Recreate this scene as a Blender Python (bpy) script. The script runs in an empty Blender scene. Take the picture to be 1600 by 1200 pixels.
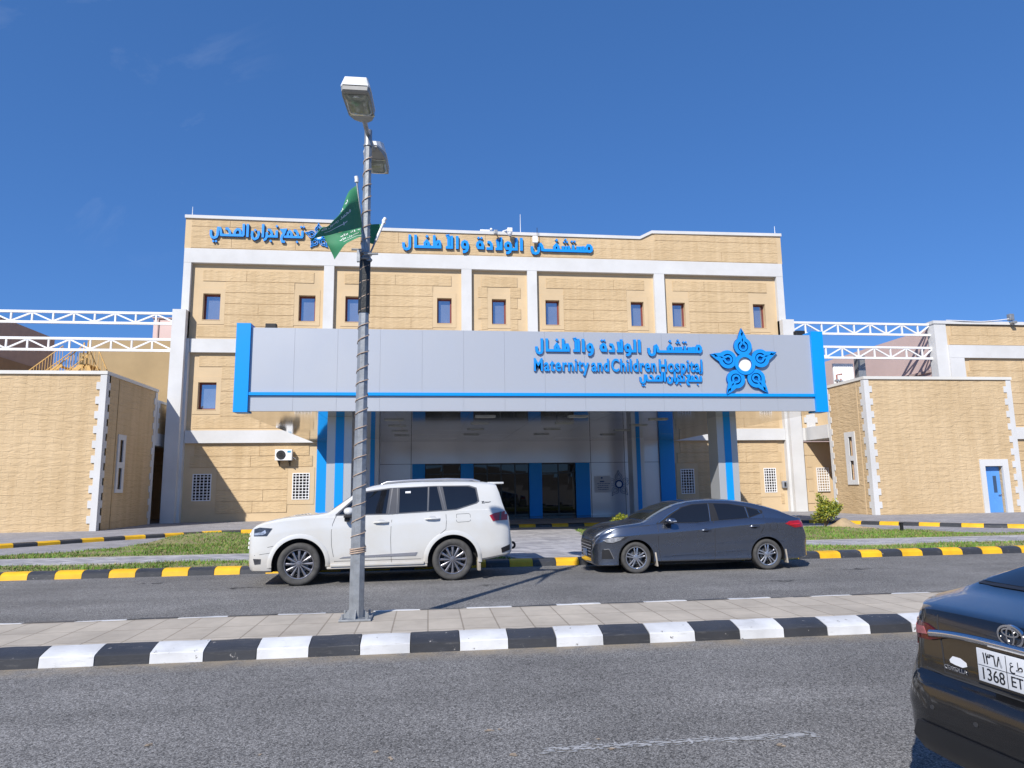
import bpy, bmesh, math, random
import numpy as np
from mathutils import Vector, Matrix
from mathutils.bvhtree import BVHTree
from mathutils.geometry import tessellate_polygon

S = bpy.context.scene
COL = S.collection
R = math.radians
random.seed(7)
rng = np.random.default_rng(11)

# ------------------------------------------------------------------ camera, sky, sun, exposure
PIT, ROL, YAW, FPX, EYE = R(8.52), R(-0.77), R(6.95), 1075.0, 1.72
cd = bpy.data.cameras.new('camera')
cam = bpy.data.objects.new('camera', cd)
COL.objects.link(cam)
S.camera = cam
_f = Vector((math.sin(YAW) * math.cos(PIT), math.cos(YAW) * math.cos(PIT), math.sin(PIT)))
_r = Vector((math.cos(YAW), -math.sin(YAW), 0))
_u = _r.cross(_f)
_r2 = _r * math.cos(ROL) + _u * math.sin(ROL)
_u2 = _u * math.cos(ROL) - _r * math.sin(ROL)
M = Matrix((_r2, _u2, -_f)).transposed().to_4x4()
M.translation = (0, 0, EYE)
cam.matrix_world = M
cd.sensor_fit = 'HORIZONTAL'
cd.sensor_width = 36
cd.lens = FPX / 1600 * 36
cd.clip_start = 0.05
cd.clip_end = 5000

SUN_EL, SUN_AZ = R(38.5), R(212.6)
sun_dir = Vector((math.sin(SUN_AZ) * math.cos(SUN_EL), math.cos(SUN_AZ) * math.cos(SUN_EL), math.sin(SUN_EL)))
W = bpy.data.worlds.new('World')
S.world = W
W.use_nodes = True
nt = W.node_tree
nt.nodes.clear()
sky = nt.nodes.new('ShaderNodeTexSky')
sky.sky_type = 'NISHITA'
sky.sun_disc = False
sky.sun_elevation = SUN_EL
sky.sun_rotation = SUN_AZ
sky.altitude = 2600
sky.air_density = 1.0
sky.dust_density = 0.05
sky.ozone_density = 5.0
bgn = nt.nodes.new('ShaderNodeBackground')
bgn.inputs['Strength'].default_value = 0.105
out = nt.nodes.new('ShaderNodeOutputWorld')
# thin cirrus wisps, placed by direction on the sky
tc = nt.nodes.new('ShaderNodeTexCoord')
mp = nt.nodes.new('ShaderNodeMapping')
mp.inputs['Rotation'].default_value = (0.2, 0.5, 0.6)
mp.inputs['Scale'].default_value = (2.0, 9.0, 5.0)
nz = nt.nodes.new('ShaderNodeTexNoise')
nz.inputs['Scale'].default_value = 1.6
nz.inputs['Detail'].default_value = 8
nz.inputs['Roughness'].default_value = 0.62
nz.inputs['Distortion'].default_value = 0.6
rp = nt.nodes.new('ShaderNodeMapRange')
rp.inputs['From Min'].default_value = 0.53
rp.inputs['From Max'].default_value = 0.85
rp.inputs['To Max'].default_value = 0.14
mixc = nt.nodes.new('ShaderNodeMix')
mixc.data_type = 'RGBA'
mixc.inputs['B'].default_value = (6.5, 7.0, 7.6, 1)
L = nt.links.new
L(tc.outputs['Generated'], mp.inputs['Vector'])
L(mp.outputs['Vector'], nz.inputs['Vector'])
L(nz.outputs['Fac'], rp.inputs['Value'])
# keep the wisps to one patch of sky, high on the left
vd = nt.nodes.new('ShaderNodeVectorMath')
vd.operation = 'DOT_PRODUCT'
wd = (_f * 1075 + _r2 * (150 - 800) + _u2 * (600 - 130)).normalized()
vd.inputs[1].default_value = tuple(wd)
L(tc.outputs['Generated'], vd.inputs[0])
wm = nt.nodes.new('ShaderNodeMapRange')
wm.interpolation_type = 'SMOOTHSTEP'
wm.inputs['From Min'].default_value = 0.972
wm.inputs['From Max'].default_value = 0.998
L(vd.outputs['Value'], wm.inputs['Value'])
wx = nt.nodes.new('ShaderNodeMath')
wx.operation = 'MULTIPLY'
L(rp.outputs['Result'], wx.inputs[0])
L(wm.outputs['Result'], wx.inputs[1])
L(wx.outputs[0], mixc.inputs['Factor'])
hs = nt.nodes.new('ShaderNodeHueSaturation')
hs.inputs['Saturation'].default_value = 1.15
L(sky.outputs['Color'], hs.inputs['Color'])
tint = nt.nodes.new('ShaderNodeMix')
tint.clamp_factor = True
tint.clamp_result = False
tint.data_type = 'RGBA'
tint.blend_type = 'MULTIPLY'
tint.inputs['Factor'].default_value = 1.0
tint.inputs['B'].default_value = (0.82, 1.29, 2.08, 1)
gam = nt.nodes.new('ShaderNodeGamma')
gam.inputs['Gamma'].default_value = 0.55
L(hs.outputs['Color'], gam.inputs['Color'])
L(gam.outputs['Color'], tint.inputs['A'])
L(tint.outputs['Result'], mixc.inputs['A'])
L(mixc.outputs['Result'], bgn.inputs['Color'])
L(bgn.outputs['Background'], out.inputs['Surface'])

sl = bpy.data.lights.new('sun', 'SUN')
sl.energy = 4.2
sl.angle = R(0.53)
sl.color = (1.0, 0.955, 0.89)
so = bpy.data.objects.new('sun', sl)
COL.objects.link(so)
so.rotation_euler = sun_dir.to_track_quat('Z', 'Y').to_euler()
so.location = (-20, -30, 40)

S.view_settings.view_transform = 'Standard'
S.view_settings.look = 'None'
S.view_settings.gamma = 1
S.view_settings.use_curve_mapping = False
S.view_settings.exposure = 0.42

# ------------------------------------------------------------------ materials
MATS = {}


def nodes_of(m):
    m.use_nodes = True
    t = m.node_tree
    return t, t.nodes['Principled BSDF'], t.links.new


def pmat(name, col, rough=0.6, metal=0.0, var=0.08, vscale=2.0, bump=0.0, bscale=60.0, coat=0.0,
         spec=0.5, dirt=None, stretch=(1, 1, 1), detail=5.0, flake=0.0):
    """Principled material whose colour, roughness and relief are broken up by noise."""
    if name in MATS:
        return MATS[name]
    m = bpy.data.materials.new(name)
    t, b, l = nodes_of(m)
    N = t.nodes.new
    tcn = N('ShaderNodeTexCoord')
    mpn = N('ShaderNodeMapping')
    mpn.inputs['Scale'].default_value = stretch
    l(tcn.outputs['Object'], mpn.inputs['Vector'])
    n = N('ShaderNodeTexNoise')
    n.inputs['Scale'].default_value = vscale
    n.inputs['Detail'].default_value = detail
    n.inputs['Roughness'].default_value = 0.6
    l(mpn.outputs['Vector'], n.inputs['Vector'])
    mx = N('ShaderNodeMix')
    mx.data_type = 'RGBA'
    d = dirt or tuple(c * (1 - 2.2 * var) for c in col)
    hi = tuple(min(1, c * (1 + var)) for c in col)
    mx.inputs['A'].default_value = (*hi, 1)
    mx.inputs['B'].default_value = (*d, 1)
    mr = N('ShaderNodeMapRange')
    mr.inputs['From Min'].default_value = 0.3
    mr.inputs['From Max'].default_value = 0.75
    l(n.outputs['Fac'], mr.inputs['Value'])
    l(mr.outputs['Result'], mx.inputs['Factor'])
    l(mx.outputs['Result'], b.inputs['Base Color'])
    b.inputs['Metallic'].default_value = metal
    b.inputs['Specular IOR Level'].default_value = spec
    b.inputs['Coat Weight'].default_value = coat
    b.inputs['Coat Roughness'].default_value = 0.04
    rr = N('ShaderNodeMapRange')
    rr.inputs['To Min'].default_value = max(0, rough - 0.08 * min(1, rough * 3))
    rr.inputs['To Max'].default_value = min(1, rough + 0.12 * min(1, rough * 3))
    l(n.outputs['Fac'], rr.inputs['Value'])
    l(rr.outputs['Result'], b.inputs['Roughness'])
    if bump > 0:
        n2 = N('ShaderNodeTexNoise')
        n2.inputs['Scale'].default_value = bscale
        n2.inputs['Detail'].default_value = 4
        l(mpn.outputs['Vector'], n2.inputs['Vector'])
        bp = N('ShaderNodeBump')
        bp.inputs['Strength'].default_value = bump
        bp.inputs['Distance'].default_value = 0.02
        l(n2.outputs['Fac'], bp.inputs['Height'])
        l(bp.outputs['Normal'], b.inputs['Normal'])
    MATS[name] = m
    return m


def rock_mat(name, col, brick=True, strength=0.9, bw=0.62, bh=0.29):
    """Split-face stone render: broad rough faces, faint courses, stains that run down the wall."""
    m = bpy.data.materials.new(name)
    t, b, l = nodes_of(m)
    N = t.nodes.new
    tcn = N('ShaderNodeTexCoord')
    sep = N('ShaderNodeSeparateXYZ')
    l(tcn.outputs['Object'], sep.inputs['Vector'])
    add = N('ShaderNodeMath')
    l(sep.outputs['X'], add.inputs[0])
    l(sep.outputs['Y'], add.inputs[1])
    cmb = N('ShaderNodeCombineXYZ')
    l(add.outputs[0], cmb.inputs['X'])
    l(sep.outputs['Z'], cmb.inputs['Y'])
    # rough split face
    mp1 = N('ShaderNodeMapping')
    mp1.inputs['Scale'].default_value = (1.35, 4.4, 1)
    l(cmb.outputs['Vector'], mp1.inputs['Vector'])
    n1 = N('ShaderNodeTexNoise')
    n1.inputs['Scale'].default_value = 1.5
    n1.inputs['Detail'].default_value = 5
    n1.inputs['Roughness'].default_value = 0.58
    n1.inputs['Distortion'].default_value = 0.9
    l(mp1.outputs['Vector'], n1.inputs['Vector'])
    br = N('ShaderNodeTexBrick')
    br.inputs['Scale'].default_value = 1.0
    br.inputs['Brick Width'].default_value = bw
    br.inputs['Row Height'].default_value = bh
    br.inputs['Mortar Size'].default_value = 0.012
    br.inputs['Mortar Smooth'].default_value = 0.6
    br.inputs['Color1'].default_value = (1, 1, 1, 1)
    br.inputs['Color2'].default_value = (0.8, 0.8, 0.8, 1)
    br.inputs['Mortar'].default_value = (0.1, 0.1, 0.1, 1)
    wob = N('ShaderNodeTexNoise')
    wob.inputs['Scale'].default_value = 2.2
    wv = N('ShaderNodeVectorMath')
    wv.operation = 'SCALE'
    wv.inputs['Scale'].default_value = 0.16
    wa = N('ShaderNodeVectorMath')
    l(cmb.outputs['Vector'], wob.inputs['Vector'])
    l(wob.outputs['Color'], wv.inputs[0])
    l(wv.outputs['Vector'], wa.inputs[0])
    l(cmb.outputs['Vector'], wa.inputs[1])
    l(wa.outputs['Vector'], br.inputs['Vector'])
    hgt = N('ShaderNodeMath')
    hgt.operation = 'MULTIPLY_ADD'
    l(br.outputs['Color'], hgt.inputs[0])
    hgt.inputs[1].default_value = 0.20 if brick else 0.0
    l(n1.outputs['Fac'], hgt.inputs[2])
    bp = N('ShaderNodeBump')
    bp.inputs['Strength'].default_value = strength
    bp.inputs['Distance'].default_value = 0.08
    l(hgt.outputs[0], bp.inputs['Height'])
    l(bp.outputs['Normal'], b.inputs['Normal'])
    # colour: broad patches plus vertical run stains
    n3 = N('ShaderNodeTexNoise')
    n3.inputs['Scale'].default_value = 0.35
    n3.inputs['Detail'].default_value = 6
    l(cmb.outputs['Vector'], n3.inputs['Vector'])
    mp2 = N('ShaderNodeMapping')
    mp2.inputs['Scale'].default_value = (3.0, 0.18, 1)
    l(cmb.outputs['Vector'], mp2.inputs['Vector'])
    n4 = N('ShaderNodeTexNoise')
    n4.inputs['Scale'].default_value = 1.0
    n4.inputs['Detail'].default_value = 5
    l(mp2.outputs['Vector'], n4.inputs['Vector'])
    av = N('ShaderNodeMath')
    l(n3.outputs['Fac'], av.inputs[0])
    l(n4.outputs['Fac'], av.inputs[1])
    mr = N('ShaderNodeMapRange')
    mr.inputs['From Min'].default_value = 0.75
    mr.inputs['From Max'].default_value = 1.3
    l(av.outputs[0], mr.inputs['Value'])
    mx = N('ShaderNodeMix')
    mx.data_type = 'RGBA'
    mx.inputs['A'].default_value = (*[min(1, c * 1.05) for c in col], 1)
    mx.inputs['B'].default_value = (col[0] * 0.86, col[1] * 0.83, col[2] * 0.78, 1)
    l(mr.outputs['Result'], mx.inputs['Factor'])
    l(mx.outputs['Result'], b.inputs['Base Color'])
    b.inputs['Roughness'].default_value = 0.9
    b.inputs['Specular IOR Level'].default_value = 0.15
    MATS[name] = m
    return m


def asphalt_mat(name, base=0.115, sand=(0.30, 0.25, 0.18)):
    m = bpy.data.materials.new(name)
    t, b, l = nodes_of(m)
    N = t.nodes.new
    tcn = N('ShaderNodeTexCoord')
    ob = tcn.outputs['Object']

    def noise(scale, detail=3, rough=0.6, stretch=None, dist=0):
        n = N('ShaderNodeTexNoise')
        n.inputs['Scale'].default_value = scale
        n.inputs['Detail'].default_value = detail
        n.inputs['Roughness'].default_value = rough
        n.inputs['Distortion'].default_value = dist
        if stretch:
            mpn = N('ShaderNodeMapping')
            mpn.inputs['Scale'].default_value = stretch
            l(ob, mpn.inputs['Vector'])
            l(mpn.outputs['Vector'], n.inputs['Vector'])
        else:
            l(ob, n.inputs['Vector'])
        return n.outputs['Fac']

    def rng_(v, a, bb, c, d):
        r = N('ShaderNodeMapRange')
        r.inputs['From Min'].default_value = a
        r.inputs['From Max'].default_value = bb
        r.inputs['To Min'].default_value = c
        r.inputs['To Max'].default_value = d
        l(v, r.inputs['Value'])
        return r.outputs['Result']

    def mul(a, bb):
        q = N('ShaderNodeMath')
        q.operation = 'MULTIPLY'
        l(a, q.inputs[0])
        l(bb, q.inputs[1])
        return q.outputs[0]
    grain = noise(105, 2, 0.7)
    vo = N('ShaderNodeTexVoronoi')
    vo.inputs['Scale'].default_value = 80
    l(ob, vo.inputs['Vector'])
    stone = rng_(vo.outputs['Color'], 0.1, 0.95, 0.42, 1.85)
    g = rng_(grain, 0.32, 0.68, 0.3, 1.7)
    broad = rng_(noise(0.55, 5, 0.6), 0.3, 0.7, 0.80, 1.18)
    streak = rng_(noise(0.7, 5, 0.62, (0.22, 2.2, 1)), 0.35, 0.7, 1.06, 0.84)
    tone = mul(mul(g, stone), mul(broad, streak))
    cr = N('ShaderNodeMix')
    cr.data_type = 'RGBA'
    cr.inputs['A'].default_value = (0, 0, 0, 1)
    cr.inputs['B'].default_value = (base * 1.03, base * 0.995, base * 0.95, 1)
    cr.clamp_factor = False
    l(tone, cr.inputs['Factor'])
    # pale sandy stains
    st = rng_(noise(1.9, 7, 0.7, None, 0.4), 0.70, 0.82, 0.0, 0.55)
    sp_ = N('ShaderNodeSeparateXYZ')
    l(ob, sp_.inputs['Vector'])
    k1 = rng_(sp_.outputs['Y'], 7.25, 7.66, 0.0, 0.95)
    k2 = rng_(sp_.outputs['Y'], 7.72, 7.73, 1.0, 0.0)
    kk = mul(mul(k1, k2), rng_(noise(3.5, 6, 0.7), 0.35, 0.62, 0.1, 1.0))
    mxs = N('ShaderNodeMath')
    mxs.operation = 'MAXIMUM'
    l(st, mxs.inputs[0])
    l(kk, mxs.inputs[1])
    mx = N('ShaderNodeMix')
    mx.data_type = 'RGBA'
    l(mxs.outputs[0], mx.inputs['Factor'])
    l(cr.outputs['Result'], mx.inputs['A'])
    mx.inputs['B'].default_value = (*sand, 1)
    l(mx.outputs['Result'], b.inputs['Base Color'])
    bp = N('ShaderNodeBump')
    bp.inputs['Strength'].default_value = 0.6
    bp.inputs['Distance'].default_value = 0.008
    l(grain, bp.inputs['Height'])
    l(bp.outputs['Normal'], b.inputs['Normal'])
    b.inputs['Roughness'].default_value = 0.85
    b.inputs['Specular IOR Level'].default_value = 0.25
    MATS[name] = m
    return m


def paver_mat(name, c1, c2, mortar, bw, bh, rot=0.0, bump=0.4, msize=0.008, off=0.5):
    m = bpy.data.materials.new(name)
    t, b, l = nodes_of(m)
    N = t.nodes.new
    tcn = N('ShaderNodeTexCoord')
    mpn = N('ShaderNodeMapping')
    mpn.inputs['Rotation'].default_value = (0, 0, rot)
    l(tcn.outputs['Object'], mpn.inputs['Vector'])
    br = N('ShaderNodeTexBrick')
    br.offset = off
    br.inputs['Scale'].default_value = 1
    br.inputs['Brick Width'].default_value = bw
    br.inputs['Row Height'].default_value = bh
    br.inputs['Mortar Size'].default_value = msize
    br.inputs['Color1'].default_value = (*c1, 1)
    br.inputs['Color2'].default_value = (*c2, 1)
    br.inputs['Mortar'].default_value = (*mortar, 1)
    l(mpn.outputs['Vector'], br.inputs['Vector'])
    n = N('ShaderNodeTexNoise')
    n.inputs['Scale'].default_value = 1.3
    n.inputs['Detail'].default_value = 8
    n.inputs['Roughness'].default_value = 0.7
    l(tcn.outputs['Object'], n.inputs['Vector'])
    mr = N('ShaderNodeMapRange')
    mr.inputs['From Min'].default_value = 0.3
    mr.inputs['From Max'].default_value = 0.7
    mr.inputs['To Min'].default_value = 0.78
    mr.inputs['To Max'].default_value = 1.15
    l(n.outputs['Fac'], mr.inputs['Value'])
    mx = N('ShaderNodeMix')
    mx.data_type = 'RGBA'
    mx.blend_type = 'MULTIPLY'
    mx.inputs['Factor'].default_value = 1
    l(br.outputs['Color'], mx.inputs['A'])
    l(mr.outputs['Result'], mx.inputs['B'])
    l(mx.outputs['Result'], b.inputs['Base Color'])
    n2 = N('ShaderNodeTexNoise')
    n2.inputs['Scale'].default_value = 70
    l(tcn.outputs['Object'], n2.inputs['Vector'])
    ad = N('ShaderNodeMath')
    ad.operation = 'MULTIPLY_ADD'
    l(n2.outputs['Fac'], ad.inputs[0])
    ad.inputs[1].default_value = 0.4
    inv = N('ShaderNodeMath')
    inv.operation = 'SUBTRACT'
    inv.inputs[0].default_value = 1
    l(br.outputs['Fac'], inv.inputs[1])
    l(inv.outputs[0], ad.inputs[2])
    bp = N('ShaderNodeBump')
    bp.inputs['Strength'].default_value = bump
    bp.inputs['Distance'].default_value = 0.01
    l(ad.outputs[0], bp.inputs['Height'])
    l(bp.outputs['Normal'], b.inputs['Normal'])
    b.inputs['Roughness'].default_value = 0.85
    b.inputs['Specular IOR Level'].default_value = 0.2
    MATS[name] = m
    return m


def worn_paint(name, col, under, amount=0.66, rough=0.55, scuff=(0.2, 0.19, 0.18)):
    """Kerb paint with chips that show the concrete under it."""
    m = bpy.data.materials.new(name)
    t, b, l = nodes_of(m)
    N = t.nodes.new
    tcn = N('ShaderNodeTexCoord')
    n = N('ShaderNodeTexNoise')
    n.inputs['Scale'].default_value = 9
    n.inputs['Detail'].default_value = 9
    n.inputs['Roughness'].default_value = 0.72
    l(tcn.outputs['Object'], n.inputs['Vector'])
    mr = N('ShaderNodeMapRange')
    mr.inputs['From Min'].default_value = amount
    mr.inputs['From Max'].default_value = amount + 0.03
    l(n.outputs['Fac'], mr.inputs['Value'])
    n2 = N('ShaderNodeTexNoise')
    n2.inputs['Scale'].default_value = 2.5
    n2.inputs['Detail'].default_value = 6
    l(tcn.outputs['Object'], n2.inputs['Vector'])
    mr2 = N('ShaderNodeMapRange')
    mr2.inputs['From Min'].default_value = 0.3
    mr2.inputs['From Max'].default_value = 0.7
    mr2.inputs['To Min'].default_value = 0.78
    mr2.inputs['To Max'].default_value = 1.1
    l(n2.outputs['Fac'], mr2.inputs['Value'])
    mx0 = N('ShaderNodeMix')
    mx0.data_type = 'RGBA'
    mx0.blend_type = 'MULTIPLY'
    mx0.inputs['Factor'].default_value = 1
    mx0.inputs['A'].default_value = (*col, 1)
    l(mr2.outputs['Result'], mx0.inputs['B'])
    # grey tyre scuffs in a band along the edge, and dust
    mpz = N('ShaderNodeMapping')
    mpz.inputs['Scale'].default_value = (4.5, 30, 30)
    l(tcn.outputs['Object'], mpz.inputs['Vector'])
    nsc = N('ShaderNodeTexNoise')
    nsc.inputs['Scale'].default_value = 1.0
    nsc.inputs['Detail'].default_value = 8
    nsc.inputs['Roughness'].default_value = 0.75
    l(mpz.outputs['Vector'], nsc.inputs['Vector'])
    mrs = N('ShaderNodeMapRange')
    mrs.inputs['From Min'].default_value = 0.56
    mrs.inputs['From Max'].default_value = 0.72
    mrs.inputs['To Max'].default_value = 0.75
    l(nsc.outputs['Fac'], mrs.inputs['Value'])
    mxs = N('ShaderNodeMix')
    mxs.data_type = 'RGBA'
    l(mrs.outputs['Result'], mxs.inputs['Factor'])
    l(mx0.outputs['Result'], mxs.inputs['A'])
    mxs.inputs['B'].default_value = (*scuff, 1)
    mx = N('ShaderNodeMix')
    mx.data_type = 'RGBA'
    l(mr.outputs['Result'], mx.inputs['Factor'])
    l(mxs.outputs['Result'], mx.inputs['A'])
    mx.inputs['B'].default_value = (*under, 1)
    l(mx.outputs['Result'], b.inputs['Base Color'])
    bp = N('ShaderNodeBump')
    bp.inputs['Strength'].default_value = 0.45
    bp.inputs['Distance'].default_value = 0.012
    l(n.outputs['Fac'], bp.inputs['Height'])
    l(bp.outputs['Normal'], b.inputs['Normal'])
    b.inputs['Roughness'].default_value = rough
    MATS[name] = m
    return m


def cloth_mat(name, col, trans=0.35):
    m = bpy.data.materials.new(name)
    t, b, l = nodes_of(m)
    b.inputs['Base Color'].default_value = (*col, 1)
    b.inputs['Roughness'].default_value = 0.7
    N = t.nodes.new
    tr = N('ShaderNodeBsdfTranslucent')
    tr.inputs['Color'].default_value = (*[min(1, c * 1.6) for c in col], 1)
    n = N('ShaderNodeTexNoise')
    n.inputs['Scale'].default_value = 60
    bp = N('ShaderNodeBump')
    bp.inputs['Strength'].default_value = 0.15
    l(n.outputs['Fac'], bp.inputs['Height'])
    l(bp.outputs['Normal'], b.inputs['Normal'])
    mx = N('ShaderNodeMixShader')
    mx.inputs['Fac'].default_value = trans
    l(b.outputs['BSDF'], mx.inputs[1])
    l(tr.outputs['BSDF'], mx.inputs[2])
    l(mx.outputs['Shader'], t.nodes['Material Output'].inputs['Surface'])
    MATS[name] = m
    return m


SAND = (0.590, 0.443, 0.268)
rock = rock_mat('split_face_sand_render', SAND, brick=False, strength=0.6)
rockb = rock_mat('coursed_split_sand_render', SAND, brick=True, strength=0.65)
smooth = pmat('smooth_sand_render', (0.612, 0.465, 0.288), 0.85, var=0.05, vscale=0.6, bump=0.12, bscale=40, spec=0.2)
joint = pmat('sand_joint', (0.36, 0.245, 0.12), 0.9, var=0.1, spec=0.1)
white = pmat('white_masonry_paint', (0.64, 0.64, 0.635), 0.75, var=0.035, vscale=0.5, bump=0.06, bscale=30, spec=0.25, dirt=(0.55, 0.545, 0.53))
cream = pmat('cream_coping_paint', (0.68, 0.66, 0.61), 0.75, var=0.04, vscale=0.8, bump=0.06, bscale=30, spec=0.25)
silver = pmat('silver_composite_panel', (0.505, 0.52, 0.545), 0.34, metal=0.35, var=0.02, vscale=0.4, spec=0.5)
mirror = pmat('polished_soffit_panel', (0.58, 0.58, 0.585), 0.07, metal=0.95, var=0.05, vscale=0.5, spec=0.5)
silver2 = pmat('gloss_grey_panel', (0.66, 0.67, 0.71), 0.16, metal=0.2, var=0.03, vscale=0.5, spec=0.6)
blue = pmat('blue_composite_panel', (0.003, 0.285, 0.78), 0.38, var=0.03, vscale=0.5, spec=0.35)
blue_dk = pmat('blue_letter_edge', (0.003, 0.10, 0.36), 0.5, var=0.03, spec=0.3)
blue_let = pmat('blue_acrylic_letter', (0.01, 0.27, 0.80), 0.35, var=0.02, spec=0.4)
winfr = pmat('red_brown_window_frame', (0.20, 0.05, 0.04), 0.4, var=0.1)
winglass = pmat('sky_coated_glass', (0.50, 0.53, 0.58), 0.03, metal=0.8, var=0.04, vscale=1.5)
glass_dk = pmat('dark_tinted_glass', (0.008, 0.009, 0.011), 0.02, var=0.05, spec=0.7)
white_metal = pmat('white_painted_steel', (0.80, 0.80, 0.80), 0.4, var=0.03, spec=0.4)
dark = pmat('matt_black', (0.012, 0.012, 0.013), 0.6, var=0.1)
galv = pmat('galvanised_steel', (0.33, 0.345, 0.355), 0.45, metal=0.5, var=0.14, vscale=9, bump=0.1, bscale=30)
pink = pmat('pale_pink_plaster', (0.68, 0.52, 0.48), 0.85, var=0.05, vscale=0.4, spec=0.2)
tan = pmat('tan_plaster', (0.43, 0.32, 0.18), 0.9, var=0.06, vscale=0.5, bump=0.1, bscale=20, spec=0.15)
concrete = pmat('grey_concrete', (0.36, 0.35, 0.33), 0.85, var=0.12, vscale=2, bump=0.2, bscale=50)
asph = asphalt_mat('worn_asphalt', 0.165)
med_pav = paver_mat('beige_median_slabs', (0.48, 0.425, 0.35), (0.43, 0.38, 0.315), (0.29, 0.25, 0.20), 0.62, 0.40, rot=R(90), msize=0.009, off=0.0)
grey_pav = paver_mat('grey_interlock_pavers', (0.36, 0.35, 0.36), (0.27, 0.265, 0.28), (0.17, 0.165, 0.165), 0.30, 0.15, rot=0, msize=0.006)
path_pav = paver_mat('pale_path_pavers', (0.47, 0.455, 0.46), (0.29, 0.285, 0.30), (0.22, 0.21, 0.21), 0.42, 0.21, rot=R(45), msize=0.008)
k_white = worn_paint('white_kerb_paint', (0.62, 0.625, 0.63), (0.16, 0.15, 0.14), 0.625, scuff=(0.36, 0.35, 0.33))
k_black = worn_paint('black_kerb_paint', (0.042, 0.043, 0.047), (0.34, 0.32, 0.30), 0.635, 0.40, scuff=(0.13, 0.125, 0.12))
k_yellow = worn_paint('yellow_kerb_paint', (0.80, 0.45, 0.012), (0.20, 0.15, 0.06), 0.69, scuff=(0.50, 0.30, 0.03))
grass_m = pmat('lawn_blades', (0.155, 0.275, 0.045), 0.7, var=0.3, vscale=1.5, spec=0.2)
soil = pmat('lawn_soil', (0.17, 0.18, 0.065), 0.95, var=0.3, vscale=3, bump=0.6, bscale=30, dirt=(0.27, 0.21, 0.12))
sandm = pmat('dry_sand', (0.46, 0.34, 0.20), 0.95, var=0.15, vscale=4, bump=0.6, bscale=40)
chrome = pmat('chrome', (0.72, 0.72, 0.74), 0.12, metal=1.0, var=0.02)
rubber = pmat('tyre_rubber', (0.075, 0.073, 0.07), 0.75, var=0.2, vscale=8, bump=0.2, bscale=60, spec=0.25)
trimblk = pmat('black_plastic_trim', (0.018, 0.018, 0.02), 0.42, var=0.1, spec=0.4)
seamblk = pmat('shut_line', (0.03, 0.03, 0.032), 0.7, var=0.05)


# ------------------------------------------------------------------ mesh helpers
def link(name, bm, mat, parent=None, smooth_deg=None, recalc=True):
    """Link a bmesh as ONE object. mat may be one material or a list (face.material_index picks)."""
    if recalc:
        bmesh.ops.recalc_face_normals(bm, faces=bm.faces)
    me = bpy.data.meshes.new(name)
    bm.to_mesh(me)
    bm.free()
    for mm in (mat if isinstance(mat, (list, tuple)) else [mat]):
        me.materials.append(mm)
    if smooth_deg is not None:
        me.polygons.foreach_set('use_smooth', [True] * len(me.polygons))
        me.set_sharp_from_angle(angle=R(smooth_deg))
    o = bpy.data.objects.new(name, me)
    COL.objects.link(o)
    if parent:
        o.parent = parent
    return o


def tag(o, label=None, cat=None, group=None, kind=None):
    if label:
        o['label'] = label
    if cat:
        o['category'] = cat
    if group:
        o['group'] = group
    if kind:
        o['kind'] = kind
    return o


def empty(name, loc=(0, 0, 0), rotz=0.0, label=None, cat=None, group=None):
    o = bpy.data.objects.new(name, None)
    o.empty_display_size = 0.2
    COL.objects.link(o)
    o.location = loc
    o.rotation_euler = (0, 0, rotz)
    return tag(o, label, cat, group)


def copy_tree(o, parent=None):
    c = o.copy()
    COL.objects.link(c)
    c.parent = parent
    for ch in list(o.children):
        copy_tree(ch, c)
    return c


def BM():
    return bmesh.new()


def box(bm, x0, x1, y0, y1, z0, z1, mi=0, bevel=0.0):
    vs = [bm.verts.new(p) for p in ((x0, y0, z0), (x1, y0, z0), (x1, y1, z0), (x0, y1, z0),
                                    (x0, y0, z1), (x1, y0, z1), (x1, y1, z1), (x0, y1, z1))]
    fs = []
    for q in ((0, 3, 2, 1), (4, 5, 6, 7), (0, 1, 5, 4), (1, 2, 6, 5), (2, 3, 7, 6), (3, 0, 4, 7)):
        f = bm.faces.new([vs[i] for i in q])
        f.material_index = mi
        fs.append(f)
    if bevel > 0:
        es = list({e for f in fs for e in f.edges})
        r = bmesh.ops.bevel(bm, geom=es, offset=bevel, segments=2, profile=0.6, affect='EDGES', clamp_overlap=True)
        for f in r['faces']:
            f.material_index = mi
    return vs


def tube(bm, pts, r, seg=8, mi=0, caps=True, r2=None):
    """Round tube along a polyline, r .. r2 taper."""
    pts = [Vector(p) for p in pts]
    n = len(pts)
    rings = []
    ref = None
    for i, p in enumerate(pts):
        d = (pts[min(i + 1, n - 1)] - pts[max(i - 1, 0)]).normalized()
        if ref is None:
            ref = Vector((0, 0, 1)) if abs(d.z) < 0.9 else Vector((1, 0, 0))
        a = d.cross(ref).normalized()
        b = a.cross(d).normalized()
        ref = b
        rr = r if r2 is None else r + (r2 - r) * i / (n - 1)
        rings.append([bm.verts.new(p + a * rr * math.cos(2 * math.pi * k / seg) + b * rr * math.sin(2 * math.pi * k / seg)) for k in range(seg)])
    for i in range(n - 1):
        for k in range(seg):
            f = bm.faces.new((rings[i][k], rings[i][(k + 1) % seg], rings[i + 1][(k + 1) % seg], rings[i + 1][k]))
            f.material_index = mi
    if caps:
        bm.faces.new(rings[0]).material_index = mi
        bm.faces.new(rings[-1][::-1]).material_index = mi
    return rings


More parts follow.
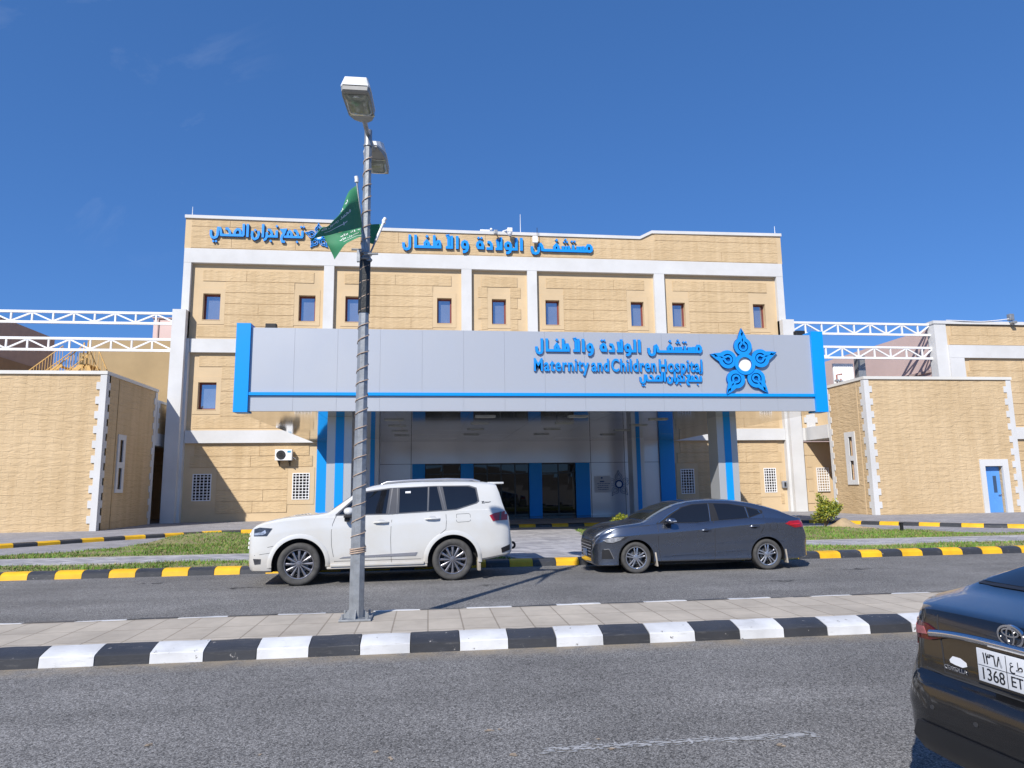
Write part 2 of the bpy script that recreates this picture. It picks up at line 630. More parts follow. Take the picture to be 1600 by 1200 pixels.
def bar(bm, a, b, w, h, mi=0, up=(0, 0, 1)):
    """Rectangular bar from a to b, w across, h in the up direction."""
    a, b = Vector(a), Vector(b)
    d = (b - a).normalized()
    s = d.cross(Vector(up)).normalized()
    u = s.cross(d).normalized()
    vs = []
    for p in (a, b):
        for sx, sy in ((-1, -1), (1, -1), (1, 1), (-1, 1)):
            vs.append(bm.verts.new(p + s * w / 2 * sx + u * h / 2 * sy))
    for q in ((0, 1, 2, 3), (7, 6, 5, 4), (0, 4, 5, 1), (1, 5, 6, 2), (2, 6, 7, 3), (3, 7, 4, 0)):
        bm.faces.new([vs[i] for i in q]).material_index = mi


def lathe(bm, prof, seg=24, axis='y', mi=0, closed=False):
    """Revolve (radius, along-axis) pairs about an axis through the origin."""
    rings = []
    for r, a in prof:
        ring = []
        for k in range(seg):
            t = 2 * math.pi * k / seg
            c, s = r * math.cos(t), r * math.sin(t)
            ring.append(bm.verts.new({'y': (c, a, s), 'z': (c, s, a), 'x': (a, c, s)}[axis]))
        rings.append(ring)
    m = len(rings)
    for i in range(m if closed else m - 1):
        j = (i + 1) % m
        for k in range(seg):
            bm.faces.new((rings[i][k], rings[i][(k + 1) % seg], rings[j][(k + 1) % seg], rings[j][k])).material_index = mi
    return rings


def prism(bm, poly, lo, hi, plane='xz', mi=0):
    """Extrude a 2-D polygon: plane xz -> along y, xy -> along z, yz -> along x."""
    def P(a, b, c):
        return {'xz': (a, c, b), 'xy': (a, b, c), 'yz': (c, a, b)}[plane]
    v0 = [bm.verts.new(P(a, b, lo)) for a, b in poly]
    v1 = [bm.verts.new(P(a, b, hi)) for a, b in poly]
    n = len(poly)
    tri = tessellate_polygon([[Vector((a, b, 0)) for a, b in poly]])
    for t in tri:
        bm.faces.new([v0[i] for i in t]).material_index = mi
        bm.faces.new([v1[i] for i in t]).material_index = mi
    for i in range(n):
        bm.faces.new((v0[i], v0[(i + 1) % n], v1[(i + 1) % n], v1[i])).material_index = mi


def stroke(bm, pts, w, y0, y1, closed=False, mi=0, mi_side=None, P=None):
    """A flat pen stroke of width w along 2-D points, extruded from y0 (front) to y1 (back)."""
    if P is None:
        def P(a, b, c):
            return (a, c, b)
    pts = [Vector(p) for p in pts]
    n = len(pts)
    Ls, Rs = [], []
    for i in range(n):
        if closed:
            a, c = pts[(i - 1) % n], pts[(i + 1) % n]
        else:
            a, c = pts[max(i - 1, 0)], pts[min(i + 1, n - 1)]
        d0 = (pts[i] - a)
        d1 = (c - pts[i])
        if d0.length < 1e-9:
            d0 = d1
        if d1.length < 1e-9:
            d1 = d0
        d0.normalize()
        d1.normalize()
        n0, n1 = Vector((-d0.y, d0.x)), Vector((-d1.y, d1.x))
        nn = n0 + n1
        nn = nn.normalized() if nn.length > 1e-4 else n0
        k = 1 / max(0.55, nn.dot(n0))
        Ls.append(pts[i] + nn * w / 2 * k)
        Rs.append(pts[i] - nn * w / 2 * k)
    ms = mi if mi_side is None else mi_side
    vl0 = [bm.verts.new(P(p.x, p.y, y0)) for p in Ls]
    vr0 = [bm.verts.new(P(p.x, p.y, y0)) for p in Rs]
    vl1 = [bm.verts.new(P(p.x, p.y, y1)) for p in Ls]
    vr1 = [bm.verts.new(P(p.x, p.y, y1)) for p in Rs]
    for i in range(n if closed else n - 1):
        j = (i + 1) % n
        bm.faces.new((vl0[i], vl0[j], vr0[j], vr0[i])).material_index = mi
        bm.faces.new((vl1[i], vr1[i], vr1[j], vl1[j])).material_index = ms
        bm.faces.new((vl0[i], vl1[i], vl1[j], vl0[j])).material_index = ms
        bm.faces.new((vr0[i], vr0[j], vr1[j], vr1[i])).material_index = ms
    if not closed:
        bm.faces.new((vl0[0], vr0[0], vr1[0], vl1[0])).material_index = ms
        bm.faces.new((vl0[-1], vl1[-1], vr1[-1], vr0[-1])).material_index = ms


def holed_wall(bm, x0, x1, z0, z1, y, holes=(), depth=0.3, mi=0, axis='x'):
    """Wall sheet with real openings and reveals. axis 'x': in plane y; axis 'y': in plane x=y, running along Y."""
    def P(a, d, z):
        return (a, y + d, z) if axis == 'x' else (y + d, a, z)
    xs = sorted({x0, x1, *[h[0] for h in holes], *[h[1] for h in holes]})
    zs = sorted({z0, z1, *[h[2] for h in holes], *[h[3] for h in holes]})
    cache = {}

    def V(a, d, z):
        k = (round(a, 4), round(d, 4), round(z, 4))
        if k not in cache:
            cache[k] = bm.verts.new(P(a, d, z))
        return cache[k]
    for i in range(len(xs) - 1):
        for j in range(len(zs) - 1):
            cx, cz = (xs[i] + xs[i + 1]) / 2, (zs[j] + zs[j + 1]) / 2
            if any(h[0] < cx < h[1] and h[2] < cz < h[3] for h in holes):
                continue
            bm.faces.new((V(xs[i], 0, zs[j]), V(xs[i + 1], 0, zs[j]), V(xs[i + 1], 0, zs[j + 1]), V(xs[i], 0, zs[j + 1]))).material_index = mi
    for h in holes:
        a, b, c, d = h
        for p, q in (((a, c), (b, c)), ((b, c), (b, d)), ((b, d), (a, d)), ((a, d), (a, c))):
            vs = [bm.verts.new(P(p[0], 0, p[1])), bm.verts.new(P(q[0], 0, q[1])), bm.verts.new(P(q[0], depth, q[1])), bm.verts.new(P(p[0], depth, p[1]))]
            bm.faces.new(vs).material_index = mi


def strip_minus(x0, x1, cuts):
    segs = [(x0, x1)]
    for a, b in cuts:
        new = []
        for s, e in segs:
            if b <= s or a >= e:
                new.append((s, e))
            else:
                if a > s:
                    new.append((s, a))
                if b < e:
                    new.append((b, e))
        segs = new
    return [s for s in segs if s[1] - s[0] > 0.12]


def rock_courses(bm, x0, x1, z0, z1, y, holes=(), course=0.6, gap=0.022, proud=0.03, tooth=True, rnd=None, margin=0.0):
    """Split-face stone courses standing proud of the smooth render, toothed at both ends and cut round the openings."""
    rnd = rnd or random.Random(3)
    n = max(1, round((z1 - z0) / course))
    h = (z1 - z0) / n
    for k in range(n):
        a, b = z0 + k * h + gap / 2, z0 + (k + 1) * h - gap / 2
        # two half courses give the toothed ends
        ends = ((0.12, 0.30) if tooth else (0.02, 0.02))
        cuts = [(q[0], q[1]) for q in holes if q[2] < b - 0.02 and q[3] > a + 0.02]
        e0 = ends[k % 2] + margin
        for s, e in strip_minus(x0 + e0, x1 - e0, cuts):
            u = s
            while u < e - 0.05:
                ln = rnd.uniform(1.6, 4.2)
                v = e if e - (u + ln) < 0.9 else u + ln
                pr = proud + rnd.uniform(-0.006, 0.006)
                box(bm, u + (0.008 if u > s else 0), v - (0.008 if v < e else 0), y - pr, y + 0.02, a, b)
                u = v


def poly_sheet(name, poly, z, mat, kind='structure', parent=None, thick=0.0):
    bm = BM()
    vs = [bm.verts.new((x, y, z)) for x, y in poly]
    tri = tessellate_polygon([[Vector((x, y, 0)) for x, y in poly]])
    for t in tri:
        f = bm.faces.new([vs[i] for i in t])
    bmesh.ops.recalc_face_normals(bm, faces=bm.faces)
    if sum(f.normal.z for f in bm.faces) < 0:
        bmesh.ops.reverse_faces(bm, faces=bm.faces)
    if thick:
        for i in range(len(vs)):
            a, b = vs[i], vs[(i + 1) % len(vs)]
            p = bm.verts.new((a.co.x, a.co.y, z - thick))
            q = bm.verts.new((b.co.x, b.co.y, z - thick))
            bm.faces.new((a, b, q, p))
    o = link(name, bm, mat, parent, recalc=False)
    if kind:
        o['kind'] = kind
    return o


def smooth_poly(pts, n=6, closed=False):
    """Catmull-Rom through 2-D/3-D points."""
    P = [Vector(p) for p in pts]
    m = len(P)
    outp = []
    for i in range(m if closed else m - 1):
        p0 = P[(i - 1) % m] if closed else P[max(i - 1, 0)]
        p1, p2 = P[i], P[(i + 1) % m]
        p3 = P[(i + 2) % m] if closed else P[min(i + 2, m - 1)]
        for k in range(n):
            t = k / n
            outp.append(0.5 * ((2 * p1) + (p2 - p0) * t + (2 * p0 - 5 * p1 + 4 * p2 - p3) * t * t + (3 * p1 - p0 - 3 * p2 + p3) * t ** 3))
    if not closed:
        outp.append(P[-1])
    return outp

# ------------------------------------------------------------------ ground, roads, kerbs
def kerb(name, path, prof, seg, mats, phase=0.0):
    """Kerb along a 2-D path: prof is (inward offset, z); face colour alternates every seg metres."""
    P = [Vector(p) for p in path]
    acc = [0.0]
    for a, b in zip(P, P[1:]):
        acc.append(acc[-1] + (b - a).length)

    def at(s):
        s = min(max(s, 0), acc[-1] - 1e-6)
        for i in range(len(P) - 1):
            if acc[i + 1] >= s:
                t = (s - acc[i]) / (acc[i + 1] - acc[i])
                d = (P[i + 1] - P[i]).normalized()
                return P[i].lerp(P[i + 1], t), Vector((-d.y, d.x))
    bm = BM()
    rnd = random.Random(len(name))
    s, k = -phase, 0
    while s < acc[-1]:
        a, b = max(s, 0) + 0.004, min(s + seg, acc[-1]) - 0.004
        if b - a > 0.03:
            m = max(2, int((b - a) / 0.14))
            jz = rnd.uniform(-0.004, 0.004)
            jy = rnd.uniform(-0.006, 0.006)
            prev = None
            for i in range(m + 1):
                p, nn = at(a + (b - a) * i / m)
                ring = []
                for q, (o, z) in enumerate(prof):
                    w1 = rnd.uniform(-0.005, 0.005) if 0 < q < len(prof) - 1 else 0
                    pt = p + nn * (o + jy + w1)
                    ring.append(bm.verts.new((pt.x, pt.y, z + (jz + w1 * 0.6 if z > 0.05 else 0))))
                if prev:
                    for q in range(len(prof) - 1):
                        f = bm.faces.new((prev[q], ring[q], ring[q + 1], prev[q + 1]))
                        f.material_index = k % 2
                if i in (0, m):
                    try:
                        f = bm.faces.new(ring)
                        f.material_index = k % 2
                    except ValueError:
                        pass
                prev = ring
        s += seg
        k += 1
    o = link(name, bm, mats, smooth_deg=28)
    o['kind'] = 'structure'
    return o


poly_sheet('ground', [(-1500, -1500), (1500, -1500), (1500, 1500), (-1500, 1500)], -0.03, pmat('dusty_ground', (0.22, 0.19, 0.155), 0.95, var=0.2, vscale=0.2))
poly_sheet('road', [(-90, -26), (90, -26), (90, 15.36), (-90, 15.36)], 0.0, asph)
poly_sheet('plaza_paving', [(-70, 15.5), (80, 15.5), (80, 75), (-70, 75)], 0.08, grey_pav)

# median: paving between two painted kerbs
poly_sheet('median_pavement', [(-60, 7.93), (60, 7.93), (60, 9.36), (-60, 9.36)], 0.157, med_pav)
NK = [(0.0, -0.01), (0.010, 0.092), (0.022, 0.104), (0.10, 0.128), (0.18, 0.149), (0.24, 0.160), (0.262, 0.162), (0.262, 0.08)]
FK = [(0.0, -0.01), (-0.01, 0.11), (-0.035, 0.142), (-0.06, 0.160), (-0.13, 0.162), (-0.13, 0.08)]
kerb('median_kerb', [(-40, 7.69), (40, 7.69)], NK, 0.5235, [k_white, k_black], phase=1.047 - (36.15 % 1.047))
kerb('median_rear_kerb', [(-40, 9.47), (40, 9.47)], FK, 0.60, [k_white, k_black], phase=0.3)
YK = [(0.0, -0.01), (0.015, 0.09), (0.05, 0.125), (0.13, 0.150), (0.24, 0.152), (0.24, 0.05)]
kerb('roadside_kerb', [(-40, 15.30), (50, 15.30)], YK, 0.514, [k_yellow, k_black], phase=(1.028 - ((40 - 7.49) % 1.028)))

# kerb that sweeps round the drop-off drive
ARC = smooth_poly([(-26, 11.5), (-20, 16.6), (-15.8, 20.2), (-12.86, 23.0), (-11.4, 24.9), (-9.8, 26.5), (-8.3, 27.8), (-6.9, 28.3), (-4, 28.35),
                   (0, 28.3), (4, 28.25), (8, 28.35), (12, 28.5), (14, 28.2), (15.9, 27.2), (17.1, 25.5), (18.4, 23.9), (19.4, 22.7), (20.4, 21.8), (23, 19.4), (27, 16.2), (32, 12.8)], 5)
ARC = [p for p in ARC if p.y > 16.4]
RK = [(0.0, 0.06), (0.012, 0.17), (0.04, 0.195), (0.10, 0.215), (0.22, 0.217), (0.22, 0.15)]
kerb('drive_kerb', ARC, RK, 0.68, [k_yellow, k_black], phase=0.25)
apron = [(p.x, p.y + 0.12) for p in ARC] + [(75, 16.5), (75, 70), (-65, 70), (-65, 16.5)]
poly_sheet('apron_paving', apron, 0.205, grey_pav)

# polished tile floor in front of the entrance
tile = pmat('dark_polished_tile', (0.10, 0.10, 0.11), 0.12, var=0.1, vscale=2, spec=0.5)
poly_sheet('entrance_floor', [(-5.3, 33.0), (13.0, 33.0), (13.0, 36.1), (-5.3, 36.1)], 0.225, tile, thick=0.02)


def hump(x, y):
    h = 0.22 * math.exp(-((x + 7.2) / 1.7) ** 2 - ((y - 24.3) / 1.3) ** 2)
    h += 0.06 * math.exp(-((x - 13) / 2.5) ** 2 - ((y - 22.5) / 1.2) ** 2)
    return h + 0.012 * math.sin(x * 1.7 + y) * math.sin(y * 2.3)


def lawn(name, poly, z, density, rnd):
    bm = BM()
    vs = [bm.verts.new((x, y, 0)) for x, y in poly]
    bm.faces.new(vs)
    xs, ys = [p[0] for p in poly], [p[1] for p in poly]
    for ax, lo, hi, st in ((0, min(xs), max(xs), 0.5), (1, min(ys), max(ys), 0.4)):
        c = lo + st
        while c < hi:
            no = (1, 0, 0) if ax == 0 else (0, 1, 0)
            co = (c, 0, 0) if ax == 0 else (0, c, 0)
            bmesh.ops.bisect_plane(bm, geom=bm.verts[:] + bm.edges[:] + bm.faces[:], plane_co=co, plane_no=no)
            c += st
    for v in bm.verts:
        v.co.z = z + hump(v.co.x, v.co.y)
    # skirt
    bes = [e for e in bm.edges if e.is_boundary]
    r = bmesh.ops.extrude_edge_only(bm, edges=bes)
    for v in [q for q in r['geom'] if isinstance(q, bmesh.types.BMVert)]:
        v.co.z -= 0.25
    o = link(name, bm, soil, smooth_deg=40)
    o['kind'] = 'structure'
    # blades
    from mathutils.geometry import area_tri
    tri = tessellate_polygon([[Vector((x, y, 0)) for x, y in poly]])
    V, F = [], []
    for t in tri:
        a, b, c = [np.array(poly[i], float) for i in t]
        ar = abs((b - a)[0] * (c - a)[1] - (b - a)[1] * (c - a)[0]) / 2
        n = int(ar * density)
        u, v = rnd.random(n), rnd.random(n)
        fl = u + v > 1
        u[fl], v[fl] = 1 - u[fl], 1 - v[fl]
        P = a + u[:, None] * (b - a) + v[:, None] * (c - a)
        for p in P:
            # patchy growth: bare sandy spots
            g = math.sin(p[0] * 1.3 + 2 * math.sin(p[1] * 1.1)) * math.sin(p[1] * 2.1 + math.sin(p[0] * 0.7))
            if g < -0.35 and rnd.random() < 0.75:
                continue
            hh = rnd.uniform(0.025, 0.075) * (1.25 if g > 0.4 else 0.9)
            th = rnd.uniform(0, 6.283)
            w = rnd.uniform(0.008, 0.017)
            lx, ly = rnd.normal(0, 0.03), rnd.normal(0, 0.03)
            zz = z + hump(p[0], p[1]) - 0.004
            i = len(V)
            V += [(p[0] - w * math.cos(th), p[1] - w * math.sin(th), zz), (p[0] + w * math.cos(th), p[1] + w * math.sin(th), zz), (p[0] + lx, p[1] + ly, zz + hh)]
            F.append((i, i + 1, i + 2))
    return V, F


LAWNS = [('front_lawn_soil', [(-24, 15.53), (1.9, 15.53), (1.5, 16.8), (-24, 16.8)], 0.135, 520),
         ('front_lawn_soil', [(5.6, 15.53), (30, 15.53), (30, 16.8), (5.9, 16.8)], 0.135, 520),
         ('rear_lawn_soil', [(-16, 18.46), (1.2, 18.46), (0.6, 20), (-1, 22.0), (-3.5, 23.7), (-5.9, 24.6), (-7.2, 25.3), (-8.2, 24.6), (-8.7, 22.3), (-9.5, 20.5), (-11, 19.7)], 0.135, 380),
         ('rear_lawn_soil', [(5.6, 18.46), (23, 18.46), (18.2, 19.5), (16.7, 19.95), (16.2, 21.2), (14.6, 22.5), (13.3, 23.9), (12, 24.9), (9, 25.3), (5.3, 25.1), (4.9, 22.4)], 0.135, 380)]
GV, GF = [], []
for nm, pl, z, de in LAWNS:
    v, f = lawn(nm, pl, z, de, rng)
    GF += [tuple(i + len(GV) for i in t) for t in f]
    GV += v
gme = bpy.data.meshes.new('grass')
gme.from_pydata(GV, [], GF)
gme.materials.append(grass_m)
gme.materials.append(pmat('dry_straw_blades', (0.34, 0.29, 0.12), 0.8, var=0.25, vscale=4, spec=0.2))
gme.polygons.foreach_set('material_index', [1 if q < 0.22 else 0 for q in rng.random(len(GF))])
go = bpy.data.objects.new('grass', gme)
COL.objects.link(go)
tag(go, 'patchy green lawn grass between the kerb, the footpath and the drive', 'grass', kind='stuff')

poly_sheet('footpath', [(-30, 16.86), (1.5, 16.86), (1.5, 18.40), (-30, 18.40)], 0.142, path_pav, thick=0.06)
poly_sheet('footpath', [(5.9, 16.86), (34, 16.86), (34, 18.40), (5.9, 18.40)], 0.142, path_pav, thick=0.06)
poly_sheet('entrance_walkway', [(2.05, 15.53), (5.5, 15.53), (5.8, 18.43), (5.05, 22.4), (5.35, 25.4), (5.0, 27.2), (-3.2, 27.2), (-3.0, 24.0), (-0.9, 22.2), (0.75, 20.1), (1.35, 18.43), (1.65, 16.9)], 0.146, path_pav, thick=0.06)
# pale edging between lawn and path
bm = BM()
for x0, x1 in ((-24, 1.5), (5.9, 30)):
    box(bm, x0, x1, 16.80, 16.86, 0.05, 0.155)
    box(bm, x0, x1, 18.40, 18.46, 0.05, 0.155)
tag(link('path_edging', bm, concrete), kind='structure')

# worn traces of a painted line and pale spills on the near road
bm = BM()
rr = random.Random(5)


def blotch(cx, cy, rx, ry, z, n=9):
    vs = []
    for i in range(n):
        t = 2 * math.pi * i / n
        k = rr.uniform(0.55, 1.1)
        vs.append(bm.verts.new((cx + rx * k * math.cos(t), cy + ry * k * math.sin(t), z)))
    bm.faces.new(vs)


for i in range(430):
    u = rr.random()
    x = 0.75 + 1.90 * u
    y = 4.785 + 0.012 * math.sin(5 * u) + rr.gauss(0, 0.026)
    blotch(x, y, rr.uniform(0.008, 0.04), rr.uniform(0.004, 0.013), 0.004 + i * 2e-6, 6)
tag(link('road_marking', bm, pmat('faded_road_paint', (0.40, 0.40, 0.40), 0.8, var=0.25, vscale=30)), kind='structure')
bm = BM()
for cx, cy, r_ in ((0.44, 5.21, 0.035), (0.52, 5.23, 0.018), (0.56, 4.74, 0.035), (-0.33, 4.93, 0.03), (-0.24, 4.81, 0.025), (-1.9, 5.3, 0.03), (1.16, 4.92, 0.02), (2.33, 4.63, 0.035), (1.2, 4.74, 0.03), (-1.1, 5.0, 0.018)):
    for k in range(5):
        blotch(cx + rr.gauss(0, r_ * 0.4), cy + rr.gauss(0, r_ * 0.4), r_ * rr.uniform(0.3, 0.8), r_ * rr.uniform(0.2, 0.6), 0.0045 + k * 1e-5 + cx * 1e-5)
tag(link('road_stain', bm, pmat('pale_sandy_spill', (0.36, 0.28, 0.20), 0.9, var=0.25, vscale=20)), kind='structure')
# dark patches of old oil and tyre rubber on the far carriageway
# far brown hills behind the camera (seen in the glass) and all around
bm = BM()
prev = None
rh = random.Random(9)
NN = 360
ringA, ringB = [], []
for i in range(NN):
    t = 2 * math.pi * i / NN
    hh = 22 + 26 * abs(math.sin(t * 3 + 1)) * abs(math.sin(t * 2)) + 5 * math.sin(t * 11) + 3 * math.sin(t * 29 + 1) + rh.uniform(0, 1.5)
    if math.sin(t) > 0.1:
        hh *= 0.25
    ringA.append(bm.verts.new((760 * math.cos(t), 760 * math.sin(t), -1)))
    ringB.append(bm.verts.new((900 * math.cos(t), 900 * math.sin(t), hh)))
for i in range(NN):
    j = (i + 1) % NN
    bm.faces.new((ringA[i], ringA[j], ringB[j], ringB[i]))
tag(link('hills', bm, pmat('brown_hill_rock', (0.11, 0.085, 0.06), 0.95, var=0.25, vscale=0.02), smooth_deg=60), kind='structure')
# old oil drips and rubber on the far carriageway
bm = BM()
for cx, cy, r_ in ((12.2, 12.4, 0.5), (8.6, 13.3, 0.35), (10.5, 11.4, 0.3), (-3.4, 13.2, 0.3), (-5.2, 14.2, 0.25), (6.2, 12.0, 0.25), (14.5, 13.8, 0.4), (1.2, 12.6, 0.22)):
    for k in range(26):
        blotch(cx + rr.gauss(0, r_ * 0.9), cy + rr.gauss(0, r_ * 0.22), r_ * rr.uniform(0.05, 0.28), r_ * rr.uniform(0.02, 0.07), 0.003 + k * 2e-5 + abs(cx) * 1e-6, 8)
tag(link('road_stain', bm, pmat('old_oil_stain', (0.055, 0.054, 0.054), 0.7, var=0.3, vscale=12)), kind='structure')
bm = BM()
for i in range(60):
    u = rr.uniform(-8, 16)
    blotch(u, rr.uniform(9.9, 14.8), rr.uniform(0.02, 0.14), rr.uniform(0.006, 0.016), 0.0035 + i * 1e-5, 7)
for i in range(26):
    blotch(rr.uniform(-4, 4), rr.uniform(4.2, 7.2), rr.uniform(0.006, 0.018), rr.uniform(0.005, 0.012), 0.0042 + i * 1e-5, 6)
tag(link('road_stain', bm, pmat('pale_scuff', (0.34, 0.32, 0.29), 0.85, var=0.25, vscale=20)), kind='structure')

# ------------------------------------------------------------------ hospital building
FY = 36.0        # front plane of the white frame
RY = 36.22       # recessed stone panels
GZ = 0.205
hosp = empty('hospital_building', (3.7, FY, GZ), 0, 'three storey sand stone hospital block with white frame behind the entrance canopy', 'building')


def kid(name, bm, mat, parent, smooth_deg=None):
    """link under a parent whose own origin may not be at the world origin"""
    o = link(name, bm, mat, None, smooth_deg)
    o.parent = parent
    m = parent.matrix_basis if parent.parent is None else parent.parent.matrix_basis @ parent.matrix_basis
    o.matrix_parent_inverse = m.inverted()
    return o


UPW = [(-11.63, -10.77), (-6.82, -5.97), (-4.43, -3.61), (0.41, 1.19), (3.37, 4.15), (6.32, 7.10), (11.14, 11.88), (13.53, 14.28), (18.30, 19.02)]
UZ = (10.46, 11.86)
MIDW = [(-11.64, -10.75), (-6.82, -5.97), (13.53, 14.28), (18.30, 19.02)]
MZ = (5.80, 7.20)
GRW = [(-11.66, -10.76), (-6.84, -5.99), (13.54, 14.30), (18.28, 18.99)]
GRZ = (1.24, 2.57)
holes = [(a, b, *UZ) for a, b in UPW] + [(a, b, *MZ) for a, b in MIDW] + [(a, b, *GRZ) for a, b in GRW]
DOORS = [(-0.19, 1.65), (2.31, 5.23), (5.90, 7.71)]
XL, XR = -12.25, 19.75

bm = BM()
holed_wall(bm, XL, XR, GZ - 0.1, 13.5, RY, holes + [(-5.5, 13.1, GZ - 0.1, 4.05)], 0.36)
kid('wall', bm, smooth, hosp)
# dark rooms behind the panes
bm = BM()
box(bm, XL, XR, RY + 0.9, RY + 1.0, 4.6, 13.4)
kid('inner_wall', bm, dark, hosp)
# parapet with raised ends, tower sides and roof
prof = [(-12.64, 14.21), (20.16, 14.21), (20.16, 15.86), (12.45, 15.79), (11.75, 15.43), (-3.75, 15.46), (-4.5, 15.80), (-12.64, 15.84)]
bm = BM()
prism(bm, prof, FY + 0.02, FY + 0.35)
kid('parapet', bm, smooth, hosp)
bm = BM()
rnd = random.Random(21)
rock_courses(bm, -12.35, 19.9, 14.25, 15.40, FY + 0.02, (), 0.58, tooth=False, proud=0.02, rnd=rnd, gap=0.012)
rock_courses(bm, 12.6, 19.9, 15.41, 15.76, FY + 0.02, (), 0.4, tooth=False, proud=0.02, rnd=rnd, gap=0.012)
rock_courses(bm, -12.35, -4.6, 15.41, 15.76, FY + 0.02, (), 0.4, tooth=False, proud=0.02, rnd=rnd, gap=0.012)
# bays between the pilasters
BAYS = [(-12.20, -5.56), (-5.00, 1.69), (2.28, 5.29), (5.86, 12.46), (13.09, 19.70)]


def surround(h, m=0.24):
    return (h[0] - m, h[1] + m, h[2] - m, h[3] + m + 0.06)


sur = [surround(h) for h in holes]
for a, b in BAYS:
    rock_courses(bm, a + 0.22, b - 0.22, 9.55, 13.12, RY, sur, 0.595, rnd=rnd)
for a, b in ((-12.15, -5.56), (13.09, 19.70)):
    rock_courses(bm, a + 0.2, b - 0.2, 4.83, 8.64, RY, sur, 0.59, rnd=rnd)
    rock_courses(bm, a + 0.2, b - 0.2, 0.62, 4.02, RY, sur, 0.60, rnd=rnd)
kid('stone_facing', bm, rock, hosp)

# thin raised frames round the windows and panel outlines
for h in holes:
    bm = BM()
    x0, x1, z0, z1 = surround(h, 0.235)
    for q in ((x0, h[0], z0, z1), (h[1], x1, z0, z1), (h[0], h[1], z0, h[2]), (h[0], h[1], h[3], z1)):
        box(bm, q[0], q[1], RY - 0.022, RY + 0.01, q[2], q[3])
    kid('window_surround', bm, smooth, hosp)
# white frame
bm = BM()
box(bm, -12.62, 20.12, FY - 0.01, FY + 0.5, 13.45, 14.21)
for a, b in ((-12.62, -12.25), (-5.54, -5.02), (1.71, 2.26), (5.31, 5.84), (12.48, 13.07), (19.72, 20.12)):
    box(bm, a, b, FY, FY + 0.4, 9.42, 13.45)
kid('white_frame', bm, white, hosp)
bm = BM()
box(bm, -12.1, 19.6, FY + 0.012, FY + 0.4, 8.72, 9.42)
box(bm, -12.1, 19.6, FY + 0.012, FY + 0.4, 4.10, 4.73)
kid('storey_band', bm, white, hosp)
for a, b, c in ((-12.90, -12.25, -12.12), (19.72, 20.40, 19.58)):
    bm = BM()
    box(bm, a, b, FY - 0.35, FY + 1.2, GZ - 0.05, 10.86)
    if a < 0:
        box(bm, b, c, FY - 0.06, FY + 0.5, GZ - 0.05, 9.42)
    else:
        box(bm, c, a, FY - 0.06, FY + 0.5, GZ - 0.05, 9.42)
    kid('corner_pilaster', bm, white, hosp)
# side and back faces of the tower, roof slab
bm = BM()
box(bm, -12.60, 20.10, FY + 0.42, 52, 13.6, 14.9)
box(bm, -12.58, -12.2, FY + 0.5, 52, GZ, 13.7)
box(bm, 19.7, 20.08, FY + 0.5, 52, GZ, 13.7)
kid('tower_sides', bm, smooth, hosp)
# coping that follows the stepped parapet
bm = BM()
top = [(20.2, 15.86), (12.45, 15.79), (11.75, 15.43), (-3.75, 15.46), (-4.5, 15.80), (-12.68, 15.84)]
poly = [(x, z) for x, z in top] + [(x, z + 0.17) for x, z in reversed(top)]
prism(bm, poly, FY - 0.06, FY + 0.42)
kid('coping', bm, white, hosp)

# windows
wc = None
for (a, b), zz in [(w, UZ) for w in UPW] + [(w, MZ) for w in MIDW]:
    bm = BM()
    t = 0.085
    y = RY + 0.25
    box(bm, a, a + t, y, y + 0.09, *zz)
    box(bm, b - t, b, y, y + 0.09, *zz)
    box(bm, a + t, b - t, y, y + 0.09, zz[0], zz[0] + t)
    box(bm, a + t, b - t, y, y + 0.09, zz[1] - t, zz[1])
    w = kid('window', bm, winfr, hosp)
    bm = BM()
    tl = random.Random(int(a * 100)).uniform(-0.014, 0.014)
    vs = [bm.verts.new(p) for p in ((a + t, y + 0.045 + tl, zz[0] + t), (b - t, y + 0.045 - tl, zz[0] + t), (b - t, y + 0.045, zz[1] - t), (a + t, y + 0.045, zz[1] - t))]
    bm.faces.new(vs)
    pn = link('pane', bm, winglass)
    pn.parent = w
    # pale sill
    bm = BM()
    box(bm, a - 0.02, b + 0.02, RY - 0.035, RY + 0.16, zz[0] - 0.03, zz[0] + 0.004)
    kid('window_sill', bm, smooth, hosp)


def grille(a, b, z0, z1, y, parent, horizontal=9, vertical=5):
    bm = BM()
    t = 0.045
    box(bm, a, a + t, y - 0.04, y + 0.01, z0, z1)
    box(bm, b - t, b, y - 0.04, y + 0.01, z0, z1)
    box(bm, a + t, b - t, y - 0.04, y + 0.01, z0, z0 + t)
    box(bm, a + t, b - t, y - 0.04, y + 0.01, z1 - t, z1)
    for i in range(1, vertical):
        x = a + (b - a) * i / vertical
        box(bm, x - 0.017, x + 0.017, y - 0.03, y - 0.002, z0 + t, z1 - t)
    for i in range(1, horizontal):
        z = z0 + (z1 - z0) * i / horizontal
        box(bm, a + t, b - t, y - 0.026, y - 0.006, z - 0.017, z + 0.017)
    g = kid('window_grille', bm, white_metal, parent)
    bm = BM()
    vs = [bm.verts.new(p) for p in ((a, y + 0.10, z0), (b, y + 0.10, z0), (b, y + 0.10, z1), (a, y + 0.10, z1))]
    bm.faces.new(vs)
    p = kid('pane', bm, glass_dk, parent)
    return g


for a, b in GRW:
    grille(a, b, *GRZ, RY, hosp)

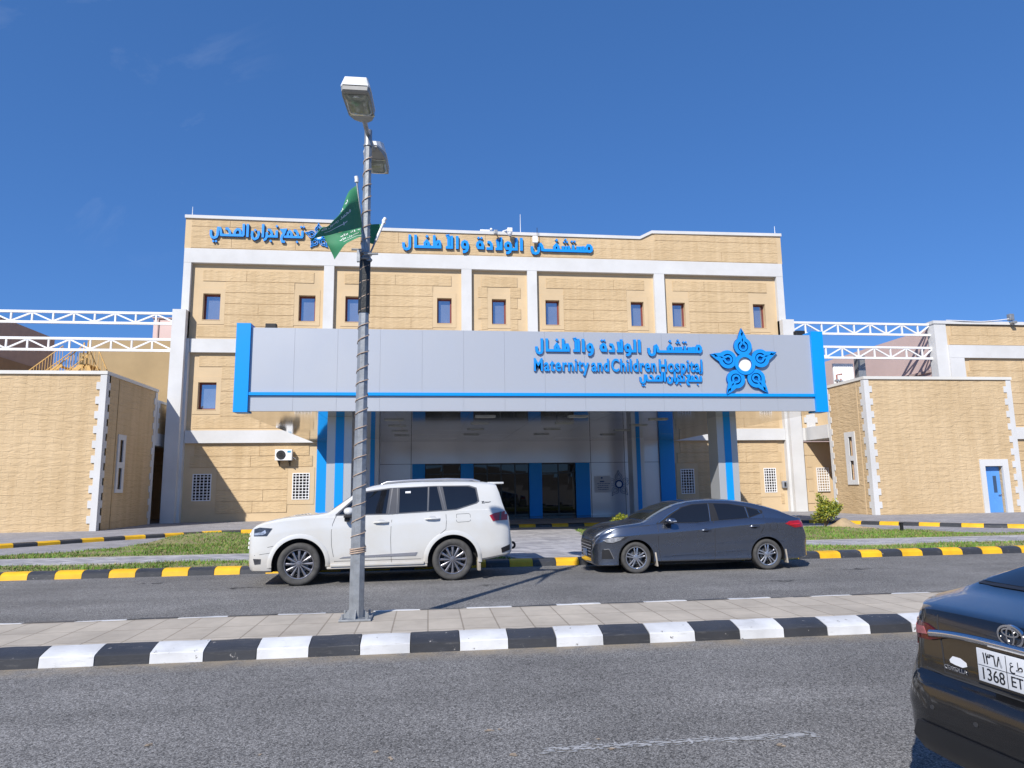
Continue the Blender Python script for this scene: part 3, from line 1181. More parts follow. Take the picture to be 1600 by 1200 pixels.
# entrance cladding under the canopy
bm = BM()
EY = 36.02
holed_wall(bm, -5.06, 12.32, GZ, 4.12, EY, [(a, b, GZ, 2.95) for a, b in DOORS], 0.22)
ent = kid('entrance_cladding', bm, silver2, hosp)
bm = BM()
for x in (-3.0, -0.9, 8.55, 10.4, 11.4):
    box(bm, x - 0.012, x + 0.012, EY - 0.004, EY + 0.01, GZ, 4.1)
box(bm, -5.0, 12.3, EY - 0.005, EY + 0.01, 2.945, 2.965)
kid('cladding_joints', bm, trimblk, hosp)
for a, b in ((-5.62, -5.06), (12.32, 13.13)):
    bm = BM()
    box(bm, a, b, EY - 0.14, EY + 0.3, GZ - 0.1, 4.12)
    kid('blue_pilaster', bm, blue, hosp)
for a, b in ((-0.84, -0.19), (1.65, 2.31), (5.23, 5.90), (7.71, 8.47)):
    bm = BM()
    box(bm, a, b, EY - 0.06, EY + 0.1, GZ, 2.95)
    kid('blue_pilaster', bm, blue, hosp)
framealu = pmat('dark_bronze_aluminium', (0.05, 0.05, 0.05), 0.35, metal=0.6, var=0.1)
entglass = pmat('entrance_glass', (0.010, 0.011, 0.012), 0.015, var=0.03, spec=0.5)
for (a, b), n in zip(DOORS, (2, 4, 2)):
    bm = BM()
    y = EY + 0.12
    for i in range(n + 1):
        x = a + (b - a) * i / n
        box(bm, max(a, x - 0.03), min(b, x + 0.03), y, y + 0.06, GZ, 2.95)
    box(bm, a, b, y + 0.003, y + 0.057, 2.40, 2.46)
    box(bm, a, b, y + 0.003, y + 0.057, 2.89, 2.95)
    box(bm, a, b, y + 0.003, y + 0.057, GZ, GZ + 0.08)
    d = kid('glass_door', bm, framealu, hosp)
    for i in range(n):
        bm = BM()
        x0, x1 = a + (b - a) * i / n + 0.03, a + (b - a) * (i + 1) / n - 0.03
        vs = [bm.verts.new(p) for p in ((x0, y + 0.03 + 0.004 * (i % 2), GZ + 0.08), (x1, y + 0.03, GZ + 0.08), (x1, y + 0.034, 2.89), (x0, y + 0.028, 2.89))]
        bm.faces.new(vs)
        pn = kid('door_pane', bm, entglass, hosp)
bm = BM()
box(bm, -0.3, 7.8, EY + 2.4, EY + 2.5, GZ, 2.95)
box(bm, -0.3, 7.8, EY + 0.3, EY + 2.4, 2.96, 3.0)
box(bm, -0.3, 7.8, EY + 0.3, EY + 2.4, GZ - 0.05, GZ)
kid('lobby_walls', bm, pmat('lobby_wall', (0.16, 0.14, 0.12), 0.7, var=0.3, vscale=0.7), hosp)

# ------------------------------------------------------------------ side blocks with white quoins
def quoins(bm, x, y, z0, z1, dirs, big=0.36, small=0.22, h=0.30, proud=0.03):
    """Toothed white corner at (x, y); dirs: list of ('x'|'y', sign) faces that carry the teeth."""
    n = round((z1 - z0) / h)
    hh = (z1 - z0) / n
    for k in range(n):
        a, b = z0 + k * hh, z0 + (k + 1) * hh
        for ax, s in dirs:
            ln = big if k % 2 else small
            if ax == 'x':
                lo, hi = sorted((x, x + s * ln))
                box(bm, lo, hi, y - proud, y + 0.02, a, b)
            else:
                lo, hi = sorted((y, y + s * ln))
                sx = 1 if dirs[0][1] < 0 else -1
                box(bm, min(x, x + sx * proud), max(x, x + sx * proud), lo, hi, a + 0.001, b + 0.001)


# left block
lb = empty('stone_annex', (-13.2, 29.8, GZ), 0, 'low sand stone annex left of the main block, white toothed corner, slit window in shade', 'building')
LX, LY = -13.2, 29.8
bm = BM()
box(bm, -40, LX, LY + 0.02, LY + 0.4, GZ - 0.1, 6.55)
kid('front_wall', bm, rockb, lb)
bm = BM()
holed_wall(bm, LY + 0.02, 35.2, GZ - 0.1, 6.55, LX, [(32.02 - 0.62, 32.02 - 0.28, 3.0, 3.95), (32.02 - 0.62, 32.02 - 0.28, 1.85, 2.75)], -0.3, axis='y')
kid('side_wall', bm, rockb, lb)
bm = BM()
y0, y1 = 31.22, 31.96
for q in ((y0, y0 + 0.18, 1.7, 4.18), (y1 - 0.22, y1, 1.7, 4.18), (y0 + 0.18, y1 - 0.22, 1.7, 1.85), (y0 + 0.18, y1 - 0.22, 2.75, 3.0), (y0 + 0.18, y1 - 0.22, 3.95, 4.18)):
    box(bm, LX - 0.05, LX + 0.05, q[0], q[1], q[2], q[3])
w = kid('slit_window', bm, white, lb)
bm = BM()
box(bm, LX - 0.13, LX - 0.11, y0 + 0.1, y1 - 0.1, 1.8, 4.0)
kid('pane', bm, pmat('brown_slit_pane', (0.24, 0.16, 0.14), 0.25, var=0.1), lb)  # plain brown pane, darker than the right annex one
bm = BM()
box(bm, LX - 0.003, LX + 0.012, 31.0, 31.03, GZ, 6.5)
kid('movement_joint', bm, joint, lb)
bm = BM()
quoins(bm, LX, LY, GZ, 6.52, [('x', -1), ('y', 1)])
box(bm, LX - 0.10, LX + 0.032, LY - 0.034, LY + 0.10, GZ, 6.53)
kid('corner_quoin', bm, white, lb)
bm = BM()
for k in range(21):
    ln = 0.36 if k % 2 else 0.22
    box(bm, LX - 0.01, LX + 0.03, 35.2 - ln, 35.2, GZ + k * 0.3, GZ + (k + 1) * 0.3)
kid('corner_quoin', bm, white, lb)
bm = BM()
box(bm, -40, LX + 0.05, LY - 0.06, LY + 0.45, 6.54, 6.68)
box(bm, LX - 0.45, LX + 0.05, LY + 0.45, 35.25, 6.54, 6.68)
box(bm, -40, LX - 0.1, LY + 0.4, 35.2, 6.3, 6.4)
kid('coping', bm, cream, lb)
# link wall that bridges the passage
bm = BM()
box(bm, LX - 0.35, LX, 35.22, 39.6, 4.35, 6.05)
box(bm, LX - 0.3, -12.4, 39.55, 39.9, 4.35, 6.05)
kid('bridge_wall', bm, rockb, lb)
bm = BM()
box(bm, LX - 0.40, LX + 0.03, 35.22, 39.63, 3.95, 4.55)
box(bm, LX + 0.03, -12.3, 39.52, 39.95, 3.95, 4.55)
box(bm, LX - 0.38, LX + 0.03, 35.22, 39.6, 6.05, 6.17)
box(bm, LX - 0.38, -12.4, 39.6, 39.9, 6.052, 6.172)
for k in range(6):
    ln = 0.34 if k % 2 else 0.2
    box(bm, LX - 0.02, LX + 0.035, 39.6 - ln, 39.6, 4.55 + k * 0.25, 4.55 + (k + 1) * 0.25)
    box(bm, LX, LX + ln, 39.52, 39.6, 4.55 + k * 0.25, 4.55 + (k + 1) * 0.25)
    box(bm, LX - 0.02, LX + 0.037, 35.24, 35.24 + ln, 4.55 + k * 0.25, 4.55 + (k + 1) * 0.25)
kid('bridge_band', bm, white, lb)
bm = BM()
box(bm, -24, -12.6, 41.6, 41.9, GZ - 0.1, 6.0)
kid('passage_wall', bm, rockb, lb)
bm = BM()
box(bm, -24, LX - 0.41, 35.3, 41.58, 4.0, 4.3)
kid('passage_shade_slab', bm, smooth, lb)  # unseen slab, added so the passage below stays dark
bm = BM()
box(bm, -24, -12.6, 41.3, 41.6, 3.25, 3.42)
kid('passage_beam', bm, smooth, lb)

# right block
RX, RYb = 20.72, 30.4
rb = empty('stone_annex', (RX, RYb, GZ), 0, 'low sand stone annex right of the main block with a blue door in its front', 'building')
REND = 28.45
DX = (26.56, 27.50, GZ - 0.02, 2.42)
bm = BM()
holed_wall(bm, RX, REND, GZ - 0.1, 6.62, RYb, [DX], 0.3)
kid('front_wall', bm, rockb, rb)
bm = BM()
holed_wall(bm, RYb, 33.6, GZ - 0.1, 6.62, RX, [(31.66, 31.96, 3.02, 3.95), (31.66, 31.96, 1.85, 2.78)], 0.3, axis='y')
kid('side_wall', bm, rockb, rb)
bm = BM()
box(bm, RX + 0.3, REND, 33.25, 33.6, GZ, 6.62)
box(bm, REND - 0.35, REND, RYb + 0.31, 33.24, GZ, 6.62)
kid('rear_wall', bm, smooth, rb)
bm = BM()
y0, y1 = 31.45, 32.28
for q in ((y0, y0 + 0.21, 1.62, 4.2), (y1 - 0.32, y1, 1.62, 4.2), (y0 + 0.21, y1 - 0.32, 1.62, 1.85), (y0 + 0.21, y1 - 0.32, 2.78, 3.02), (y0 + 0.21, y1 - 0.32, 3.95, 4.2)):
    box(bm, RX - 0.05, RX + 0.05, q[0], q[1], q[2], q[3])
kid('slit_window', bm, white, rb)
bm = BM()
box(bm, RX + 0.09, RX + 0.11, y0 + 0.1, y1 - 0.1, 1.8, 4.0)
kid('pane', bm, pmat('pink_lit_reveal', (0.50, 0.36, 0.30), 0.3, var=0.1), rb)  # pane colour paints the pink of the sunlit reveal
bm = BM()
box(bm, RX - 0.015, RX + 0.01, 31.02, 31.09, GZ, 6.55)
kid('downpipe', bm, smooth, rb)
bm = BM()
quoins(bm, RX, RYb, GZ, 6.6, [('x', 1), ('y', 1)])
box(bm, RX - 0.032, RX + 0.20, RYb - 0.034, RYb + 0.10, GZ, 6.61)
kid('corner_quoin', bm, white, rb)
bm = BM()
for k in range(21):
    ln = 0.40 if k % 2 else 0.24
    box(bm, REND - ln, REND + 0.02, RYb - 0.03, RYb + 0.2, GZ + k * 0.305, GZ + (k + 1) * 0.305)
kid('corner_quoin', bm, white, rb)
bm = BM()
for k in range(21):
    ln = 0.30 if k % 2 else 0.18
    box(bm, RX - 0.03, RX + 0.02, 33.6 - ln, 33.6, GZ + k * 0.305, GZ + (k + 1) * 0.305)
kid('corner_quoin', bm, white, rb)
bm = BM()
box(bm, RX - 0.05, REND + 0.06, RYb - 0.07, RYb + 0.42, 6.62, 6.76)
box(bm, RX - 0.05, RX + 0.4, RYb + 0.42, 33.65, 6.62, 6.76)
box(bm, RX + 0.3, REND - 0.1, RYb + 0.4, 33.5, 6.3, 6.4)
kid('coping', bm, cream, rb)
# door
bm = BM()
for q in ((26.30, 26.565, GZ, 2.74), (27.495, 27.80, GZ, 2.74), (26.565, 27.495, 2.415, 2.74)):
    box(bm, q[0], q[1], RYb - 0.05, RYb + 0.06, q[2], q[3])
kid('door_frame', bm, white, rb)
bm = BM()
box(bm, 26.57, 27.49, RYb + 0.2, RYb + 0.25, GZ, 2.40, bevel=0.006)
dr = kid('door', bm, pmat('light_blue_door_paint', (0.10, 0.30, 0.70), 0.4, var=0.04), rb)
bm = BM()
box(bm, 27.10, 27.28, RYb + 0.192, RYb + 0.21, 1.15, 1.95)
kid('door_window', bm, pmat('wired_glass', (0.05, 0.09, 0.16), 0.15, var=0.1), rb)
bm = BM()
box(bm, 27.36, 27.42, RYb + 0.13, RYb + 0.2, 1.02, 1.06)
box(bm, 27.27, 27.42, RYb + 0.13, RYb + 0.155, 1.025, 1.055)
kid('door_handle', bm, chrome, rb)
# stone link between the right block and the tower
bm = BM()
box(bm, 20.45, 24.5, 36.05, 36.4, GZ - 0.1, 3.98)
holes2 = (21.24, 21.96, 1.26, 2.56)
rock_courses(bm, 20.45, 24.4, 0.62, 3.9, 36.05, [surround(holes2, 0.2)], 0.6, rnd=rnd)
box(bm, 20.45, 24.5, 36.05, 36.4, 4.75, 5.95)
kid('link_wall', bm, smooth, rb)
bm = BM()
box(bm, 20.45, 24.5, 35.9, 36.42, 4.05, 4.75)
box(bm, 20.7, 22.2, 33.7, 35.9, 4.05, 4.75)
box(bm, 20.45, 24.5, 35.95, 36.42, 5.95, 6.08)
for k in range(4):
    ln = 0.34 if k % 2 else 0.2
    box(bm, 21.1 - ln, 21.2 + ln, 35.98, 36.05, 4.75 + k * 0.3, 4.75 + (k + 1) * 0.3)
kid('link_band', bm, white, rb)
grille(21.24, 21.96, 1.26, 2.56, 36.0, rb)

# right wing behind the block
wg = empty('hospital_wing', (29.9, 36.0, GZ), 0, 'taller sand stone wing with white bands at the far right edge behind the low annex', 'building')
bm = BM()
box(bm, 29.95, 52, 36.02, 50, GZ - 0.1, 10.75)
kid('wall', bm, smooth, wg)
bm = BM()
rock_courses(bm, 30.0, 52, 9.6, 10.7, 36.02, (), 0.58, rnd=rnd, gap=0.014)
rock_courses(bm, 30.95, 52, 4.85, 8.7, 36.02, (), 0.60, rnd=rnd)
rock_courses(bm, 30.95, 52, 0.6, 3.95, 36.02, (), 0.60, rnd=rnd)
kid('stone_facing', bm, rock, wg)
bm = BM()
box(bm, 29.2, 29.95, 35.95, 36.5, GZ, 10.82)
box(bm, 29.95, 52, 35.85, 36.3, 8.80, 9.55)
box(bm, 29.95, 30.85, 35.86, 36.3, 4.75, 8.80)
box(bm, 29.95, 52, 35.85, 36.3, 4.07, 4.75)
kid('white_frame', bm, white, wg)
bm = BM()
box(bm, 29.15, 52, 35.9, 36.5, 10.82, 11.0)
kid('coping', bm, white, wg)

# rear buildings seen over the roofs: pale wall on the right, tan and mauve walls on the left
pb = empty('rear_building', (31, 50, GZ), 0, 'pale pink plastered side wall behind the right roof trusses', 'building')
bm = BM()
box(bm, 29.3, 33.0, 36.5, 58, GZ, 10.65)
kid('wall', bm, pink, pb)
bm = BM()
box(bm, 29.2, 29.3, 36.6, 57.9, 8.05, 8.2)
kid('ledge', bm, pmat('pink_plaster_ledge', (0.48, 0.36, 0.32), 0.9, var=0.08), pb)
lt = empty('rear_building', (-20, 52, GZ), 0, 'tan rear wall behind the left roof trusses beside the main block', 'building')
bm = BM()
box(bm, -24.5, -13.0, 52, 60, GZ, 12.78)
box(bm, -26, -24.5, 54, 60, GZ, 12.1)
kid('wall', bm, tan, lt)
bm = BM()
box(bm, -13.05, -12.62, 44, 44.3, 7.0, 9.6)
kid('window_opening', bm, dark, lt)
pk = empty('roof_housing', (-17.5, 60, 12), 0, 'small pale pink roof housing peeking out left of the main block', 'building')
bm = BM()
box(bm, -20.1, -13.0, 52.02, 58, 12.785, 14.3, bevel=0.03)
kid('wall', bm, pink, pk)
bm = BM()
box(bm, -19.78, -19.70, 51.93, 52.0, 12.8, 14.28)
box(bm, -20.16, -12.9, 51.9, 58.1, 14.305, 14.38)
kid('trim', bm, pmat('pink_plaster_trim', (0.5, 0.38, 0.35), 0.9), pk)
ml = empty('rear_building', (-27, 40, GZ), 0, 'shaded mauve side wall at the far left behind the trusses', 'building')
bm = BM()
prism(bm, [(38.0, GZ), (49.8, GZ), (49.8, 12.25), (38, 12.25)], -34, -25.6, plane='yz')
kid('wall', bm, pmat('mauve_plaster', (0.42, 0.33, 0.29), 0.9, var=0.05), ml)
bm = BM()
box(bm, -25.6, -25.4, 38.0, 49.7, GZ, 9.8)
kid('plinth', bm, pmat('brown_plaster', (0.30, 0.21, 0.13), 0.9, var=0.06), ml)

# yellow fire stair on the left roof
st = empty('fire_stair', (-19, 42, 7), 0, 'yellow steel stair with balustrades rising over the left annex roof', 'stair')
ymet = pmat('ochre_painted_steel', (0.62, 0.38, 0.12), 0.5, var=0.12, vscale=6)


def flight(x0, z0, x1, z1, y, steps, name, bars=True):
    bm = BM()
    bar(bm, (x0, y, z0), (x1, y, z1), 0.06, 0.24)
    bar(bm, (x0, y + 1.2, z0), (x1, y + 1.2, z1), 0.06, 0.24)
    for i in range(steps):
        t = (i + 0.5) / steps
        box(bm, x0 + (x1 - x0) * t - 0.14, x0 + (x1 - x0) * t + 0.14, y + 0.03, y + 1.17, z0 + (z1 - z0) * t - 0.02, z0 + (z1 - z0) * t + 0.02)
    kid(name, bm, ymet, st)
    bm = BM()
    for yy in (y, y + 1.2):
        bar(bm, (x0, yy, z0 + 1.05), (x1, yy, z1 + 1.05), 0.045, 0.045)
        n = max(3, int(abs(x1 - x0) / 0.14))
        for i in range(n + 1):
            t = i / n
            x, z = x0 + (x1 - x0) * t, z0 + (z1 - z0) * t
            box(bm, x - 0.011, x + 0.011, yy - 0.011, yy + 0.011, z + 0.1, z + 1.04)
    kid('balustrade', bm, ymet, st)


flight(-20.5, 6.25, -18.15, 8.45, 38.2, 11, 'stair_flight')
flight(-17.95, 8.35, -17.0, 6.25, 38.2, 7, 'stair_flight')
flight(-23.4, 6.3, -20.4, 8.85, 40.6, 12, 'stair_flight')
bm = BM()
box(bm, -18.2, -17.9, 38.2, 39.4, 8.40, 8.46)
for x in (-18.16, -17.96):
    box(bm, x - 0.03, x + 0.03, 38.17, 38.23, 6.0, 9.6)
kid('landing', bm, ymet, st)

# ------------------------------------------------------------------ roof trusses
def truss(x0, x1, y, zt, zb, step, phase, label):
    bm = BM()
    bar(bm, (x0, y, zt), (x1, y, zt), 0.12, 0.12)
    bar(bm, (x0, y, zb), (x1, y, zb), 0.12, 0.12)
    x = x0 + phase
    k = 0
    while x < x1:
        bar(bm, (x, y, zb + 0.06), (x, y, zt - 0.06), 0.075, 0.075, up=(0, 1, 0))
        if x + step < x1 + 0.4:
            zz = (zb + 0.07, zt - 0.07) if k % 2 == 0 else (zt - 0.07, zb + 0.07)
            bar(bm, (x + 0.05, y, zz[0]), (min(x + step, x1) - 0.05, y, zz[1]), 0.075, 0.075, up=(0, 1, 0))
        x += step
        k += 1
    o = link('roof_truss', bm, white_metal)
    tag(o, label, 'truss', 'white trusses spanning beside the main block')


truss(-38.6, -12.92, 36.35, 10.79, 10.25, 0.985, 0.05, 'upper white steel truss running left from the main block')
truss(-38.7, -12.92, 36.35, 9.42, 8.84, 0.985, 0.04, 'lower white steel truss crossing in front of the yellow stair')
truss(20.42, 29.25, 36.35, 10.85, 10.22, 1.0, 0.04, 'upper white steel truss between the main block and the right wing')
truss(20.42, 29.28, 36.35, 9.45, 8.82, 1.0, 0.18, 'lower white steel truss before the pale pink wall on the right')

# ------------------------------------------------------------------ entrance canopy
CF, CB, CZ0, CZ1 = 21.55, 36.0, 4.10, 6.72
CX0, CX1 = -5.87, 13.28
cp = empty('entrance_canopy', (3.7, 28, GZ), 0, 'silver drop-off canopy with blue end strips standing before the hospital entrance', 'canopy')
bm = BM()
n = 14
xa, xb = CX0 + 0.42, CX1 - 0.42
pw = (xb - xa) / n
rp_ = random.Random(2)
for i in range(n):
    x0, x1 = xa + i * pw + 0.002, xa + (i + 1) * pw - 0.002
    jit = rp_.uniform(-0.0035, 0.0035)
    for z0, z1 in ((4.105, 4.565), (4.685, 6.70)):
        vs = box(bm, x0, x1, CF + 0.01, CF + 0.05, z0, z1)
        vs[0].co.y += jit
        vs[5].co.y -= jit
kid('fascia_panels', bm, silver, cp)
bm = BM()
box(bm, CX0 + 0.1, CX1 - 0.1, CF + 0.05, CF + 0.3, 4.11, 6.69)
kid('fascia_core', bm, silver, cp)
bm = BM()
box(bm, xa, xb, CF - 0.06, CF + 0.048, 4.585, 4.68)
kid('blue_stripe', bm, blue, cp)
for x0, x1 in ((CX0, CX0 + 0.42), (CX1 - 0.42, CX1)):
    bm = BM()
    box(bm, x0, x1, CF - 0.08, CF + 0.45, 4.07, 6.82)
    kid('blue_end_strip', bm, blue, cp)
bm = BM()
for x0, x1 in ((CX0 + 0.03, CX0 + 0.08), (CX1 - 0.08, CX1 - 0.03)):
    box(bm, x0, x1, CF + 0.45, CB - 0.02, 4.11, 6.69)
kid('side_panels', bm, silver, cp)
bm = BM()
box(bm, CX0 + 0.06, CX1 - 0.06, CF + 0.3, CB - 0.02, 6.45, 6.6)
kid('roof', bm, concrete, cp)
bm = BM()
nx, ny = 8, 6
rq = random.Random(8)
for i in range(nx):
    for j in range(ny):
        x0 = CX0 + 0.05 + (CX1 - CX0 - 0.1) * i / nx
        x1 = CX0 + 0.05 + (CX1 - CX0 - 0.1) * (i + 1) / nx
        y0 = CF + 0.06 + (CB - CF - 0.1) * j / ny
        y1 = CF + 0.06 + (CB - CF - 0.1) * (j + 1) / ny
        vs = box(bm, x0 + 0.004, x1 - 0.004, y0 + 0.004, y1 - 0.004, CZ0, CZ0 + 0.04)
        t = rq.uniform(-0.003, 0.003)
        vs[0].co.z += t
        vs[2].co.z -= t
kid('soffit', bm, mirror, cp)
lamp_off = pmat('unlit_downlight_lens', (0.42, 0.42, 0.40), 0.4, var=0.05)
for (x, y) in [(-1.2, 24.2), (-1.2, 26.6), (-1.2, 29.0), (-1.2, 31.4), (1.9, 23.2), (1.9, 25.6), (1.9, 28.2), (1.9, 31.0), (5.1, 23.2), (5.1, 25.6), (5.1, 28.2), (5.1, 31.0), (8.3, 24.2), (8.3, 26.6), (8.3, 29.0), (8.3, 31.4)]:
    bm = BM()
    box(bm, x - 0.34, x + 0.34, y - 0.13, y + 0.13, CZ0 - 0.035, CZ0 - 0.002)
    d = kid('downlight', bm, galv, cp)
    bm = BM()
    box(bm, x - 0.30, x + 0.30, y - 0.10, y + 0.10, CZ0 - 0.041, CZ0 - 0.0355)
    q = link('lens', bm, lamp_off)
    q.parent = d
for (x, y, w_) in ((-3.32, 23.2, 0.80), (10.12, 23.3, 0.74), (-3.0, 33.8, 0.62), (10.17, 33.8, 0.62)):
    zb_ = 0.1 if y < 30 else GZ
    bm = BM()
    box(bm, x, x + w_, y, y + 0.8, zb_, CZ0 + 0.001, bevel=0.008)
    c = kid('column', bm, silver, cp)
    bm = BM()
    box(bm, x + w_ * 0.34, x + w_ * 0.68, y - 0.012, y + 0.03, zb_ + 0.01, CZ0 - 0.004)
    box(bm, x + w_ * 0.34, x + w_ * 0.68, y + 0.77, y + 0.812, zb_ + 0.01, CZ0 - 0.004)
    q = link('blue_stripe', bm, blue)
    q.parent = c

# ------------------------------------------------------------------ lettering
# pen strokes of the hospital's name, units of the sign drawing (x right, y up from the base line)
RING = [(-5, 105), (-35, 84), (-42, 45), (-24, 8), (40, 5), (42, 60), (25, 95)]


def ring(cx):
    return [(cx + a, b) for a, b in RING]


def diamond(x, y, r=25):
    return ('d', x, y, r)


NAME = [
    [(208, 186), (208, -5), (192, -35), (160, -46), (130, -33), (115, 0), (113, 60)],
    [(295, 186), (295, 0), (690, 0)],
    ('c', [(440, 4), (438, 62), (465, 96), (493, 62), (492, 4)]), diamond(470, 168),
    [(580, 186), (580, 2)],
    ('c', [(602, 4), (612, 60), (634, 92), (656, 92), (668, 62), (667, 3)]),
    [(848, 186), (848, 0), (756, 0)], [(800, 132), (800, 2)], [(815, 190), (782, 184), (790, 166), (818, 164)], [(778, 150), (822, 156)],
    [(932, 186), (932, -20)],
    ('c', ring(1050)), [(1092, 30), (1092, 0), (1078, -40), (1050, -60), (1016, -62)],
    ('c', ring(1285)), diamond(1262, 166, 22), diamond(1308, 166, 22),
    [(1400, 104), (1440, 100), (1462, 66), (1462, 0), (1384, 0)],
    [(1612, 186), (1612, 0), (1526, 0)], [(1553, 150), (1572, 2)],
    ('c', ring(1722)), [(1764, 30), (1764, 0), (1750, -40), (1722, -60), (1690, -62)],
    [(1850, 186), (1850, 0), (1770, 0)],
    [(1932, 186), (1932, -20)],
    [(2290, 0), (2262, 4), (2258, 60), (2236, 94), (2212, 84), (2205, 40), (2204, -12), (2186, -45), (2150, -58), (2114, -46), (2098, -8), (2098, 56)],
    [(2270, 0), (3000, 0)],
    ('c', [(2455, 4), (2453, 60), (2485, 96), (2517, 60), (2516, 4)]), diamond(2490, 168),
    [(2590, 74), (2590, 2)], [(2638, 74), (2638, 2)], [(2686, 78), (2686, 2)], diamond(2612, 142, 20), diamond(2656, 142, 20), diamond(2634, 180, 20),
    [(2755, 92), (2755, 2)], diamond(2733, 152, 20), diamond(2777, 152, 20),
    [(2826, 74), (2826, 2)], [(2872, 74), (2872, 2)], [(2918, 80), (2918, 2)],
    ('c', [(2966, 4), (2968, 62), (2990, 96), (3022, 94), (3046, 62), (3044, 14), (3020, -4)]),
]
CLUSTER = [
    [(318, 0), (264, 4), (258, 60), (244, 104), (218, 106), (212, 60), (212, 0), (196, -34), (165, -46), (130, -36), (113, 0), (112, 72)], diamond(152, -96, 20), diamond(194, -96, 20),
    [(264, 0), (600, 0)],
    [(325, 100), (362, 96), (390, 58), (396, 4)],
    ('c', [(456, 4), (470, 62), (500, 94), (532, 90), (550, 50), (550, 4)]),
    [(595, 178), (595, 0)], [(655, 178), (655, -20)],
    [(818, 74), (824, 20), (806, -28), (768, -50), (734, -34), (722, 16), (728, 72)], diamond(770, 88, 22),
    [(885, 184), (885, -20)],
    [(1112, 0), (942, 0)], [(946, 64), (944, -10), (926, -46), (894, -62)],
    [(955, 100), (994, 96), (1018, 52), (1022, 4)], diamond(1006, -70, 21),
    [(1092, 94), (1092, 0)], diamond(1092, 158, 21),
    [(1490, 0), (1200, 0)],
    ('c', [(1162, 104), (1224, 108), (1206, 54)]), [(1206, 54), (1176, 16), (1164, -30), (1180, -74), (1222, -76)],
    ('c', [(1258, 4), (1266, 62), (1290, 88), (1314, 62), (1322, 4)]),
    [(1348, 100), (1384, 96), (1410, 52), (1414, 4)], diamond(1404, -74, 21),
    [(1482, 96), (1482, 0)], diamond(1460, 158, 19), diamond(1500, 158, 19),
]


def lettering(strokes, x0, z0, sx, sz, y, depth, width, shear=0.0):
    bm = BM()
    for k, s in enumerate(strokes):
        yo = y - depth - k * 0.0006
        if isinstance(s, tuple) and s[0] == 'd':
            _, a, b, r = s
            pl = [(x0 + (a + dx * r) * sx, z0 + (b + dz * r) * sz) for dx, dz in ((0, -1), (1, 0), (0, 1), (-1, 0))]
            v0 = [bm.verts.new((p[0], yo, p[1])) for p in pl]
            v1 = [bm.verts.new((p[0], y, p[1])) for p in pl]
            bm.faces.new(v0).material_index = 0
            for i in range(4):
                bm.faces.new((v0[i], v1[i], v1[(i + 1) % 4], v0[(i + 1) % 4])).material_index = 1
            continue
        closed = isinstance(s, tuple)
        pts = s[1] if closed else s
        pts = [(x0 + a * sx, z0 + b * sz) for a, b in pts]
        stroke(bm, pts, width, yo, y, closed, 0, 1)
    return bm


def words(strokes, cuts):
    out_, cur = [], []
    for k, q in enumerate(strokes):
        cur.append(q)
        if k in cuts:
            out_.append(cur)
            cur = []
    return out_ + [cur]


def sign(label, loc, meshes):
    sg = empty('sign_lettering', loc, 0, label, 'lettering')
    for b in meshes:
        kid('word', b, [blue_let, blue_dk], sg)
    return sg


NAME_W = words(NAME, (14, 24))
CLUSTER_W = words(CLUSTER, (8, 17))
sign('blue raised Arabic hospital name high on the parapet under the floodlights', (3.7, FY, 14.6), [lettering(q, -1.80, 14.60, 0.00352, 0.00355, FY - 0.01, 0.12, 0.145) for q in NAME_W])
sign('blue raised Arabic cluster name on the parapet left of the flags', (-9, FY, 14.9), [lettering(q, -11.70, 14.93, 0.00338, 0.0036, FY - 0.01, 0.12, 0.122) for q in CLUSTER_W])
sign('top row of blue Arabic letters on the silver canopy fascia', (6.2, CF, 6.1), [lettering(q, 3.22, 6.07, 0.00188, 0.0021, CF + 0.008, 0.07, 0.083) for q in NAME_W])
sign('bottom row of small blue Arabic letters below the English name', (7.9, CF, 5.1), [lettering(q, 6.68, 5.10, 0.00150, 0.00165, CF + 0.008, 0.06, 0.064) for q in CLUSTER_W])


def text_mesh(body, size=1.0, extrude=0.0, offset=0.0, space=1.0, res=4):
    c = bpy.data.curves.new('txt', 'FONT')
    c.body = body
    c.size = size
    c.extrude = extrude
    c.offset = offset
    c.space_character = space
    c.resolution_u = res
    o = bpy.data.objects.new('txt', c)
    COL.objects.link(o)
    bpy.context.view_layer.update()
    me = bpy.data.meshes.new_from_object(o.evaluated_get(bpy.context.evaluated_depsgraph_get()))
    bpy.data.objects.remove(o)
    bpy.data.curves.remove(c)
    return me


def text_bm(body, x0, x1, zb, cap, y, depth, offset=0.0, space=1.0, front=-1):
    """Text in the xz plane facing -Y, scaled to span x0..x1 with capital height cap."""
    me = text_mesh(body, 1.0, 0.5, offset, space)
    bm = BM()
    bm.from_mesh(me)
    xs = [v.co.x for v in bm.verts]
    sx = (x1 - x0) / (max(xs) - min(xs))
    mn = min(xs)
    for v in bm.verts:
        a, b, c = v.co
        v.co = (x0 + (a - mn) * sx, y - (depth if c > 0 else 0), zb + b * cap / 0.72)
    bmesh.ops.recalc_face_normals(bm, faces=bm.faces)
    for f in bm.faces:
        f.material_index = 0 if abs(f.normal.y) > 0.9 else 1
    return bm


def cx_px(px):
    return 3.34 + (px - 834) * (8.97 - 3.34) / (1097 - 834)


sign('row of blue English letters across the canopy fascia', (6.2, CF, 5.4),
     [text_bm(wd, cx_px(a), cx_px(b), 5.40, 0.425, CF + 0.008, 0.07, 0.020, 1.12) for wd, a, b in (('Maternity', 834, 918), ('and', 922, 949), ('Children', 953, 1023), ('Hospital', 1028, 1097))])

# flower emblem
em = empty('flower_emblem', (10.43, CF, 5.66), 0, 'large blue five petal flower emblem with a white disc on the canopy fascia', 'emblem')


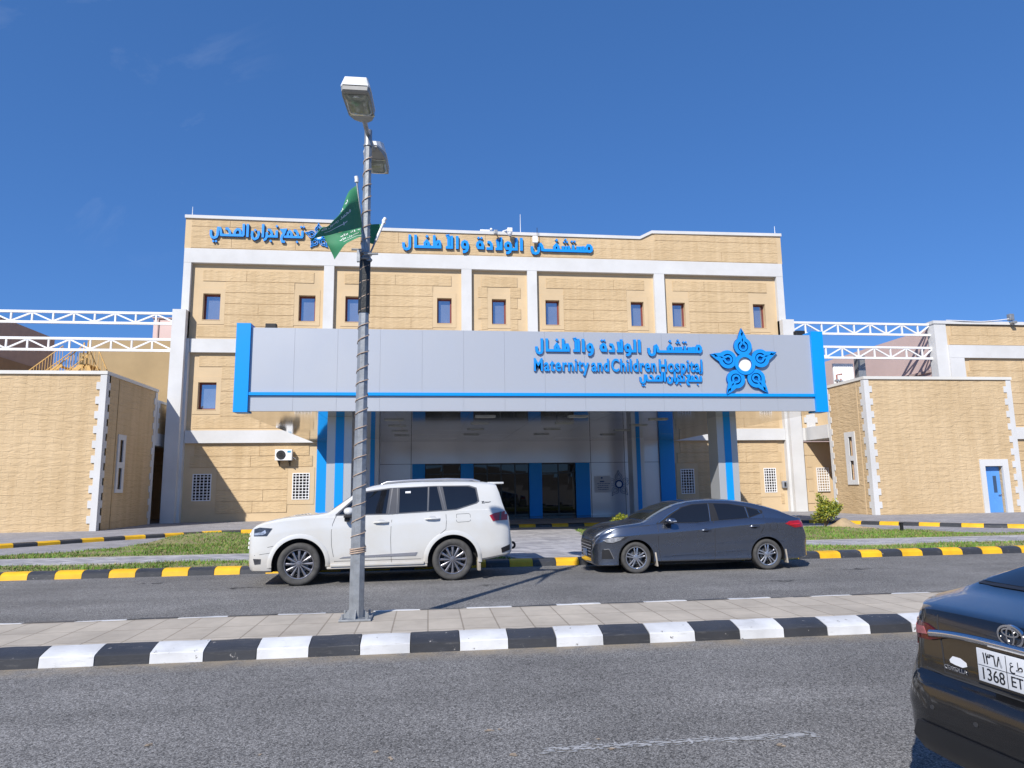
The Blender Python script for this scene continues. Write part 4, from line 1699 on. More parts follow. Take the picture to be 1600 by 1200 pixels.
def teardrop(w, h, y0, n=12):
    """Closed teardrop: tip at (0, y0+h), round bottom at y0, half width w."""
    P = []
    for i in range(n + 1):
        t = i / n
        ang = -math.pi / 2 + t * math.pi * 0.86
        P.append((w * math.cos(ang), y0 + w + w * math.sin(ang)))
    last = P[-1]
    right = P[:]
    for i in range(1, 7):
        t = i / 6
        a = (last[0] * (1 - t) ** 1.35 + 0.05 * w * math.sin(math.pi * t), last[1] + (y0 + h - last[1]) * t)
        right.append(a)
    left = [(-a, b) for a, b in reversed(right[1:-1])]
    return right + left


def flower(parent, cx, y, cz, sc, d, mats, name='petal', plate=True, lw=0.055):
    outl = teardrop(0.30, 0.86, 0.32)
    inner = teardrop(0.155, 0.46, 0.45)
    for k in range(5):
        a = -2 * math.pi * k / 5 + 0.04
        ca, sa = math.cos(a), math.sin(a)

        def T(p):
            return (cx + sc * (p[0] * ca - p[1] * sa), cz + sc * (p[0] * sa + p[1] * ca))
        bm = BM()
        if plate:
            prism(bm, [T(p) for p in teardrop(0.31, 0.87, 0.31)], y - d * 0.35, y, mi=1)  # dark blue plate paints the shadow in the gaps between strokes
            stroke(bm, [T(p) for p in teardrop(0.25, 0.77, 0.36)], 0.125 * sc, y - d, y - d * 0.3, True, 0, 1)
            stroke(bm, [T(p) for p in teardrop(0.112, 0.40, 0.485)], 0.070 * sc, y - d * 0.98, y - d * 0.3, True, 0, 1)
            stroke(bm, [T((0.0, 0.90)), T((0.01, 1.04))], 0.05 * sc, y - d * 0.96, y - d * 0.3, False, 0, 1)
        else:
            stroke(bm, [T(p) for p in outl], lw * sc, y - d, y, True, 0, 1)
            stroke(bm, [T(p) for p in inner], lw * 0.9 * sc, y - d, y, True, 0, 1)
        kid(name, bm, mats, parent)
    bm = BM()
    cir = [(cx + 0.30 * sc * math.cos(t), cz + 0.30 * sc * math.sin(t)) for t in [2 * math.pi * i / 32 for i in range(32)]]
    stroke(bm, cir, 0.12 * sc, y - d * 1.25, y, True, 0, 1)
    kid('ring', bm, mats, parent)
    bm = BM()
    prism(bm, [(cx + 0.25 * sc * math.cos(t), cz + 0.25 * sc * math.sin(t)) for t in [2 * math.pi * i / 32 for i in range(32)]], y - d * 0.5, y - d * 0.1)
    kid('disc', bm, white_metal, parent)


flower(em, 10.43, CF + 0.008, 5.66, 0.99, 0.10, [blue_let, blue_dk])
navy = pmat('navy_print', (0.01, 0.05, 0.20), 0.5, var=0.05)
em2 = empty('flower_emblem', (10.0, EY, 1.85), 0, 'small dark blue flower emblem on the grey entrance wall beside the plaque', 'emblem')
flower(em2, 10.05, EY - 0.004, 1.80, 0.62, 0.02, [navy, navy], plate=False, lw=0.03)
# partly hidden emblem on the parapet behind the flags
em3 = empty('flower_emblem', (-5.9, FY, 15.05), 0, 'blue flower emblem on the parapet half hidden by the green flags', 'emblem')
flower(em3, -5.85, FY - 0.012, 15.02, 0.62, 0.08, [blue_let, blue_dk], plate=False)

# plaque by the entrance
pq = empty('wall_plaque', (9.1, EY, 1.9), 0, 'pale clear plaque with small dark lines of writing on the grey entrance wall', 'plaque')
bm = BM()
box(bm, 8.72, 9.62, EY - 0.03, EY - 0.012, 1.38, 2.25, bevel=0.004)
kid('plate', bm, pmat('clear_acrylic_plate', (0.50, 0.51, 0.55), 0.12, var=0.05), pq)
bm = BM()
box(bm, 9.06, 9.16, EY - 0.034, EY - 0.03, 2.10, 2.18)
box(bm, 9.0, 9.24, EY - 0.034, EY - 0.03, 1.92, 1.98)
for i, z in enumerate((1.82, 1.72, 1.62, 1.52)):
    x = 8.86 + 0.05 * (i % 2)
    rw = random.Random(i)
    while x < 9.45:
        wd = rw.uniform(0.03, 0.12)
        box(bm, x, x + wd, EY - 0.0335, EY - 0.03, z, z + 0.03)
        x += wd + 0.02
kid('print', bm, navy, pq)
bm = BM()
for x, z in ((8.76, 1.42), (9.58, 1.42), (8.76, 2.21), (9.58, 2.21)):
    box(bm, x - 0.015, x + 0.015, EY - 0.045, EY - 0.004, z - 0.015, z + 0.015)
kid('stud', bm, chrome, pq)

# ------------------------------------------------------------------ small fixtures on the walls and roofs
ac = empty('air_conditioner', (-7.23, FY, 3.2), 0, 'white outdoor air conditioner unit bracketed on the left stone wall', 'air conditioner')
bm = BM()
box(bm, -7.65, -6.83, RY - 0.45, RY - 0.12, 3.20, 3.74, bevel=0.015)
kid('case', bm, white_metal, ac)
bm = BM()
for k in range(4):
    r_ = 0.05 + k * 0.055
    cc = [(-7.36 + r_ * math.cos(t), 3.47 + r_ * math.sin(t)) for t in [2 * math.pi * i / 24 for i in range(24)]]
    stroke(bm, cc, 0.018, RY - 0.475, RY - 0.45, True)
for k in range(8):
    t = math.pi * k / 8
    stroke(bm, [(-7.36 - 0.22 * math.cos(t), 3.47 - 0.22 * math.sin(t)), (-7.36 + 0.22 * math.cos(t), 3.47 + 0.22 * math.sin(t))], 0.012, RY - 0.47 - k * 0.0004, RY - 0.452)
kid('fan_guard', bm, dark, ac)
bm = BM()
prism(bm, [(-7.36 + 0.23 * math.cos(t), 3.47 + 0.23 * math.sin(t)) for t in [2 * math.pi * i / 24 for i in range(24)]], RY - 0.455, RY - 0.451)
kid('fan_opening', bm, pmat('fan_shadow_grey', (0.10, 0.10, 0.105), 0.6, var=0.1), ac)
bm = BM()
box(bm, -7.05, -6.88, RY - 0.454, RY - 0.4505, 3.58, 3.68)
kid('maker_label', bm, pmat('cyan_label', (0.05, 0.35, 0.6), 0.4, var=0.1), ac)
bm = BM()
for x in (-7.5, -6.98):
    box(bm, x - 0.02, x + 0.02, RY - 0.46, RY, 3.14, 3.19)
    bar(bm, (x, RY - 0.42, 3.14), (x, RY - 0.01, 2.95), 0.03, 0.03)
    box(bm, x - 0.02, x + 0.02, RY - 0.04, RY, 2.92, 3.18)
kid('bracket', bm, dark, ac)
bm = BM()
tube(bm, [(-6.8, RY - 0.2, 3.35), (-6.72, RY - 0.2, 3.3), (-6.70, RY - 0.05, 3.25), (-6.70, RY + 0.1, 3.24)], 0.02, 6)
kid('hose', bm, white_metal, ac)

ph = empty('wall_telephone', (19.42, FY, 1.65), 0, 'small grey intercom box on the stone wall right of the canopy', 'intercom')
bm = BM()
box(bm, 19.27, 19.53, RY - 0.16, RY, 1.48, 1.86, bevel=0.03)
kid('case', bm, pmat('grey_plastic', (0.28, 0.30, 0.34), 0.4, var=0.08), ph)
bm = BM()
box(bm, 19.36, 19.47, RY - 0.18, RY - 0.155, 1.55, 1.78, bevel=0.01)
kid('keypad', bm, dark, ph)


def floodlight(x, y, z, label, w_=0.34):
    f = empty('floodlight', (x, y, z), 0, label, 'floodlight', 'black floodlights on the canopy roof')
    bm = BM()
    box(bm, -w_ / 2, w_ / 2, -0.10, 0.10, 0.02, 0.30, bevel=0.02)
    link('case', bm, dark, f)
    bm = BM()
    box(bm, -w_ / 2 + 0.03, w_ / 2 - 0.03, 0.10, 0.112, 0.05, 0.27)
    link('glass', bm, glass_dk, f)
    bm = BM()
    box(bm, -w_ / 2 - 0.03, -w_ / 2 - 0.005, -0.03, 0.03, -0.1, 0.18)
    box(bm, w_ / 2 + 0.005, w_ / 2 + 0.03, -0.03, 0.03, -0.1, 0.18)
    box(bm, -w_ / 2 - 0.03, w_ / 2 + 0.03, -0.03, 0.03, -0.12, -0.1)
    link('bracket', bm, dark, f)
    return f


floodlight(-5.05, 22.4, 6.72, 'black floodlight on the canopy roof near its left blue strip')
floodlight(12.98, 22.4, 6.74, 'black floodlight on the canopy roof near its right blue strip')

# parapet equipment
def rod(x, y, z0, z1, label):
    bm = BM()
    tube(bm, [(x, y, z0), (x, y, z1)], 0.022, 6, r2=0.012)
    box(bm, x - 0.06, x + 0.06, y - 0.06, y + 0.06, z0 - 0.02, z0 + 0.03)
    tag(link('lightning_rod', bm, white_metal), label, 'lightning rod', 'thin rods on the parapet')


rod(-12.4, FY + 0.2, 16.0, 16.55, 'thin lightning rod on the left end of the parapet')
rod(5.0, FY + 0.2, 15.6, 16.75, 'tall thin white rod standing mid parapet beside the camera')
rod(19.95, FY + 0.2, 16.03, 16.55, 'thin lightning rod on the right end of the parapet')
bm = BM()
box(bm, 2.75, 3.28, FY + 0.05, FY + 0.35, 15.6, 15.75, bevel=0.02)
tag(link('junction_box', bm, white_metal), 'flat white box lying on the parapet coping', 'box')
fl = empty('parapet_camera', (4.3, FY, 15.5), 0, 'white dome security camera on a bracket over the parapet lettering', 'camera')
bm = BM()
bar(bm, (4.0, FY + 0.1, 15.68), (4.32, FY - 0.45, 15.62), 0.06, 0.06)
box(bm, 4.18, 4.46, FY - 0.6, FY - 0.3, 15.42, 15.66, bevel=0.04)
kid('arm', bm, white_metal, fl)
bm = BM()
lathe(bm, [(0.001, -0.20), (0.09, -0.17), (0.135, -0.08), (0.14, 0.0), (0.001, 0.0)], 16, axis='z')
dome = kid('dome', bm, pmat('white_dome', (0.75, 0.76, 0.78), 0.25, var=0.05), fl, 60)
for v in dome.data.vertices:
    v.co += Vector((4.32, FY - 0.45, 15.42))
pb_ = empty('parapet_spotlight', (3.1, FY, 15.6), 0, 'small dark spotlight on a stub arm at the parapet edge', 'spotlight')
bm = BM()
bar(bm, (3.5, FY + 0.1, 15.7), (3.55, FY - 0.35, 15.55), 0.05, 0.05)
box(bm, 3.46, 3.66, FY - 0.48, FY - 0.28, 15.32, 15.55, bevel=0.02)
kid('case', bm, galv, pb_)
bm = BM()
lathe(bm, [(0.001, 0.14), (0.06, 0.12), (0.08, 0.05), (0.05, 0.0), (0.001, 0.0)], 12, axis='z')
q = kid('sensor', bm, white_metal, pb_, 60)
for v in q.data.vertices:
    v.co += Vector((3.36, FY + 0.1, 15.72))
bx = empty('antenna_box', (5.75, FY, 15.2), 0, 'white square antenna box with a black whip over the Arabic letters', 'antenna')
bm = BM()
box(bm, 5.60, 5.88, FY - 0.34, FY - 0.18, 14.95, 15.32, bevel=0.02)
kid('case', bm, white_metal, bx)
bm = BM()
box(bm, 5.72, 5.78, FY - 0.18, FY + 0.02, 15.05, 15.25)
tube(bm, [(5.86, FY - 0.26, 15.3), (5.86, FY - 0.26, 15.82)], 0.016, 6)
kid('whip', bm, dark, bx)
wl = empty('parapet_camera', (33.9, 36, 11.0), 0, 'white camera with a loose cable on the right wing parapet', 'camera')
bm = BM()
box(bm, 33.95, 34.25, 35.7, 35.95, 11.05, 11.45, bevel=0.05)
box(bm, 34.05, 34.3, 35.6, 35.9, 10.85, 11.0, bevel=0.03)
kid('case', bm, galv, wl)
bm = BM()
tube(bm, smooth_poly([(30.0, 35.92, 11.03), (31, 35.86, 11.0), (32.2, 35.88, 10.98), (33.2, 35.86, 11.06), (34, 35.8, 11.15)], 5), 0.025, 6)
kid('cable', bm, white_metal, wl)

# roof clutter right of the canopy
bm = BM()
for i in range(9):
    box(bm, 23.25 + i * 0.13, 23.25 + i * 0.13 + 0.085, 36.7, 36.76, 6.2, 8.5)
box(bm, 23.2, 24.45, 36.72, 36.8, 6.15, 8.55)
tag(link('corrugated_screen', bm, white_metal), 'white corrugated metal screen on the low roof beside the blue canopy end', 'screen')
bm = BM()
box(bm, 24.9, 25.35, 36.9, 37.3, 6.0, 9.1, bevel=0.01)
box(bm, 24.88, 25.37, 36.88, 37.32, 7.5, 7.56)
tag(link('ventilation_duct', bm, galv), 'upright grey metal duct behind the right annex coping', 'duct')
va = empty('pipe_valves', (22.3, 34, 6.7), 0, 'rusty red pipe valves on the corner of the right annex roof', 'pipes')
bm = BM()
rust = pmat('rusty_red_pipe', (0.36, 0.13, 0.09), 0.6, var=0.2, vscale=8)
tube(bm, [(21.2, 33.3, 6.7), (21.2, 33.3, 7.3), (21.5, 33.3, 7.35)], 0.04, 8)
tube(bm, [(21.42, 33.3, 6.7), (21.42, 33.3, 7.1)], 0.035, 8)
kid('pipe', bm, rust, va)
bm = BM()
box(bm, 21.12, 21.28, 33.2, 33.4, 6.95, 7.05)
box(bm, 21.35, 21.49, 33.2, 33.4, 6.9, 7.0)
kid('valve_wheel', bm, galv, va)

# ------------------------------------------------------------------ street lamp on the median
PB, PT = Vector((-0.868, 8.87, 0.158)), Vector((-0.832, 8.87, 6.38))


def pole_at(z):
    t = (z - PB.z) / (PT.z - PB.z)
    return PB.lerp(PT, t), 0.088 * (1 - t) + 0.046 * t


sp = empty('street_lamp', tuple(PB), 0, 'tall galvanised octagonal street lamp with two heads wrapped in rope light on the median', 'street lamp')


def skid(name, bm, mat, sm=None):
    return kid(name, bm, mat, sp, sm)


def octo(bm, zs, extra=0.0, seg=8, rot=math.pi / 8):
    rings = []
    for z in zs:
        c, r = pole_at(z)
        r = r / math.cos(math.pi / seg) + extra
        rings.append([bm.verts.new((c.x + r * math.cos(2 * math.pi * k / seg + rot), c.y + r * math.sin(2 * math.pi * k / seg + rot), z)) for k in range(seg)])
    for a, b in zip(rings, rings[1:]):
        for k in range(seg):
            bm.faces.new((a[k], a[(k + 1) % seg], b[(k + 1) % seg], b[k]))
    bm.faces.new(rings[0])
    bm.faces.new(rings[-1])


bm = BM()
octo(bm, [0.168, 2.0, 4.0, 5.3, 6.30])
skid('pole', bm, galv)
bm = BM()
box(bm, PB.x - 0.19, PB.x + 0.19, PB.y - 0.19, PB.y + 0.19, 0.158, 0.182, bevel=0.005)
for k in range(4):
    a = math.pi / 4 + k * math.pi / 2
    x, y = PB.x + 0.21 * math.cos(a), PB.y + 0.21 * math.sin(a)
    tube(bm, [(x, y, 0.17), (x, y, 0.24)], 0.016, 8)
    tube(bm, [(x, y, 0.158), (x, y, 0.195)], 0.03, 6)
    d = Vector((math.cos(a), math.sin(a), 0))
for k in range(4):
    a = k * math.pi / 2
    d = Vector((math.cos(a), math.sin(a), 0))
    s = Vector((-d.y, d.x, 0)) * 0.006
    p0 = Vector((PB.x, PB.y, 0.178)) + d * 0.085
    vs = [bm.verts.new(p0 + q) for q in (s, d * 0.09 + s, Vector((0, 0, 0.10)) + s, -s, d * 0.09 - s, Vector((0, 0, 0.10)) - s)]
    for q in ((0, 1, 2), (3, 5, 4), (0, 3, 4, 1), (1, 4, 5, 2), (2, 5, 3, 0)):
        bm.faces.new([vs[i] for i in q])
skid('base_plate', bm, galv)
bm = BM()
rope = pmat('dusty_clear_rope_light', (0.46, 0.34, 0.25), 0.5, var=0.15, vscale=20)
pts = []
turns = 27
for i in range(turns * 10 + 1):
    t = i / (turns * 10)
    z = 1.02 + (6.15 - 1.02) * t
    c, r = pole_at(z)
    a = 2 * math.pi * turns * t
    rr_ = (r + 0.0085) / max(0.93, math.cos(((a + math.pi / 8) % (math.pi / 4)) - math.pi / 8)) 
    pts.append((c.x + rr_ * math.cos(a), c.y + rr_ * math.sin(a), z + 0.012 * math.sin(i * 0.37)))
tube(bm, pts, 0.0062, 5)
for zc in (0.95, 0.975, 1.0):
    c, r = pole_at(zc)
    tube(bm, [(c.x + (r + 0.013) * math.cos(a), c.y + (r + 0.013) * math.sin(a), zc + 0.012 * math.cos(a)) for a in [2 * math.pi * k / 16 for k in range(17)]], 0.009, 5)
skid('rope_light', bm, rope, 50)
bm = BM()
octo(bm, [3.98, 4.2, 4.5, 4.70], 0.012)
skid('tape_wrap', bm, pmat('black_tape', (0.014, 0.017, 0.018), 0.5, var=0.2, vscale=15, bump=0.3, bscale=40))
bm = BM()
for zc in (4.70, 4.78):
    c, r = pole_at(zc)
    tube(bm, [(c.x + (r + 0.02) * math.cos(a), c.y + (r + 0.02) * math.sin(a), zc) for a in [2 * math.pi * k / 12 for k in range(13)]], 0.018, 6)
box(bm, PB.x - 0.07, PB.x - 0.03, 8.75, 8.80, 4.64, 4.80)
box(bm, PB.x + 0.05, PB.x + 0.10, 8.80, 8.86, 4.67, 4.74)
tube(bm, [(PB.x + 0.02, 8.76, 4.74), (PB.x + 0.20, 8.76, 4.75)], 0.014, 6)
tube(bm, [(PB.x - 0.14, 8.76, 4.80), (PB.x + 0.0, 8.76, 4.80)], 0.014, 6)
skid('flag_bracket', bm, galv)
# top collar and the two arms
bm = BM()
tube(bm, [(-0.832, 8.87, 6.28), (-0.832, 8.87, 6.52)], 0.052, 10)
tube(bm, [(-0.832, 8.87, 6.285), (-0.832, 8.87, 6.31)], 0.062, 10)
tube(bm, [(-0.832, 8.87, 6.46), (-0.836, 8.62, 6.41), (-0.836, 8.30, 6.365)], 0.032, 8)
tube(bm, [(-0.832, 8.87, 6.46), (-0.815, 9.10, 6.46), (-0.80, 9.34, 6.50)], 0.032, 8)
skid('arm', bm, galv, 40)
head_w = pmat('off_white_lamp_housing', (0.72, 0.73, 0.72), 0.45, var=0.06, vscale=6)
head_g = pmat('grey_lamp_body', (0.34, 0.335, 0.31), 0.5, var=0.08, vscale=6)


def lamp_head(root, d, xo):
    """head pointing along d (-1 = towards -Y) from root point"""
    def Pt(s, x, z):
        return (root[0] + x + xo * s, root[1] + d * s, root[2] + z)
    stn = [(0.0, 0.05, 0.00, 0.03, 0.09), (0.10, 0.11, -0.03, 0.03, 0.14), (0.24, 0.155, -0.05, 0.035, 0.19), (0.66, 0.165, -0.05, 0.03, 0.20), (0.75, 0.158, -0.045, 0.03, 0.15), (0.78, 0.14, -0.03, 0.03, 0.08)]
    bm = BM()
    rings = []
    for s, w, zb, zm, zt in stn:
        rings.append([bm.verts.new(Pt(s, x, z)) for x, z in ((-w, zb), (w, zb), (w * 1.03, zm), (-w * 1.03, zm))])
    for a, b in zip(rings, rings[1:]):
        for k in range(4):
            bm.faces.new((a[k], a[(k + 1) % 4], b[(k + 1) % 4], b[k]))
    bm.faces.new(rings[0])
    bm.faces.new(rings[-1])
    h = skid('lamp_head', bm, head_g)
    bm = BM()
    rings = []
    for s, w, zb, zm, zt in stn:
        rings.append([bm.verts.new(Pt(s + (0.012 if s > 0.9 else 0), x, z)) for x, z in ((-w * 1.06, zm - 0.012), (-w * 1.06, zm + 0.01), (-w * 0.78, zt), (w * 0.78, zt), (w * 1.06, zm + 0.01), (w * 1.06, zm - 0.012))])
    for a, b in zip(rings, rings[1:]):
        for k in range(6):
            bm.faces.new((a[k], a[(k + 1) % 6], b[(k + 1) % 6], b[k]))
    bm.faces.new(rings[0])
    bm.faces.new(rings[-1])
    c = link('cover', bm, head_w)
    c.parent = h
    # bowl lens with a reflector behind it
    bm = BM()
    nu, nv = 10, 10
    grid = []
    for i in range(nu + 1):
        row = []
        for j in range(nv + 1):
            u, v = i / nu, j / nv
            s = 0.27 + 0.44 * u
            x = -0.142 + 0.284 * v
            e = (1 - (2 * u - 1) ** 6) * (1 - (2 * v - 1) ** 6)
            row.append(bm.verts.new(Pt(s, x, -0.052 - 0.045 * e)))
        grid.append(row)
    for i in range(nu):
        for j in range(nv):
            bm.faces.new((grid[i][j], grid[i + 1][j], grid[i + 1][j + 1], grid[i][j + 1]))
    q = link('lens', bm, lensm, None, 60)
    q.parent = h
    bm = BM()
    for k in range(3):
        s = 0.36 + 0.15 * k
        tube(bm, [Pt(s, -0.10, -0.058), Pt(s + 0.03, 0.0, -0.064), Pt(s, 0.10, -0.058)], 0.012, 6)
    box(bm, *sorted((root[0] - 0.150, root[0] + 0.150)), *sorted((root[1] + d * 0.262, root[1] + d * 0.28)), root[2] - 0.062, root[2] - 0.05)
    q = link('reflector', bm, chrome)
    q.parent = h


lensm = pmat('frosted_lamp_lens', (0.33, 0.35, 0.29), 0.12, metal=0.25, var=0.22, vscale=9, spec=0.6)
lamp_head((-0.835, 8.36, 6.355), -1, -0.05)
lamp_head((-0.80, 9.28, 6.50), 1, 0.02)

# ------------------------------------------------------------------ flags
flag_g = cloth_mat('green_flag_cloth', (0.032, 0.200, 0.092), 0.05)
flag_w = cloth_mat('white_flag_print', (0.80, 0.82, 0.80), 0.10)
GLY = {'lam_alif': 0xFEFB, 'alif_hamza_below': 0xFE87, 'lam_i': 0xFEDF, 'ha_f': 0xFEEA, 'allah': 0xFDF2, 'mim_i': 0xFEE3, 'hah_m': 0xFEA4, 'mim_m': 0xFEE4, 'dal_f': 0xFEAA,
       'ra': 0xFEAD, 'sin_i': 0xFEB3, 'waw_f': 0xFEEE, 'lam': 0xFEDD}
PH1 = ['lam_alif', ' ', 'alif_hamza_below', 'lam_i', 'ha_f', ' ', 'alif_hamza_below', 'lam_alif', ' ', 'allah']
PH2 = ['mim_i', 'hah_m', 'mim_m', 'dal_f', ' ', 'ra', 'sin_i', 'waw_f', 'lam', ' ', 'allah']


def vis(seq):
    return ''.join(' ' if g == ' ' else chr(GLY[g]) for g in reversed(seq))


def flag_uv_shapes():
    """script and sword in flag coordinates: u 0..1 from hoist to fly read right to left, v 0..1 up"""
    bm = BM()
    for seq, u0, u1, v0, v1 in ((PH1, 0.20, 0.80, 0.62, 0.86), (PH2, 0.18, 0.82, 0.38, 0.60)):
        me = text_mesh(vis(seq), 1.0, 0, 0.018, 1.0, 3)
        t = BM()
        t.from_mesh(me)
        xs = [v.co.x for v in t.verts]
        ys = [v.co.y for v in t.verts]
        a, b, c, d = min(xs), max(xs), min(ys), max(ys)
        for v in t.verts:
            v.co = (u0 + (u1 - u0) * (v.co.x - a) / (b - a), v0 + (v1 - v0) * (v.co.y - c) / (d - c), 0)
        tm = bpy.data.meshes.new('t')
        t.to_mesh(tm)
        t.free()
        bm.from_mesh(tm)
        bpy.data.meshes.remove(tm)
    # sword
    pts = [(0.25, 0.25), (0.35, 0.235), (0.5, 0.23), (0.65, 0.24), (0.72, 0.26)]
    for i in range(len(pts) - 1):
        (a, b), (c, d) = pts[i], pts[i + 1]
        bm.faces.new([bm.verts.new((a, b - 0.012, 0)), bm.verts.new((c, d - 0.012, 0)), bm.verts.new((c, d + 0.014, 0)), bm.verts.new((a, b + 0.014, 0))])
    bm.faces.new([bm.verts.new(p) for p in ((0.64, 0.19, 0), (0.66, 0.19, 0), (0.66, 0.30, 0), (0.64, 0.30, 0))])
    return bm


def flag(label, staff, T_, B_, amp, curl, flip, seed):
    f = empty('flag', staff[0], 0, label, 'flag', None)
    tt, bb = smooth_poly(T_, 8), smooth_poly(B_, 8)

    def samp(pl, u):
        k = min(max(u, 0), 1) * (len(pl) - 1)
        i = min(int(k), len(pl) - 2)
        return pl[i].lerp(pl[i + 1], k - i)

    def S_(u, v):
        p = samp(bb, u).lerp(samp(tt, u), v)
        w = amp * u * (math.sin(5.5 * u + 2.2 * v + seed) * 0.6 + math.sin(11 * u - 5 * v + 2 * seed) * 0.35)
        c = curl * max(0.0, v - 0.62) * math.sin(math.pi * min(1, u * 1.05))
        return p + Vector((0.25 * w, w + c, 0.1 * w))
    bm = BM()
    nu, nv = 44, 24
    g = [[bm.verts.new(S_(i / nu, j / nv)) for j in range(nv + 1)] for i in range(nu + 1)]
    for i in range(nu):
        for j in range(nv):
            bm.faces.new((g[i][j], g[i + 1][j], g[i + 1][j + 1], g[i][j + 1]))
    kid('cloth', bm, flag_g, f, 180)
    bm = flag_uv_shapes()
    bmesh.ops.triangulate(bm, faces=bm.faces)
    for side in (1, -1):
        b2 = bm.copy()
        for v in b2.verts:
            u_, w_ = v.co.x, v.co.y
            u = 1 - u_ if flip else u_
            p = S_(u, w_)
            n = (S_(u + 0.01, w_) - S_(u - 0.01, w_)).cross(S_(u, w_ + 0.01) - S_(u, w_ - 0.01)).normalized()
            v.co = p + n * 0.004 * side
        kid('script', b2, flag_w, f, 180)
    bm.free()
    bm = BM()
    tube(bm, staff, 0.012, 8)
    kid('staff', bm, galv, f, 50)
    bm = BM()
    lathe_c = Vector(staff[1])
    if seed > 1:
        tube(bm, [Vector(staff[0]).lerp(lathe_c, 0.5), lathe_c], 0.018, 8)
    tube(bm, [lathe_c - Vector((0, 0, 0.02)), lathe_c + Vector((0, 0, 0.02)), lathe_c + (lathe_c - Vector(staff[0])).normalized() * 0.06], 0.026, 8)
    kid('staff_cap', bm, white_metal, f, 50)
    return f


F1T = [(-0.959, 8.8, 5.714), (-1.058, 8.6, 5.583), (-1.103, 8.3, 5.286), (-1.146, 8.03, 5.005), (-1.161, 7.8, 4.793), (-1.225, 7.62, 4.696), (-1.28, 7.4, 4.424)]
F1B = [(-0.881, 8.8, 5.122), (-0.959, 8.55, 4.996), (-1.029, 8.28, 4.865), (-1.094, 8.03, 4.743), (-1.163, 7.8, 4.622), (-1.231, 7.6, 4.514), (-1.293, 7.4, 4.401)]
F2T = [(-0.631, 9.0, 5.253), (-0.79, 9.08, 5.271), (-0.947, 9.12, 5.244), (-1.099, 9.18, 5.226), (-1.253, 9.25, 5.221), (-1.456, 9.3, 5.196)]
F2B = [(-0.737, 9.0, 4.962), (-0.817, 9.05, 5.005), (-0.909, 9.1, 5.102), (-1.057, 9.15, 5.043), (-1.172, 9.2, 4.976), (-1.313, 9.26, 4.838)]
flag('dark green flag with white script and sword hanging in shade left of the lamp pole', [(-0.834, 8.82, 4.69), (-0.965, 8.795, 5.76)], F1T, F1B, 0.05, 0.75, True, 0.4)
flag('sunlit green flag with white script passing behind the lamp pole on a slanting staff', [(-0.82, 8.93, 4.72), (-0.618, 9.01, 5.285)], F2T, F2B, 0.07, 0.0, True, 1.7)


# ------------------------------------------------------------------ shrubs, sand heap, stub post
def shrub(x, y, z, rx, h, n, label, seed, leaf=0.05):
    r = random.Random(seed)
    s = empty('shrub', (x, y, z), 0, label, 'shrub')
    bm = BM()
    tips = []
    for k in range(16):
        a = r.uniform(0, 6.28)
        rad = rx * r.uniform(0.15, 1.0)
        hh = h * r.uniform(0.45, 1.0) * (1.05 - 0.45 * rad / rx)
        p = [(0.02 * math.cos(a), 0.02 * math.sin(a), 0), (rad * 0.45 * math.cos(a), rad * 0.45 * math.sin(a), hh * 0.5), (rad * math.cos(a), rad * math.sin(a), hh)]
        tube(bm, smooth_poly(p, 4), 0.010, 5, r2=0.003)
        tips.append(p)
    link('stems', bm, pmat('twig_bark', (0.16, 0.11, 0.06), 0.9, var=0.2), s)
    bm = BM()
    for i in range(n):
        p = tips[r.randrange(len(tips))]
        t = r.uniform(0.35, 1.05)
        q = Vector(p[1]).lerp(Vector(p[2]), t) + Vector((r.gauss(0, 0.12 * rx), r.gauss(0, 0.12 * rx), r.gauss(0, 0.06 * h)))
        if q.z < 0.02:
            continue
        d = Vector((r.gauss(0, 1), r.gauss(0, 1), r.gauss(0.5, 0.7))).normalized()
        sd = d.cross(Vector((r.gauss(0, 1), r.gauss(0, 1), r.gauss(0, 1)))).normalized()
        l_ = leaf * r.uniform(0.7, 1.5)
        f = bm.faces.new([bm.verts.new(q), bm.verts.new(q + d * l_ * 0.5 + sd * l_ * 0.28), bm.verts.new(q + d * l_), bm.verts.new(q + d * l_ * 0.5 - sd * l_ * 0.28)])
        f.material_index = 0 if r.random() < 0.62 else 1
    link('foliage', bm, [pmat('yellow_green_leaf', (0.40, 0.40, 0.045), 0.5, var=0.3, vscale=6), pmat('mid_green_leaf', (0.15, 0.22, 0.035), 0.5, var=0.3, vscale=6)], s, recalc=False)
    return s


shrub(14.2, 23.75, 0.14, 0.56, 1.2, 3600, 'bushy yellow green shrub beside the sand heap on the right lawn', 4, 0.075)
shrub(7.05, 25.0, 0.14, 0.42, 0.62, 900, 'small bright green shrub just behind the bonnet of the grey sedan', 6, 0.08)
bm = BM()
g = []
for i in range(15):
    row = []
    for j in range(13):
        x, y = 14.85 + (i / 14 - 0.5) * 1.9, 23.5 + (j / 12 - 0.5) * 1.2
        e = math.exp(-((x - 14.75) / 0.42) ** 2 - ((y - 23.5) / 0.32) ** 2) * 0.34
        row.append(bm.verts.new((x, y, 0.12 + e + (0.03 * math.sin(9 * x) * math.sin(11 * y) if e > 0.05 else 0))))
    g.append(row)
for i in range(14):
    for j in range(12):
        bm.faces.new((g[i][j], g[i + 1][j], g[i + 1][j + 1], g[i][j + 1]))
tag(link('sand_heap', bm, sandm, None, 60), 'small heap of dry sand beside the yellow green shrub', 'sand heap')
bm = BM()
box(bm, 15.05, 15.13, 20.85, 20.93, 0.1, 0.40, bevel=0.01)
box(bm, 15.04, 15.14, 20.84, 20.94, 0.40, 0.42)
tag(link('stub_post', bm, dark), 'short black stub post at the back edge of the right lawn', 'post')

